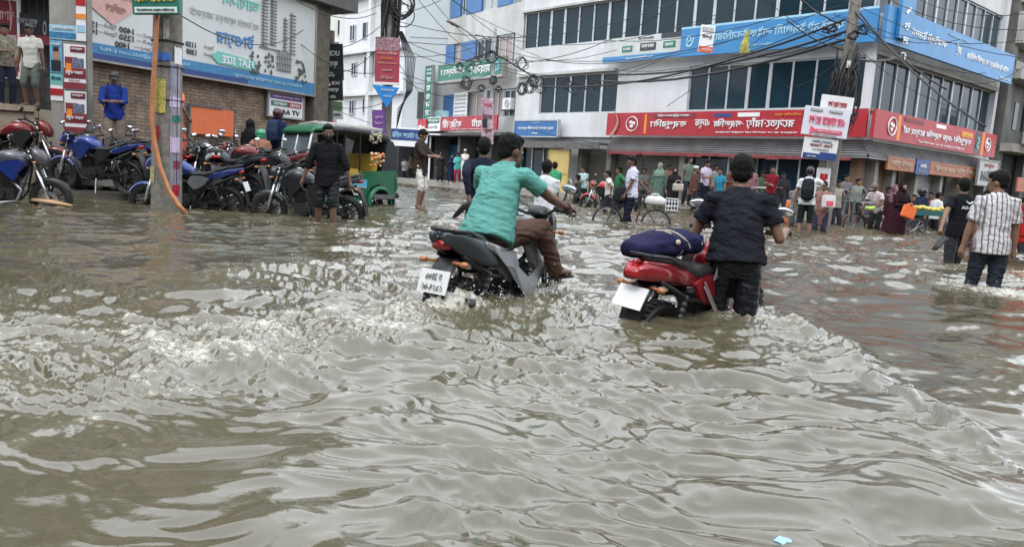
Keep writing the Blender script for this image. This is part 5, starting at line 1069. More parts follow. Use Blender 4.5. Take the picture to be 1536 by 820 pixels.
# bicycle
def bicycle(label, x, y, z, head, frame_c, lean=0, carrier=False):
    t = thing('bicycle', label, 'bicycle'); r = .34
    for wx_ in (-.54, .54):
        o = bpy.data.objects.new('wheel', None); col.objects.link(o); o.parent = t; o.location = (wx_, 0, r)
        m = MB(); m.torus((0, 0, 0), r-.018, .020, 40, 8); m.build('tyre', rubber, o, smooth=True)
        m = MB(); m.torus((0, 0, 0), r-.045, .011, 36, 6)
        m.tube([(0, -.05, 0), (0, .05, 0)], .022, 8)
        for i in range(18):
            a = 2*math.pi*i/18; m.tube([(0, .025*(1 if i % 2 else -1), 0), ((r-.05)*math.cos(a), 0, (r-.05)*math.sin(a))], .0035, 4, cap=False)
        m.build('rim', steel, o, smooth=True)
    fm = mat('bike_frame_'+str(frame_c), frame_c, .4, .3)
    m = MB(); bb = (-.08, 0, .29); st = (-.22, 0, .80); hd = (.36, 0, .84); hl = (.40, 0, .70)
    for a, b in ((bb, st), (st, hd), (bb, hl), (hd, hl)): m.tube([a, b], .016, 8)
    for s in (-1, 1): m.tube([bb, (-.54, .05*s, r)], .010, 6); m.tube([st, (-.54, .05*s, r)], .009, 6); m.tube([hl, (.46, .05*s, .56), (.54, .05*s, r)], .011, 6)
    m.build('frame', fm, t, smooth=True)
    m = MB(); m.tube([(.36, 0, .84), (.34, 0, .98)], .013, 8); m.tube([(.20, -.28, .97), (.34, -.20, 1.0), (.38, 0, .98), (.34, .20, 1.0), (.20, .28, .97)], .011, 8); m.build('handlebar', chrome, t, smooth=True)
    m = MB(); m.tube([st, (-.25, 0, .92)], .013, 7); loft(m, [(-.38, 0, .94, .10, .03), (-.26, 0, .95, .08, .03), (-.12, 0, .95, .025, .02)], 12); m.build('saddle', seat_m, t, smooth=True)
    for wx_ in (-.54, .54):
        m = MB(); vs = []
        for i in range(17):
            a = R(10+i*160/16); 
            for yy in (-.03, .03): vs.append((wx_+.375*math.cos(a), yy, r+.375*math.sin(a)))
        m.add(vs, [(2*i, 2*i+1, 2*i+3, 2*i+2) for i in range(16)]); m.build('mudguard', fm, t)
    m = MB(); m.torus(bb, .09, .008, 24, 6); m.tube([(-.08, -.08, .29), (.06, -.09, .20), (.06, -.16, .20)], .01, 6); m.tube([(-.08, .08, .29), (-.22, .09, .38), (-.22, .16, .38)], .01, 6); m.build('crank', steel, t)
    if carrier:
        m = MB(); m.tube([(-.30, -.07, .74), (-.82, -.07, .76), (-.82, .07, .76), (-.30, .07, .74)], .008, 6); m.tube([(-.80, .07, .76), (-.54, .06, .36)], .006, 5); m.tube([(-.80, -.07, .76), (-.54, -.06, .36)], .006, 5); m.build('carrier', steel, t)
    t.location = (x, y, z); t.rotation_euler = (R(lean), 0, R(head)); return t
p = DP(950, 335, 16.6); bicycle('old dark bicycle pushed by the man in the pale shirt, white tank on the carrier', p.x-.05, p.y, -.30, 174, (.03, .03, .028), 2, True)
q = thing('jerrycan', 'white jerrycan lying on the bicycle carrier beside a wire crate', 'jerrycan', (p.x+.42, p.y-.08, .55), R(-8))
m = MB(); loft(m, [(-.22, 0, 0, .08, .05), (-.16, 0, .02, .12, .10), (.12, 0, .02, .13, .11), (.24, 0, 0, .10, .07)], 16, 3); m.build('body', white_plastic, q, smooth=True)
m = MB(); m.tube([(-.1, 0, .12), (-.05, 0, .17), (.06, 0, .17), (.1, 0, .12)], .014, 7); m.build('handle', white_plastic, q, smooth=True)
q = thing('wire_crate', 'small white wire crate hanging behind the bicycle saddle', 'crate', (p.x+.66, p.y-.12, .38), R(-8)); m = MB()
for zz in (0, .1, .2, .26): m.tube([(0, -.12, zz), (.26, -.12, zz), (.26, .12, zz), (0, .12, zz), (0, -.12, zz)], .008, 5)
for xx in (0, .065, .13, .195, .26):
    for yy in (-.12, .12): m.tube([(xx, yy, 0), (xx, yy, .26)], .006, 5)
m.build('wires', white_plastic, q)
q = thing('shoulder_bag', 'black bag hanging from the bicycle handlebar', 'bag', (p.x-.33, p.y-.14, .52)); m = MB(); loft(m, [(-.16, 0, .12, .06, .14), (-.05, 0, .14, .09, .20), (.14, 0, .12, .08, .17)], 16, 3); m.build('pouch', cloth('black', (.02, .022, .028)), q, smooth=True)
m = MB(); m.tube([(-.14, 0, .22), (0, 0, .42), (.12, 0, .25)], .008, 5); m.build('strap', cloth('black', (.02, .022, .028)), q)
p = DP(1322, 352, 20.6); bicycle('bicycle with a red rimmed wheel under the vendor in the pale shirt', p.x-.3, p.y, -.2, 190, (.14, .02, .02), 0)
# autorickshaw
def rickshaw():
    gp = mat('green_rickshaw_paint', (.007, .115, .052), .4, var=.12, scale=3, dirt=.25, dirtc=(.03, .07, .04), spec=.5); t = thing('autorickshaw', 'green three wheeled autorickshaw with a black canopy and yellow seat behind the bearded man', 'autorickshaw')
    for (x, y) in ((.98, 0), (-.72, .52), (-.72, -.52)):
        o = wheel(t, x, .22, .12, False, 0, 6); o.location.y = y
    m = MB(); loft(m, [(1.28, 0, .50, .18, .20), (1.20, 0, .55, .42, .32), (1.05, 0, .60, .56, .38)], 20, 3); loft(m, [(1.06, 0, .32, .56, .10), (.2, 0, .28, .60, .08), (-.3, 0, .28, .62, .08)], 16, 4); m.build('front_cowl', gp, t, smooth=False, angle=45)
    m = MB()
    for s in (-1, 1): m.prism([(-.22, .24), (-.22, .86), (-1.18, .92), (-1.26, .60), (-1.20, .36), (-1.02, .40), (-.92, .56), (-.72, .62), (-.52, .56), (-.42, .36), (-.38, .24)], *sorted((.60*s, .64*s)))
    m.prism([(-1.22, .30), (-1.30, .60), (-1.22, .94), (-1.16, .94), (-1.16, .30)], -.64, .64); m.build('rear_body', gp, t, bevel=.015)
    for s in (-1, 1):
        m = MB(); vs = []
        for i in range(13):
            a = R(-5+190*i/12)
            for (rr_, yy) in ((.30, .62), (.34, .66), (.34, .74), (.28, .76)): vs.append((-.72+rr_*math.cos(a), yy*s, .24+rr_*math.sin(a)*1.05))
        m.add(vs, [(i*4+j, i*4+j+1, (i+1)*4+j+1, (i+1)*4+j) for i in range(12) for j in range(3)]); m.build('wheel_arch', gp, t, smooth=True)
    m = MB(); m.box((-.78, .75, .38), (.62, .05, .10)); m.box((-1.33, 0, .40), (.05, 1.3, .10)); m.build('bumper', mat('grey_bumper', (.16, .16, .16), .5, .4, var=.3), t, bevel=.02)
    m = MB()
    for s in (-1, 1): m.box((-1.08, .66*s, .20), (.02, .2, .28), M=Matrix.Rotation(R(-15), 3, 'Y'))
    m.build('mud_flap', rubber, t)
    can = mat('black_canopy_cloth', (.022, .024, .026), .7, bump=.3, bscale=30)
    m = MB(); loft(m, [(.72, 0, 1.60, .55, .06), (.2, 0, 1.64, .60, .07), (-.6, 0, 1.62, .62, .08), (-1.0, 0, 1.54, .60, .12), (-1.2, 0, 1.36, .56, .12)], 24, 3.5); cn = m.build('canopy', can, t, smooth=True)
    m = MB()
    for s in (-1, 1): m.prism([(-.98, 1.52), (-.84, 1.0), (-.82, .90), (-1.2, .92), (-1.22, 1.36), (-1.12, 1.5)], *sorted((.58*s, .61*s)))
    m.prism([(-1.24, .92), (-1.26, 1.36), (-1.22, 1.4), (-1.2, .92)], -.6, .6); m.build('canopy_side', can, t)
    m = MB(); rr_ = random.Random(3)
    for i in range(9): m.tube([(.6-i*.18, -.5, 1.69), (.55-i*.18, 0, 1.73+rr_.uniform(0, .03)), (.6-i*.18, .5, 1.69)], .05, 7)
    m.build('roof_sheet', mat('dirty_white_sheet', (.30, .30, .28), .7, var=.3, scale=8), t, smooth=True)
    m = MB(); loft(m, [(.66, 0, 1.64, .56, .07), (.92, 0, 1.60, .56, .06), (1.02, 0, 1.54, .54, .035)], 20, 3.5); m.build('roof_visor', gp, t, smooth=True)
    m = MB(); m.prism([(1.10, .92), (.94, 1.52), (.95, 1.53), (1.115, .93)], -.50, .50); m.build('windscreen', mat('windscreen_glass', (.10, .13, .14), .06, spec=.6, var=.3, scale=2), t)
    m = MB()
    for y in (-.5, 0.03, .5): m.tube([(1.13, y, .9), (.97, y, 1.55)], .020, 8)
    m.tube([(1.14, -.5, .92), (1.14, .5, .92)], .02, 8); m.build('windscreen_post', white_plastic, t, smooth=True)
    m = MB(); m.box((1.155, -.1, .80), (.02, .34, .09), M=Matrix.Rotation(R(-10), 3, 'Y')); m.build('number_board', white_p, t)
    for s in (-1, 1): m = MB(); m.lathe([(.001, .05), (.07, .04), (.085, 0), (.07, -.05)], (1.19, .36*s, .62), 18, 'x'); m.build('headlight', mat('headlamp_glass', (.6, .62, .64)), t, smooth=True)
    for s in (-1, 1): m = MB(); m.tube([(.42, .57*s, .3), (.40, .58*s, 1.6)], .018, 7); m.tube([(-.2, .6*s, .86), (-.2, .6*s, 1.6)], .018, 7); m.tube([(.42, .58*s, .95), (1.05, .54*s, .95)], .015, 7); m.build('body_frame', frame_m, t)
    yv = mat('yellow_vinyl', (.42, .30, .04), .5, var=.3, scale=6)
    m = MB(); m.box((-.72, 0, .98), (.10, 1.1, .50), M=Matrix.Rotation(R(-8), 3, 'Y')); m.box((-.45, 0, .70), (.5, 1.1, .14)); m.build('passenger_seat', yv, t, bevel=.04)
    m = MB(); m.box((-.1, .56, .80), (.34, .05, .22)); m.build('side_flap', yv, t, bevel=.02)
    m = MB(); m.box((.40, 0, .75), (.34, .5, .12)); m.box((.24, 0, .98), (.06, .5, .4)); m.build('driver_seat', seat_m, t, bevel=.03)
    m = MB(); m.box((-.95, 0, 1.2), (.03, 1.1, .7)); m.box((.12, 0, 1.15), (.03, 1.0, .8)); m.build('cabin_shade_panel', can, t)  # black panels added so the cabin looks shaded inside
    m = MB(); m.box((-.18, .64, .62), (.42, .02, .18)); m.build('blue_cushion', mat('pale_blue_cushion', (.10, .42, .60), .6), t, bevel=.008)
    m = MB(); m.tube([(.62, -.3, 1.08), (.66, 0, 1.0), (.62, .3, 1.08)], .013, 7); m.tube([(.66, 0, 1.0), (.95, 0, .4)], .02, 7); m.build('handlebar', frame_m, t)
    m = MB(); m.tube([(1.02, .56, .98), (1.06, .70, 1.08)], .007, 5); m.ball((1.06, .74, 1.12), (.02, .07, .05), 10, 7); m.build('mirror', plastic, t)
    return t
ck = rickshaw(); ck.location = (-4.25, 17.3, -.20); ck.rotation_euler = (0, 0, R(180+50)); ck.scale = (1.04, 1.05, 1.16)
def bouquet(px, py, d, s, c, label, name='flower_bundle', cat='bundle'):
    o = thing(name, label, cat, tuple(DP(px, py, d))); rr_ = random.Random(int(px)); m = MB(); m2 = MB()
    for i in range(34):
        a = rr_.uniform(0, 6.28); q_ = s*rr_.uniform(0, 1)**.5; z = rr_.uniform(-.9, 1)*s; (m if i % 3 else m2).ball((q_*math.cos(a), q_*math.sin(a), z), s*rr_.uniform(.16, .3), 7, 5)
    m.build('blossoms', c[0], o, smooth=True); m2.build('leaves', c[1], o, smooth=True)
bouquet(563, 207, 17.2, .13, (mat('pale_green_bloom', (.42, .44, .26), .8), mat('mauve_bloom', (.42, .30, .38), .8)), 'pale green and mauve flowers tied at the rear corner of the canopy', 'flower_bunch', 'flowers')
bouquet(566, 240, 17.0, .15, (mat('cream_orange', (.60, .42, .26), .7, var=.4, scale=20), mat('orange_bloom', (.62, .20, .06), .8)), 'orange and cream flower bundle on the green rear body of the autorickshaw', 'flower_bunch', 'flowers')
# vendor cart with fruit
p = DP(1385, 352, 21.5)
ct = thing('vendor_cart', 'flat wooden vendor cart with green edge, loaded with yellow fruit', 'cart', (p.x, p.y, -.2), R(8))
m = MB(); m.box((0, 0, .78), (2.1, .95, .06)); m.build('deck', mat('dark_wood', (.06, .05, .04), .8, var=.3), ct); m = MB(); m.box((0, -.48, .80), (2.14, .03, .14)); m.box((0, .48, .80), (2.14, .03, .14)); m.build('rail', mat('teal_rail', (.02, .10, .10), .6), ct)
for x in (-.6, .6):
    o = bpy.data.objects.new('wheel', None); col.objects.link(o); o.parent = ct; o.location = (x, -.42, .33); m = MB(); m.torus((0, 0, 0), .31, .022, 32, 7); m.build('tyre', rubber, o, smooth=True); m = MB(); m.torus((0, 0, 0), .28, .012, 30, 6)
    for i in range(12): a = 2*math.pi*i/12; m.tube([(0, 0, 0), (.28*math.cos(a), 0, .28*math.sin(a))], .006, 4)
    m.build('rim', steel, o)
m = MB()
for x in (-.95, .95):
    m.box((x, -.4, .38), (.05, .05, .78)); m.box((x, .4, .38), (.05, .05, .78))
m.tube([(-.6, -.42, .33), (-.6, .42, .33)], .02, 6); m.tube([(.6, -.42, .33), (.6, .42, .33)], .02, 6); m.build('underframe', dark_conc, ct)
rr = random.Random(21); ban = mat('ripe_yellow_fruit', (.58, .46, .10), .5, var=.3, scale=14)
for i in range(22):
    o = thing('fruit', 'yellow green fruit piled on the vendor cart', 'fruit', tuple(Vector((p.x, p.y, 0))+Matrix.Rotation(R(8), 3, 'Z')@Vector((-.55+.085*(i % 11)+rr.uniform(-.02, .02), -.3+.16*(i//11), .70+rr.uniform(0, .07)))), 0, 'fruit piled on the vendor cart')
    m = MB(); m.ball((0, 0, 0), (.075, .05, .055), 8, 6); m.build('flesh', ban, o, smooth=True)
q = thing('plastic_bag', 'pale turquoise plastic bag on the cart beside the yellow fruit', 'bag', tuple(Vector((p.x+.62, p.y-.2, .72)))); m = MB(); m.ball((0, 0, 0), (.17, .12, .10), 10, 7); m.ball((.08, 0, .1), (.05, .04, .08), 8, 5); m.build('film', teal_p, q)
# steel hoops along the plinth
for i in range(7):
    px = 853+i*12.5; pp = DP(px, 290, 29-i*.25); o = thing('steel_hoop', 'low pale steel hoop in the row before the slatted shutters', 'barrier', (pp.x, pp.y, -.2), FA.rz, 'steel hoops before the shutters')
    m = MB(); m.tube([(-.11, 0, 0), (-.11, 0, .95), (-.08, 0, 1.05), (0, 0, 1.1), (.08, 0, 1.05), (.11, 0, .95), (.11, 0, 0)], .028, 8); m.build('tube', mat('pale_steel_hoop', (.42, .40, .33), .5, .3), o, smooth=True)
for i, (px, py, d) in enumerate(((1140, 330, 23.5), (1182, 335, 22.0))):
    pass
pp = DP(1146, 322, 24); o = thing('handrail', 'pale steel handrail bend standing left of the orange clothed child', 'handrail', (pp.x, pp.y, -.3)); m = MB(); m.tube([(-.5, .3, .3), (-.45, .3, 1.25), (-.3, .2, 1.32), (0, 0, 1.32), (.12, 0, 1.25), (.14, 0, 0)], .03, 8); m.build('tube', steel, o, smooth=True)
# low fence near the corner
for i in range(5):
    px = 1252+i*14; pp = DP(px, 318, 23.2-i*.1); o = thing('fence_post', 'grey green fence post by the corner of the white building', 'fence post', (pp.x, pp.y, -.25), 0, 'fence posts at the corner')
    m = MB(); m.box((0, 0, .55), (.05, .05, 1.1)); m.build('post', mat('dull_green_iron', (.10, .13, .12), .6), o)
pa, pb = DP(1252, 318, 23.2), DP(1308, 318, 22.8)
for k, z in enumerate((.35, .78)):
    o = MB().tube([(0, 0, 0), (pb.x-pa.x, pb.y-pa.y, 0)], .025, 6).build('fence_rail', _M['dull_green_iron'], None); o.location = (pa.x, pa.y, z); tag(o, ('lower', 'upper')[k]+' rail of the grey green fence by the corner', 'rail')
# small debris on the water
o = thing('plastic_wrapper', 'small pale blue plastic wrapper floating near the camera', 'wrapper', tuple(HP(1176, 812, .01)), R(20), sc=.7); m = MB(); m.tube([(-.03, 0, 0), (0, .01, .006), (.03, 0, .002)], [(.022, .006), (.026, .008), (.018, .005)], 8); m.build('film', ltblue_p, o)
p = HP(75, 307, 0.02); o = thing('floating_rag', 'pale tan rag floating under the front wheel at the left', 'rag', (p.x, p.y, 0.02)); m = MB(); m.tube([(-.25, 0, .06), (0, 0, .05), (.32, .05, .0)], [(.09, .03), (.14, .04), (.04, .02)], 8); m.build('cloth', mat('tan_rag', (.50, .33, .20), .8), o, smooth=True)
bs = HP(640, 316, 0.0); o = thing('stone_slab', 'dark wet slab just above the water under the man in the brown shirt', 'slab', (bs.x, bs.y, 0)); m = MB(); m.box((0, 0, -.12), (1.5, .55, .30)); m.box((-1.1, .15, -.14), (.9, .4, .30)); m.build('slab', dark_conc, o, bevel=.04)
# ---------------- people ----------------
def remesh(mb, v, it=3, fac=.5):
    me = mb.mesh('tmp'); o = bpy.data.objects.new('tmp', me); col.objects.link(o)
    m = o.modifiers.new('r', 'REMESH'); m.mode = 'VOXEL'; m.voxel_size = v; m.adaptivity = 0
    s = o.modifiers.new('s', 'SMOOTH'); s.iterations = it; s.factor = fac
    dg = bpy.context.evaluated_depsgraph_get(); me2 = bpy.data.meshes.new_from_object(o.evaluated_get(dg)); bpy.data.objects.remove(o); bpy.data.meshes.remove(me)
    me2.polygons.foreach_set('use_smooth', [True]*len(me2.polygons)); me2.materials.clear(); return me2
def wrinkle(me, amp, f=9, seed=0, squash=(1, 1, 1.8)):
    n = len(me.vertices)
    if n == 0: return
    a = np.empty(n*3, np.float32); me.vertices.foreach_get('co', a); a = a.reshape(-1, 3).astype(float)
    nn = np.empty(n*3, np.float32); me.vertex_normals.foreach_get('vector', nn); nn = nn.reshape(-1, 3)
    p = a*np.array(squash)*f; w1 = perlin(p[:, 0]+p[:, 2]*.9, p[:, 1]-p[:, 2]*.8+p[:, 0]*.3, seed); w2 = perlin(p[:, 2]*1.6+p[:, 0]*.5+w1, p[:, 1]*1.3+p[:, 0], seed+1); w3 = perlin(p[:, 2]*3.1-p[:, 1]*1.5, p[:, 0]*2.7+p[:, 1]*2+w2, seed+2)
    d = amp*(.7*w1+.9*(.35-np.abs(w2)*1.6)+.35*w3); a = a+nn*d[:, None]
    me.vertices.foreach_set('co', a.astype(np.float32).ravel()); me.update()
SK = {'mid': (.21, .115, .075), 'dark': (.13, .07, .045), 'light': (.33, .19, .13)}
def skinm(k): return mat('skin_'+k, SK[k], .5, var=.1, scale=14, spec=.45)
hair_m = mat('black_hair', (.006, .0055, .0055), .7, var=.4, scale=60, bump=.6, bscale=120, spec=.18)
def ik(a, b, l1, l2, hint):
    a = Vector(a); b = Vector(b); d = b-a; L_ = min(d.length, (l1+l2)*.999); u = d.normalized(); b = a+u*L_
    x = (l1*l1-l2*l2+L_*L_)/(2*L_); h = math.sqrt(max(0, l1*l1-x*x)); hv = Vector(hint); hv = hv-u*hv.dot(u)
    if hv.length < 1e-4: hv = Vector((1, 0, 0))
    return a+u*x+hv.normalized()*h, b
def person(label, loc, head=0, H=1.70, v=.014, skin='mid', top=(.5, .5, .5), sleeve='short', bottom=(.03, .03, .04), legs='full', pelvis=(0, 0, .93), lean=0, side=0, hy=0, hp=0,
           hL=None, hR=None, fL=(.0, .11, .07), fR=(.04, -.11, .07), eL=(-.6, .5, -.3), eR=(-.6, -.5, -.3), kL=(1, .1, 0), kR=(1, -.1, 0), curl=18, hair='short', fat=1.0, hem=.83, topm=None, botm=None,
           group=None, toe=None, face=True, collar=False, feet=True, cap=None, backpack=None, beard=False, wr=.007, wristL=None, wristR=None):
    t = thing('person', label, 'person', tuple(loc), R(head), group, H/1.70)
    PV = Vector(pelvis); ML_ = Matrix.Rotation(R(lean), 3, 'Y')@Matrix.Rotation(R(side), 3, 'X')
    def T(x, y, z): return PV+ML_@Vector((x, y, z-.93))
    near = v <= .0105; n_ = 14 if near else 9
    sL, sR = T(0, .172*fat**.5, 1.385), T(0, -.172*fat**.5, 1.385)
    hL = Vector(hL) if hL else T(.05, .27, .80); hR = Vector(hR) if hR else T(.05, -.27, .80)
    elL, wL = ik(sL, hL, .285, .25, eL); elR, wR = ik(sR, hR, .285, .25, eR)
    hipL, hipR = PV+Vector((0, .09, -.03)), PV+Vector((0, -.09, -.03))
    knL, anL = ik(hipL, fL, .43, .415, kL); knR, anR = ik(hipR, fR, .43, .415, kR)
    nk = T(.01, 0, 1.47); HM = ML_.lerp(Matrix.Identity(3), .6)@Matrix.Rotation(R(hy), 3, 'Z')@Matrix.Rotation(R(hp), 3, 'Y'); hc = nk+(ML_.lerp(Matrix.Identity(3), .5)@Vector((.02, 0, .115)))+HM@Vector((.01, 0, .0))
    b = MB()
    b.tube([T(0, 0, .86), T(0, 0, .93), T(0, 0, 1.05), T(.005, 0, 1.22), T(0, 0, 1.36), T(0, 0, 1.44)], [(.09, .13), (.10*fat, .145), (.095*fat, .125*fat), (.105*fat, .15), (.085, .155), (.05, .075)], n_)
    b.cap(T(0, 0, 1.40), .058, hc-HM@Vector((0, 0, .03)), .052, n_)
    b.ball(hc+HM@Vector((-.008, 0, .018)), (.098, .077, .105), 18, 12, M=HM); b.ball(hc+HM@Vector((.025, 0, -.055)), (.062, .055, .065), 14, 9, M=HM)
    b.ball(hc+HM@Vector((.068, 0, -.088)), (.022, .026, .02), 8, 6, M=HM)
    if near or face:
        b.tube([hc+HM@Vector((.086, 0, .02)), hc+HM@Vector((.100, 0, -.012)), hc+HM@Vector((.112, 0, -.030)), hc+HM@Vector((.092, 0, -.042))], [.008, .012, .016, .013], 8)
        b.ball(hc+HM@Vector((.080, 0, -.062)), (.014, .026, .010), 8, 6, M=HM)
        b.ball(hc+HM@Vector((.078, 0, .028)), (.018, .052, .010), 8, 6, M=HM)
    for s in (-1, 1): b.ball(hc+HM@Vector((-.005, .080*s, -.015)), (.020, .010, .032), 8, 6, M=HM)
    for (sh, el, wr_) in ((sL, elL, wL), (sR, elR, wR)):
        b.cap(sh, .050, el, .038, n_); b.cap(el, .038, el.lerp(wr_, .35), .037, n_); b.cap(el.lerp(wr_, .35), .037, wr_, .024, n_)
    for (hp_, kn, an) in ((hipL, knL, anL), (hipR, knR, anR)):
        b.cap(hp_, .082, kn, .052, n_); b.cap(kn, .050, kn.lerp(an, .35), .052, n_); b.cap(kn.lerp(an, .35), .052, an, .034, n_)
    td = Vector(toe) if toe else Vector((1, 0, -.12))
    fps = []
    for (an, s) in ((anL, 1), (anR, -1)):
        f_ = (td+Vector((0, .15*s, 0))).normalized(); b.cap(an-f_*.03-Vector((0, 0, .02)), .034, an+f_*.11-Vector((0, 0, .035)), .030, n_); b.cap(an+f_*.11-Vector((0, 0, .035)), .032, an+f_*.17-Vector((0, 0, .042)), .024, n_); fps.append((an, f_))
    # palms
    hd = []
    for (el, wr_, s, wd) in ((elL, wL, 1, wristL), (elR, wR, -1, wristR)):
        d = Vector(wd).normalized() if wd else (wr_-el).normalized(); pn = Vector((.25, -s, 0)); 
        if abs(d.z) < .55: pn = Vector((0, 0, -1))
        pn = (pn-d*pn.dot(d)).normalized(); ac = d.cross(pn)
        b.tube([wr_-d*.01, wr_+d*.03, wr_+d*.075, wr_+d*.092], [.024, .029, .033, .024], n_); hd.append((wr_, d, pn, ac, s))
    me = remesh(b, v, 2)
    bm = bmesh.new(); bm.from_mesh(me); bpy.data.meshes.remove(me); fm = MB()
    for (wr_, d, pn, ac, s) in hd:
        for i, (o_, l_) in enumerate(((-.031, .060), (-.011, .072), (.010, .068), (.030, .052))):
            p = wr_+d*.078+ac*o_; c = R(curl*(1+.12*i)); q = p+(d*math.cos(c)+pn*math.sin(c))*l_*.5; w2_ = q+(d*math.cos(2.1*c)+pn*math.sin(2.1*c))*l_*.35; w3_ = w2_+(d*math.cos(3.0*c)+pn*math.sin(3.0*c))*l_*.25
            fm.tube([p-d*.02, p, q, w2_, w3_], [.011, .0105, .0095, .0085, .006], 7)
        sd_ = ac*(-1 if ac.dot(Vector((1, 0, .2))) < 0 else 1); p = wr_+d*.025+sd_*.022; q = p+(d*.7+sd_*.6+pn*.3).normalized()*.04; fm.tube([p-sd_*.01, p, q, q+(d*.9+pn*.4).normalized()*.032], [.013, .013, .011, .007], 7)
    tm = fm.mesh('f'); bm.from_mesh(tm); me = bpy.data.meshes.new('body'); bm.to_mesh(me); bm.free(); me.polygons.foreach_set('use_smooth', [True]*len(me.polygons))
    body = link('body', me, skinm(skin), t)
    # face details
    if face:
        for s in (-1, 1):
            m = MB(); m.ball(hc+HM@Vector((.078, .030*s, .006)), (.012, .016, .0095), 10, 7, M=HM); e_ = m.build('eye', mat('eye_white', (.55, .52, .5), .3), body, smooth=True)
            m = MB(); m.ball(hc+HM@Vector((.0855, .030*s, .006)), (.006, .0075, .0075), 8, 6, M=HM); m.build('iris', mat('dark_iris', (.02, .012, .01), .2), body, smooth=True)
            m = MB(); m.tube([hc+HM@Vector((.088, .012*s, .026)), hc+HM@Vector((.091, .028*s, .031)), hc+HM@Vector((.080, .046*s, .027))], [(.004, .005), (.005, .006), .003], 6); m.build('eyebrow', hair_m, body)
    if beard:
        m = MB(); m.ball(hc+HM@Vector((.027, 0, -.066)), (.071, .061, .060), 16, 10, M=HM); m.ball(hc+HM@Vector((.070, 0, -.095)), (.026, .034, .028), 12, 8, M=HM); m.build('beard', hair_m, body, smooth=True)
        m = MB(); m.ball(hc+HM@Vector((.093, 0, -.051)), (.012, .034, .0085), 10, 6, M=HM); m.build('moustache', hair_m, body, smooth=True)
        m = MB(); m.ball(hc+HM@Vector((.092, 0, -.066)), (.010, .020, .006), 10, 6, M=HM); m.build('lips', mat('lips', (.17, .06, .05), .5), body, smooth=True)
    # hair
    if hair == 'short':
        m = MB(); m.ball(hc+HM@Vector((-.022, 0, .040)), (.101, .086, .100), 26, 18, M=HM); m.ball(hc+HM@Vector((.030, 0, .088)), (.062, .066, .042), 16, 10, M=HM); m.ball(hc+HM@Vector((-.05, 0, -.012)), (.062, .074, .072), 16, 10, M=HM)
        hm = remesh(m, .009 if near else .016, 2); wrinkle(hm, .006, 30, 3, (1, 1, 1)); link('hair', hm, hair_m, body)
    elif hair in ('cap', 'helmet', 'topi', 'beanie'):
        c = cap or (.02, .02, .025); hmn = MB(); z = .05 if hair != 'helmet' else .02; sc_ = 1.0 if hair != 'helmet' else 1.32
        if hair == 'topi': hmn.tube([hc+HM@Vector((-.01, 0, .035)), hc+HM@Vector((-.012, 0, .075)), hc+HM@Vector((-.012, 0, .118)), hc+HM@Vector((-.012, 0, .128))], [(.104, .086), (.102, .085), (.088, .074), (.05, .045)], 18)
        else: hmn.ball(hc+HM@Vector((-.012, 0, z)), (.110*sc_, .090*sc_, .088*sc_), 22, 14, M=HM)
        if hair == 'cap': hmn.ball(hc+HM@Vector((.115, 0, .055)), (.065, .062, .010), 14, 8, M=HM)
        if hair == 'helmet': hmn.ball(hc+HM@Vector((-.02, 0, -.05)), (.115, .108, .09), 16, 10, M=HM)
        hmn.build({'topi': 'skull_cap', 'cap': 'cap'}.get(hair, 'helmet'), mat('headwear_%s' % (c,), c, .5 if hair != 'helmet' else .2), body, smooth=True)
        if hair != 'helmet': m = MB(); m.ball(hc+HM@Vector((-.03, 0, -.005)), (.078, .080, .06), 14, 9, M=HM); m.build('hair', hair_m, body, smooth=True)
    # shirt
    if sleeve in ('short', 'long', 'rolled', 'loose'):
        m = MB(); g = .022
        m.tube([T(0, 0, hem), T(0, 0, .93), T(0, 0, 1.06), T(.006, 0, 1.22), T(0, 0, 1.36), T(0, 0, 1.435), T(.002, 0, 1.475)], [(.142*fat, .192*fat), (.140*fat, .186*fat), (.124*fat, .162*fat), (.128*fat, .174), (.106, .172), (.078, .118), (.060, .064)], 22)
        cu = {'short': .62, 'long': 1, 'rolled': 1, 'loose': .85}[sleeve]
        for (sh, el, wr_) in ((sL, elL, wL), (sR, elR, wR)):
            e2 = sh.lerp(el, cu) if sleeve in ('short', 'loose') else el; m.tube([sh.lerp(T(0, 0, 1.38), .35), sh, sh.lerp(e2, .5), e2], [.060, .066, .066, .068 if sleeve != 'long' else .052], 12)
            if sleeve == 'long': m.cap(el, .050, el.lerp(wr_, .92), .038, 12)
            if sleeve == 'rolled': m.cap(el, .052, el.lerp(wr_, .18), .056, 12)
        if collar: m.torus(T(.004, 0, 1.482), .062, .013, 18, 6, 'z')
        me = remesh(m, max(v, .0095) if near else v*1.1, 3); wrinkle(me, wr, 8, int(abs(loc[0]*37)) % 90)
        link('shirt', me, topm or cloth('top_%s' % (tuple(top),), top), t)
    # trousers
    if legs:
        m = MB(); m.tube([PV+Vector((0, 0, .09)), PV+Vector((0, 0, .0)), PV+Vector((0, 0, -.10))], [(.100*fat, .143*fat), (.108*fat, .158*fat), (.10, .15)], 20)
        fr = {'full': 1, 'shorts': 0, 'knee': .12, 'rolled': .45}[legs]
        for (hp_, kn, an) in ((hipL, knL, anL), (hipR, knR, anR)):
            m.cap(hp_, .096, hp_.lerp(kn, .5), .090, 14); m.cap(hp_.lerp(kn, .5), .092, kn if legs != 'shorts' else hp_.lerp(kn, .88), .074 if legs != 'shorts' else .088, 14)
            if fr > 0: m.cap(kn, .073, kn.lerp(an, fr), .062 if legs == 'full' else .068, 14)
        me = remesh(m, max(v, .0095) if near else v*1.1, 3); wrinkle(me, wr*1.2, 7, int(abs(loc[1]*53)) % 90, (1, 1, 2.4))
        link('trousers', me, botm or cloth('bot_%s' % (tuple(bottom),), bottom, legs == 'full'), t)
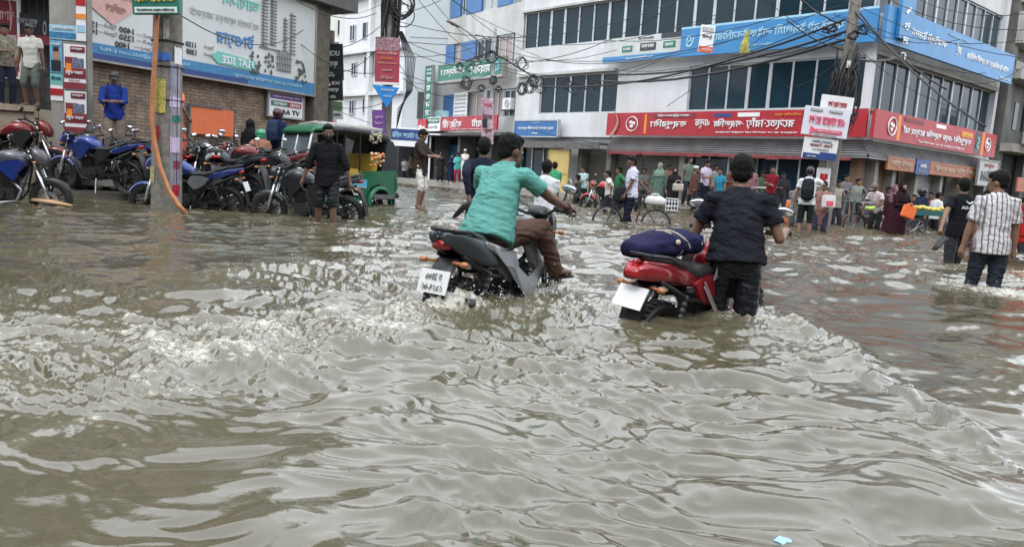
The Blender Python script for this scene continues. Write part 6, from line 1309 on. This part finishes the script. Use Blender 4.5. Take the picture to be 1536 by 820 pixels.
    if feet:
        for (an, f_) in fps:
            m = MB(); c_ = an+f_*.07-Vector((0, 0, .078)); rt_ = Vector((-f_.y, f_.x, 0)).normalized(); pts = [(-.12, .03), (-.06, .038), (.04, .042), (.10, .046), (.13, .03)]
            up_ = Vector((0, 0, .016)); L1 = [c_+f_*a_+rt_*w_ for a_, w_ in pts]+[c_+f_*a_-rt_*w_ for a_, w_ in pts[::-1]]; n2 = len(L1)
            m.add(L1+[p_+up_ for p_ in L1], [(i, (i+1) % n2, (i+1) % n2+n2, i+n2) for i in range(n2)]+[tuple(range(n2))[::-1], tuple(range(n2, 2*n2))]); m.tube([c_+f_*.03+rt_*.045+up_, an+f_*.09+Vector((0, 0, .0)), c_+f_*.03-rt_*.045+up_], .012, 6); m.build('sandal', rubber, t)
    if backpack:
        m = MB(); 
        b0, b1_, b2_ = T(-.19, 0, 1.00), T(-.22, 0, 1.18), T(-.18, 0, 1.38); m.tube([T(-.17, 0, .93), b0, b1_, b2_, T(-.14, 0, 1.43)], [(.05, .08), (.09, .145), (.10, .15), (.08, .13), (.03, .07)], 16)
        me = remesh(m, .014, 3); wrinkle(me, .008, 9, 7); bp = link('backpack', me, cloth('bag_%s' % (backpack,), backpack), t)
        m = MB()
        for s in (-1, 1): m.tube([T(-.12, .09*s, 1.40), T(0, .11*s, 1.485), T(.12, .12*s, 1.36), T(.13, .13*s, 1.15), T(0, .19*s, 1.05), T(-.14, .13*s, 1.0)], (.010), 6)
        m.build('shoulder_strap', _M['cloth_bag_%s' % (backpack,)], bp)
    t['_w'] = 0; del t['_w']
    return t, dict(T=T, hc=hc, HM=HM, wL=wL, wR=wR, hd=hd)
def woman(label, loc, head, H=1.55, c=(.02, .018, .022), c2=None, v=.02, veil=True, skin='light', hands=True, hL=None, hR=None, skirt=None, sitting=False, printed=None):
    t, i = person(label, loc, head, H, v, skin, top=c, sleeve='long', bottom=skirt or c, legs='full', hair=None, hem=.6, wr=.010, topm=printed, hL=hL, hR=hR)
    T, hc, HM = i['T'], i['hc'], i['HM']; m = MB()
    m.tube([T(0, 0, .20), T(0, 0, .55), T(0, 0, .95), T(0, 0, 1.15), T(0, 0, 1.36)], [(.20, .24), (.18, .215), (.16, .20), (.14, .185), (.11, .17)], 20); me = remesh(m, v*1.1, 3); wrinkle(me, .018, 6, int(abs(loc[0]*31)) % 80, (2, 2, .4)); link('long_dress', me, cloth('dress_%s' % ((skirt or c),), skirt or c), t)
    m = MB(); m.ball(hc+HM@Vector((-.03, 0, .02)), (.115, .100, .125), 18, 12, M=HM); m.tube([hc+HM@Vector((-.02, 0, -.06)), T(.0, 0, 1.44), T(.01, 0, 1.33), T(.02, 0, 1.20)], [(.09, .085), (.12, .15), (.15, .20), (.15, .19)], 18)
    if veil: m.ball(hc+HM@Vector((.03, 0, -.06)), (.085, .075, .075), 14, 9, M=HM)
    me = remesh(m, v, 3); wrinkle(me, .008, 9, 5); link('head_scarf', me, cloth('scarf_%s' % ((c2 or c),), c2 or c), t)
    return t, i
def at_head(px, py, d, H): p = DP(px, py, d); return (p.x, p.y, p.z-H)
def l2(o, head, w, H=1.7):    # world point into a person's local pose space
    return tuple((Matrix.Rotation(-R(head), 3, 'Z')@(Vector(w)-Vector(o)))/(H/1.7))
# the rider
BW = Matrix.Translation((-.04, 5.76, -.38))@Matrix.Rotation(R(61), 4, 'Z')@Matrix.Rotation(R(3), 4, 'X')
rl = Vector((-.04, 5.76, -.38)); rh = 61
teal = mat('cloth_teal_polo', (.115, .33, .295), .85, var=.12, spec=.1, scale=7, bump=.35, bscale=160)
pr, pi_ = person('man in a teal polo shirt and brown trousers riding the black and silver motorcycle', rl, rh, 1.70, .0095, 'dark', topm=teal, bottom=(.12, .075, .060), pelvis=(-.33, .0, .905), lean=23, hy=-26, hp=2,
    hL=(.29, .35, 1.10), hR=(.27, -.35, 1.10), eL=(-.5, .8, -.5), eR=(-.4, -.8, -.55), fL=(.02, .24, .42), fR=(.30, -.27, .60), kL=(.8, .5, .5), kR=(.4, -.3, 1), curl=38, fat=1.18, hem=.86, wr=.010, collar=True, toe=(1, -.2, .05))
m = MB(); w_ = pi_['wR']; m.torus(w_, .033, .007, 16, 6, 'x'); m.build('wrist_band', mat('maroon_cord', (.10, .02, .02), .7), pr)
# the man pushing the red motorcycle
ph = 80; pl_ = Vector((1.585, 5.24, -.50)); B2 = Matrix.Translation((1.43, 5.45, -.39))@Matrix.Rotation(R(46), 4, 'Z')
gl = B2@Vector((.17, .27, 1.02)); gr = B2@Vector((.45, -.34, 1.02)); Hp = 1.69
navy_t = mat('cloth_charcoal_tee', (.019, .020, .028), .9, spec=.08, var=.12, scale=6, bump=.35, bscale=160)
denim = mat('cloth_wet_black_denim', (.007, .008, .012), .45, var=.3, scale=5, bump=.5, bscale=60, spec=.3)
person('man in a charcoal tee and soaked dark jeans pushing the red motorcycle', pl_, ph, Hp, .0095, 'mid', topm=navy_t, botm=denim, lean=9, side=-1, hp=6, hL=l2(pl_, ph, gl+Vector((.05, -.10, .02)), Hp), hR=l2(pl_, ph, gr+Vector((.0, -.08, .02)), Hp),
       eL=(-.3, .4, -.9), eR=(-.5, -.25, -.95), fL=(.10, .09, .07), fR=(-.10, -.10, .07), curl=34, fat=1.18, wr=.010, hem=.94)
# bearded man in black
bl = at_head(493, 188, 11.7, 1.76); blk = mat('cloth_washed_black_shirt', (.010, .0105, .013), .85, spec=.12, var=.35, scale=7, bump=.4, bscale=120)
person('bearded man in a black shirt with rolled sleeves and wet shorts wading toward the camera', bl, -82, 1.76, .0095, 'dark', topm=blk, bottom=(.015, .017, .022), sleeve='rolled', legs='shorts', hL=(.02, .36, .82), hR=(.06, -.36, .84), eL=(-.3, .9, 0), eR=(-.3, -.9, 0), hy=12, hp=8, beard=True, wr=.008, fL=(.08, .12, .07), fR=(-.05, -.12, .07), collar=True, hem=.78)
# man in brown with phone
t8, i8 = person('man in a dark brown shirt and white shorts on the slab, looking at a phone', at_head(632, 196, 17.1, 1.78), -18, 1.80, .014, 'mid', top=(.040, .030, .024), sleeve='rolled', bottom=(.62, .60, .57), legs='knee', hp=32, hL=(.40, .04, 1.16), hR=(.38, -.06, 1.14), hem=.72, wr=.010)
o = thing('mobile_phone', 'phone held by the man in the brown shirt', 'phone', tuple(Matrix.Translation(t8.location)@Matrix.Rotation(R(-18), 4, 'Z')@Vector((.53, 0, 1.25)))); m = MB(); m.box((0, 0, 0), (.02, .08, .15)); m.build('case', plastic, o)
# person behind the rider with shoes in hand
lp9 = at_head(727, 210, 8.8, 1.66); shp = DP(703, 292, 8.5)
person('person in dark navy walking away behind the rider with shoes in the left hand', lp9, 95, 1.68, .014, 'dark', top=(.014, .018, .035), sleeve='long', bottom=(.02, .02, .03), hL=l2(lp9, 95, shp, 1.68), eL=(-1, .1, -.5), curl=40)
def shoes(name, label, p, rz, c=rubber):
    o = thing(name, label, 'shoes', tuple(p), rz)
    for s in (0, 1):
        m = MB(); loft(m, [(-.13, .05*s, -.02*s, .025, .022), (-.06, .05*s, -.01*s, .035, .03), (.05, .05*s, -.01*s, .038, .02), (.13, .05*s, -.01*s, .022, .010)], 12); m.build('shoe', c, o, smooth=True)
    o.rotation_euler = (R(10), R(48), rz); return o
shoes('pair_of_shoes', 'dark pair of shoes held by the person behind the rider', shp+Vector((-.06, -.04, -.17)), R(160))
def P(px, py, d, label, head, H=1.66, v=.018, **k):
    q = random.Random(int(px*7+py)); m_ = q.randrange(4)
    if m_ == 1: k.setdefault('hR', (.30, -.08, 1.12)); k.setdefault('hp', 14)
    if m_ == 2: k.setdefault('hL', (-.12, .22, .98)); k.setdefault('eL', (-.6, .8, 0))
    if m_ == 3: k.setdefault('hL', (.22, -.05, 1.15)); k.setdefault('hR', (.20, .05, 1.10))
    k.setdefault('hy', q.uniform(-35, 35)); k.setdefault('lean', q.uniform(-1, 5)); k.setdefault('fat', q.uniform(.92, 1.14)); k.setdefault('pelvis', (0, q.uniform(-.03, .03), .92)); k.setdefault('fL', (q.uniform(-.05, .15), .11, .07))
    return person(label, at_head(px, py, d, H), head, H, v, **k)
P(821, 240, 11, 'man in a white shirt walking away just right of the rider', 75, 1.62, .014, skin='mid', top=(.62, .65, .68), bottom=(.02, .02, .025))
P(832, 243, 22, 'man in a bright green tee before the yellow gate', 100, 1.66, top=(.05, .30, .16), bottom=(.03, .03, .03), face=False)
P(877, 250, 28.5, 'person in a pale teal shirt in the doorway right of the yellow gate', -120, 1.6, top=(.35, .50, .48), bottom=(.02, .02, .02), face=False)
lil = mat('cloth_pale_lilac_shirt', (.56, .57, .70), .8, var=.08, scale=6, bump=.3, bscale=120)
pb = at_head(951, 236, 16.5, 1.74)
person('man in a pale lilac shirt walking his old bicycle through the water', pb, 195, 1.75, .013, 'dark', topm=lil, bottom=(.015, .017, .03), hR=l2(pb, 195, DP(985, 300, 16.6), 1.75), hL=l2(pb, 195, DP(935, 297, 16.3), 1.75), hp=6, wr=.011, collar=True, fL=(.15, .1, .07), fR=(-.1, -.1, .07))
P(916, 256, 21.5, 'small figure in a white shirt behind the bicycle handlebar', 160, 1.5, top=(.6, .6, .58), face=False)
P(931, 249, 20.5, 'man in a dark green shirt partly behind the man with the bicycle', 190, 1.6, top=(.03, .14, .06), face=False)
woman('woman in a sage green scarf and long green dress before the shopfront', at_head(991, 245, 25.5, 1.6), -110, 1.6, c=(.10, .17, .13), c2=(.17, .24, .20), veil=False)
woman('woman in a black veil holding a pale handbag in front', at_head(1013, 252, 25, 1.52), -95, 1.52)
o = thing('handbag', 'pale beige handbag held by the woman in the black veil', 'handbag', tuple(DP(1017, 281, 24.6))); m = MB(); loft(m, [(-.17, 0, 0, .06, .12), (.17, 0, 0, .06, .12)], 14, 4); m.build('pouch', mat('beige_leather', (.42, .37, .33), .5), o, bevel=.01); m = MB(); m.torus((0, 0, .13), .1, .012, 18, 6); m.build('handle', _M['beige_leather'], o)
P(1034, 235, 27, 'tall man in a grey green tee standing behind the boy in the white cap', -80, 1.74, top=(.13, .17, .14))
P(1043, 249, 25.2, 'boy in a brown tunic and white skull cap looking right', -20, 1.5, top=(.13, .06, .045), sleeve='long', hair='topi', cap=(.6, .6, .6), hem=.6)
pat = mat('cloth_patterned_shirt', (.52, .45, .56), .8, var=.35, scale=22)
P(1061, 240, 25.8, 'man in a pale pink patterned shirt standing before the shopfront', -60, 1.72, topm=pat, bottom=(.012, .014, .03), hy=20)
P(1084, 252, 24.5, 'man in a bright blue tee partly behind the pushing man', -150, 1.62, top=(.03, .22, .33))
P(1127, 248, 25, 'man in a dusty pink shirt partly behind the shoulder of the pushing man', -100, 1.64, top=(.30, .13, .16))
P(1160, 249, 23.5, 'man in a dark red polo shirt standing alone by the handrail', -125, 1.7, top=(.20, .016, .028), bottom=(.02, .025, .05), hy=30)
P(1187, 292, 21.5, 'child in bright orange clothes half hidden by the grey pattern figure', -60, 1.1, top=(.75, .17, .04), sleeve='long', bottom=(.6, .13, .04), hem=.5, face=False)
P(1199, 272, 19.5, 'figure in a grey patterned wrap left of the man with the backpack', -100, 1.5, topm=mat('cloth_grey_pattern', (.20, .20, .21), .8, var=.7, scale=25), sleeve='long', bottom=(.08, .08, .09), hem=.5, face=False)
pk = at_head(1216, 252, 17.6, 1.7)
person('man in a white tee with a black backpack wading away with rolled trousers', pk, 65, 1.72, .014, 'mid', top=(.66, .69, .72), bottom=(.022, .028, .028), legs='knee', backpack=(.018, .02, .026), hR=(.42, -.18, 1.40), hL=(.05, .28, .85), hair='cap', cap=(.03, .03, .04), face=False)
tw, iw = P(1238, 272, 18.4, 'woman in a dusty pink patterned tunic holding white bags beside the backpack man', -125, 1.58, topm=mat('cloth_pink_pattern', (.26, .13, .12), .8, var=.7, scale=22), sleeve='long', bottom=(.05, .05, .09), hem=.55, hp=25, hL=(.26, .12, 1.0), hR=(.26, -.1, 1.0))
o = thing('paper_bag', 'white and pink bag held by the woman in the pink tunic', 'bag', tuple(DP(1243, 302, 18.0)), R(15)); m = MB(); m.box((0, 0, 0), (.34, .10, .30)); m.build('pouch', white_p, o, bevel=.02); m = MB(); m.box((.0, -.055, -.05), (.2, .004, .12)); m.build('printed_panel', pink_p, o)
for i, (px, py, c, lab) in enumerate(((1270, 262, (.16, .15, .17), 'person in grey seated behind the corner fence, left of two'), (1289, 268, (.22, .24, .22), 'person in pale grey seated behind the corner fence, right of two'))):
    P(px, py, 23.8, lab, -95, 1.5, top=c, sleeve='long', bottom=(.05, .05, .05), face=False)
P(1296, 280, 24.5, 'dark figure standing by the brown stained wall', -100, 1.5, top=(.02, .02, .022), face=False)
pv_ = at_head(1321, 278, 20.4, 1.52)
person('vendor in a pale pink tee with green sleeves bending over his bicycle', pv_, -150, 1.6, .016, 'dark', top=(.62, .52, .54), bottom=(.03, .03, .035), lean=22, hp=35, hL=(.42, .2, .98), hR=(.42, -.2, .98), hair='cap', cap=(.14, .09, .08))
for s, px in ((0, 1305), (1, 1332)):
    o = thing('arm_sleeve', ('lime green sleeve guard on the left in the photo over the bicycle bar', 'lime green sleeve guard on the right in the photo over the bicycle bar')[s], 'sleeve guard', tuple(DP(px, 313+2*s, 20.0))); m = MB(); m.tube([(-.12, 0, .02), (0, 0, 0), (.12, 0, .03)], [.05, .06, .05], 10); m.build('cloth', mat('cloth_lime', (.40, .62, .12), .7), o, smooth=True)
woman('woman in a dark maroon veil standing just behind the one with the orange bag', at_head(1343, 277, 19.6, 1.62), -85, 1.6, c=(.05, .018, .026), c2=(.16, .08, .10), veil=False)
woman('woman in a black veil and maroon gown wading with an orange bag', at_head(1354, 275, 18.7, 1.62), -80, 1.62, c=(.022, .010, .016), c2=(.02, .010, .014), skirt=(.035, .012, .018), hL=(.22, .2, 1.08), hR=(.30, -.02, 1.16), v=.016)
o = thing('shopping_bag', 'bright orange woven shopping bag carried by the veiled woman', 'bag', tuple(DP(1363, 318, 18.3)), R(10)); o.rotation_euler = (0, R(16), R(10)); m = MB(); m.box((0, 0, 0), (.36, .09, .30)); m.build('pouch', mat('orange_bag_cloth', (.80, .17, .04), .6, var=.12, scale=12), o, bevel=.02); m = MB(); m.torus((0, 0, .15), .07, .01, 16, 6); m.build('handle', _M['orange_bag_cloth'], o)
P(1387, 282, 22.6, 'man in a navy shirt and black helmet behind the vendor cart', -170, 1.68, top=(.02, .03, .06), sleeve='rolled', hair='helmet', cap=(.02, .02, .025))
P(1406, 288, 23.6, 'man in a white shirt with a dark stripe behind the vendor cart', 10, 1.66, top=(.6, .62, .62), face=False)
P(1372, 292, 24.2, 'dark clothed figure between the veiled woman and the helmeted man', -90, 1.55, top=(.02, .024, .03), face=False)
P(1421, 300, 22.5, 'figure in a pale blue shirt just left of the man with white back print', -70, 1.6, top=(.45, .52, .58), face=False)
# man with the print on his back
p36 = at_head(1449, 270, 11.2, 1.68); sh = DP(1408, 352, 10.9)
t36, i36 = person('man in a black tee with a white printed mark on the back, carrying sandals', p36, 95, 1.70, .012, 'mid', top=(.009, .010, .014), bottom=(.035, .037, .042), legs='knee', hL=l2(p36, 95, sh, 1.7), eL=(-.3, .9, 0), eR=(-.3, -.9, 0), hy=-6, fL=(-.12, .11, .07), fR=(.16, -.1, .07), wr=.005, fat=1.05, curl=40)
T_ = i36['T']; m = MB(); c_ = T_(-.150, 0, 1.30)
o = link('back_print', text_mesh('VELGA', 1, .23, .045, ext=.002), white_p, t36); o.location = (c_.x, 0, c_.z-.03); o.rotation_euler = (R(90), 0, R(-90))
for s in (-1, 1): m.tube([(c_.x, 0, c_.z+.03), (c_.x, .04*s, c_.z+.055), (c_.x, .055*s, c_.z+.07)], [.012, .009, .003], 6)
m.build('back_emblem', white_p, t36)
shoes('pair_of_sandals', 'black sandals held by the man with the printed tee', sh+Vector((-.02, -.05, -.12)), R(200))
# striped shirt man
st = bpy.data.materials.new('cloth_striped_shirt'); st.use_nodes = True; N = st.node_tree.nodes; L = st.node_tree.links; co = N.new('ShaderNodeTexCoord'); wv = N.new('ShaderNodeTexWave'); wv.wave_type = 'BANDS'; wv.bands_direction = 'Y'; wv.inputs['Scale'].default_value = 6.5; wv.inputs['Distortion'].default_value = 1.6; wv.inputs['Detail'].default_value = 1
w2 = N.new('ShaderNodeTexWave'); w2.bands_direction = 'Y'; w2.inputs['Scale'].default_value = 19; L.new(co.outputs['Object'], wv.inputs['Vector']); L.new(co.outputs['Object'], w2.inputs['Vector'])
ad = N.new('ShaderNodeMath'); ad.operation = 'MULTIPLY_ADD'; L.new(w2.outputs['Fac'], ad.inputs[0]); ad.inputs[1].default_value = .35; L.new(wv.outputs['Fac'], ad.inputs[2])
rp = N.new('ShaderNodeValToRGB'); rp.color_ramp.elements[0].position = .2; rp.color_ramp.elements[0].color = (.10, .10, .125, 1); rp.color_ramp.elements[1].position = .62; rp.color_ramp.elements[1].color = (.56, .54, .56, 1); L.new(ad.outputs[0], rp.inputs[0]); L.new(rp.outputs[0], N['Principled BSDF'].inputs['Base Color']); N['Principled BSDF'].inputs['Roughness'].default_value = .85
p37 = at_head(1503, 262, 8.35, 1.69)
person('man in a grey and white striped shirt and wet jeans wading away at the right', p37, 84, 1.72, .010, 'mid', topm=st, bottom=(.028, .035, .048), legs='full', hL=(.03, .30, .80), hy=48, hp=10, fL=(.10, .1, .07), fR=(-.08, -.1, .07), sleeve='loose', hem=.80, wr=.010, fat=1.02, eL=(-.2, .9, 0))
P(1484, 285, 13.5, 'person with a patterned scarf and maroon dress between the two wading men', -110, 1.62, topm=mat('cloth_maroon_pattern', (.16, .05, .05), .8, var=.6, scale=18), sleeve='long', bottom=(.12, .02, .03), hem=.5)
P(1532, 296, 15, 'person in a dull red shirt at the far right edge behind the striped shirt', -100, 1.6, top=(.16, .04, .035), face=False)
# left side people
P(6, 36, 15.9, 'man in a camouflage pattern shirt at the left edge of the ledge', -40, 1.68, topm=mat('cloth_camouflage', (.19, .17, .13), .8, var=.6, scale=14), sleeve='rolled', bottom=(.02, .025, .04), hL=(.3, .1, 1.0))
P(47, 37, 15.7, 'man in a white shirt and rolled olive shorts standing on the ledge', -85, 1.66, skin='dark', top=(.58, .57, .53), bottom=(.10, .12, .10), legs='knee', collar=True, hair='cap', cap=(.03, .03, .03), hem=.80)
p3_ = at_head(171, 110, 15.0, 1.72)
person('man in a royal blue jersey, black cap and backpack looking at a phone', p3_, -62, 1.74, .014, 'dark', top=(.014, .035, .20), sleeve='rolled', bottom=(.2, .16, .13), hair='cap', cap=(.015, .015, .018), backpack=(.02, .022, .03), hL=(.34, .04, 1.13), hR=(.32, -.08, 1.12), hp=28, hem=.80)
o = thing('concrete_block', 'rough concrete block under the man in the royal blue jersey', 'block', (p3_[0], p3_[1], .2)); m = MB(); m.box((0, 0, (p3_[2]-.2)/2), (1.0, .7, max(.1, p3_[2]-.2))); m.build('block', conc, o, bevel=.02)
P(262, 118, 15.2, 'man in a coral orange tee standing behind the posted pole', 60, 1.72, skin='mid', top=(.72, .17, .09), bottom=(.5, .12, .08), hR=(.1, -.3, .95), face=False)
woman('black veiled figure among the parked motorcycles under the billboard', at_head(375, 180, 17, 1.6), 70, 1.6, c=(.012, .012, .013))
P(417, 163, 17.5, 'man in a dark navy jacket and maroon helmet seen from behind', 75, 1.72, top=(.018, .03, .075), sleeve='long', hair='helmet', cap=(.05, .012, .02), backpack=(.025, .04, .08), face=False)
P(394, 192, 16.5, 'man with a green helmet bending down beside the navy jacketed man', 120, 1.55, top=(.3, .14, .1), hair='helmet', cap=(.05, .28, .16), face=False, lean=15)
# far street crowd
fc = [(584, 240, 46, (.5, .5, .5), 'figure in white at the left of the far street crowd', 'cap'), (597, 243, 47, (.03, .03, .035), 'dark figure with a helmet beside the white one in the far crowd', 'helmet'), (604, 240, 50, (.025, .03, .04), 'second dark figure from the left in the far street crowd', 'short'),
      (609, 236, 46, (.45, .45, .43), 'pale shirted figure in the middle of the far street crowd', 'short'), (617, 232, 45, (.10, .08, .06), 'brown clothed figure seen from behind in the far street crowd', 'short'), (591, 246, 44, (.05, .05, .06), 'short dark figure low in the far street crowd', 'short')]
for (px, py, d, c, lab, hr) in fc: P(px, py, d, lab, rnd.choice((90, -90, 40, 150)), 1.6, .026, top=c, hair=hr, cap=(.5, .5, .5) if hr == 'cap' else None, face=False, skin='mid', feet=False)
woman('woman in black standing before the red vertical boards', at_head(662, 228, 41, 1.6), -90, 1.6, v=.026)
woman('woman in dark navy standing by the dull blue door', at_head(678, 233, 41, 1.55), -80, 1.55, c=(.015, .022, .05), v=.026)
P(688, 229, 40.5, 'woman in a teal wrap and red trousers beside the man in white', -100, 1.58, .024, top=(.08, .36, .34), sleeve='long', bottom=(.30, .03, .06), hem=.7, face=False)
P(699, 224, 40, 'man in a long white tunic and cap walking toward the camera far away', -95, 1.64, .024, top=(.62, .60, .58), sleeve='long', bottom=(.5, .5, .48), hem=.5, hair='topi', cap=(.6, .6, .6), face=False)
# cycle rickshaw part at the right edge
p = DP(1531, 372, 12.2); o = thing('cycle_rickshaw', 'red cycle rickshaw partly hidden behind the man in the striped shirt', 'rickshaw', (p.x, p.y, -.2), R(100))
m = MB(); m.box((0, 0, .62), (.8, .9, .10)); m.box((-.35, 0, .92), (.08, .9, .5)); m.build('seat', paint('bright_red', (.55, .02, .02)), o, bevel=.03)
for s in (-1, 1):
    q = bpy.data.objects.new('wheel', None); col.objects.link(q); q.parent = o; q.location = (0, .52*s, .34); m = MB(); m.torus((0, 0, 0), .32, .02, 32, 7); m.build('tyre', rubber, q, smooth=True); m = MB(); m.torus((0, 0, 0), .29, .01, 30, 6)
    for i in range(14): a = 2*math.pi*i/14; m.tube([(0, 0, 0), (.29*math.cos(a), 0, .29*math.sin(a))], .004, 4)
    m.build('rim', steel, q)
    m = MB(); m.tube([(.35, .45*s, .6), (.35, .45*s, .85), (.2, .45*s, .95), (-.3, .45*s, .95)], .015, 7); m.build('hand_rail', chrome, o, smooth=True)

# more of the crowd under the awning and along the corner
cr = [(968, 252, 27.5, (.10, .11, .10), 'man in a dark olive shirt by the slatted shutter behind the bicycle man', -90), (1003, 246, 28, (.20, .10, .08), 'person in rust brown behind the green scarfed woman', -80), (1052, 252, 28, (.05, .05, .07), 'dark shirted man in the shade between the boy and the patterned shirt', -100),
      (1074, 247, 28, (.22, .22, .2), 'grey shirted man in the shade right of the patterned shirt', -60), (1098, 250, 27.5, (.12, .05, .04), 'person in dark brown in the shade right of the bright blue tee', -90), (1143, 256, 26, (.06, .09, .06), 'person in dark green left of the dark red polo shirt', -70),
      (1176, 258, 26, (.03, .03, .035), 'dark clothed man in the shade right of the dark red polo shirt', -110), (1258, 270, 22.5, (.30, .27, .24), 'person in beige standing behind the woman with white bags', -80), (1307, 284, 23.5, (.10, .08, .10), 'dark purple clothed person behind the vendor on the bicycle', -90),
      (1334, 280, 23.5, (.04, .04, .045), 'man in black behind the two veiled women', -70), (1396, 288, 24.5, (.28, .06, .05), 'person in dull red behind the cart between two men', -90), (1412, 292, 25.5, (.03, .035, .05), 'dark figure beyond the cart near the pale blue shirt', -100),
      (1466, 292, 16, (.30, .16, .10), 'person in a tan wrap seen between the two wading men', -120), (868, 262, 27, (.05, .05, .05), 'dark figure bending by the steel hoops', 150)]
for (px, py, d, c, lab, hd_) in cr: P(px, py, d, lab, hd_, 1.62, .022, top=c, face=False, skin='dark', sleeve='rolled', feet=False)

# spray thrown up around the two machines
rs_ = random.Random(77); m = MB()
for (px, py, n, sx_, hz_) in ((668, 470, 150, .16, .12), (700, 462, 130, .16, .13), (640, 462, 60, .12, .06), (745, 448, 90, .16, .09), (800, 440, 110, .2, .12), (850, 432, 60, .2, .08), (1090, 482, 50, .12, .05), (1130, 486, 70, .14, .07), (560, 410, 70, .5, .05), (1500, 440, 60, .25, .06), (1415, 405, 40, .2, .05)):
    c = HP(px, py, 0); k = max(1, c.y/7)
    for i in range(n):
        r_ = rs_.uniform(.0018, .0055)*k*(1.4 if rs_.random() < .1 else 1); z = abs(rs_.gauss(0, hz_))*.8; p = (c.x+rs_.gauss(0, sx_), c.y+rs_.gauss(0, sx_), z+.01); m.ball(p, (r_, r_, r_*rs_.uniform(.9, 1.8)), 6, 4)
o = m.build('water_spray', mat('spray_white', (.62, .62, .58), .15, spec=.8), None, smooth=True); tag(o, 'fine water droplets thrown up around the wading men and motorcycles', 'spray', kind='stuff')
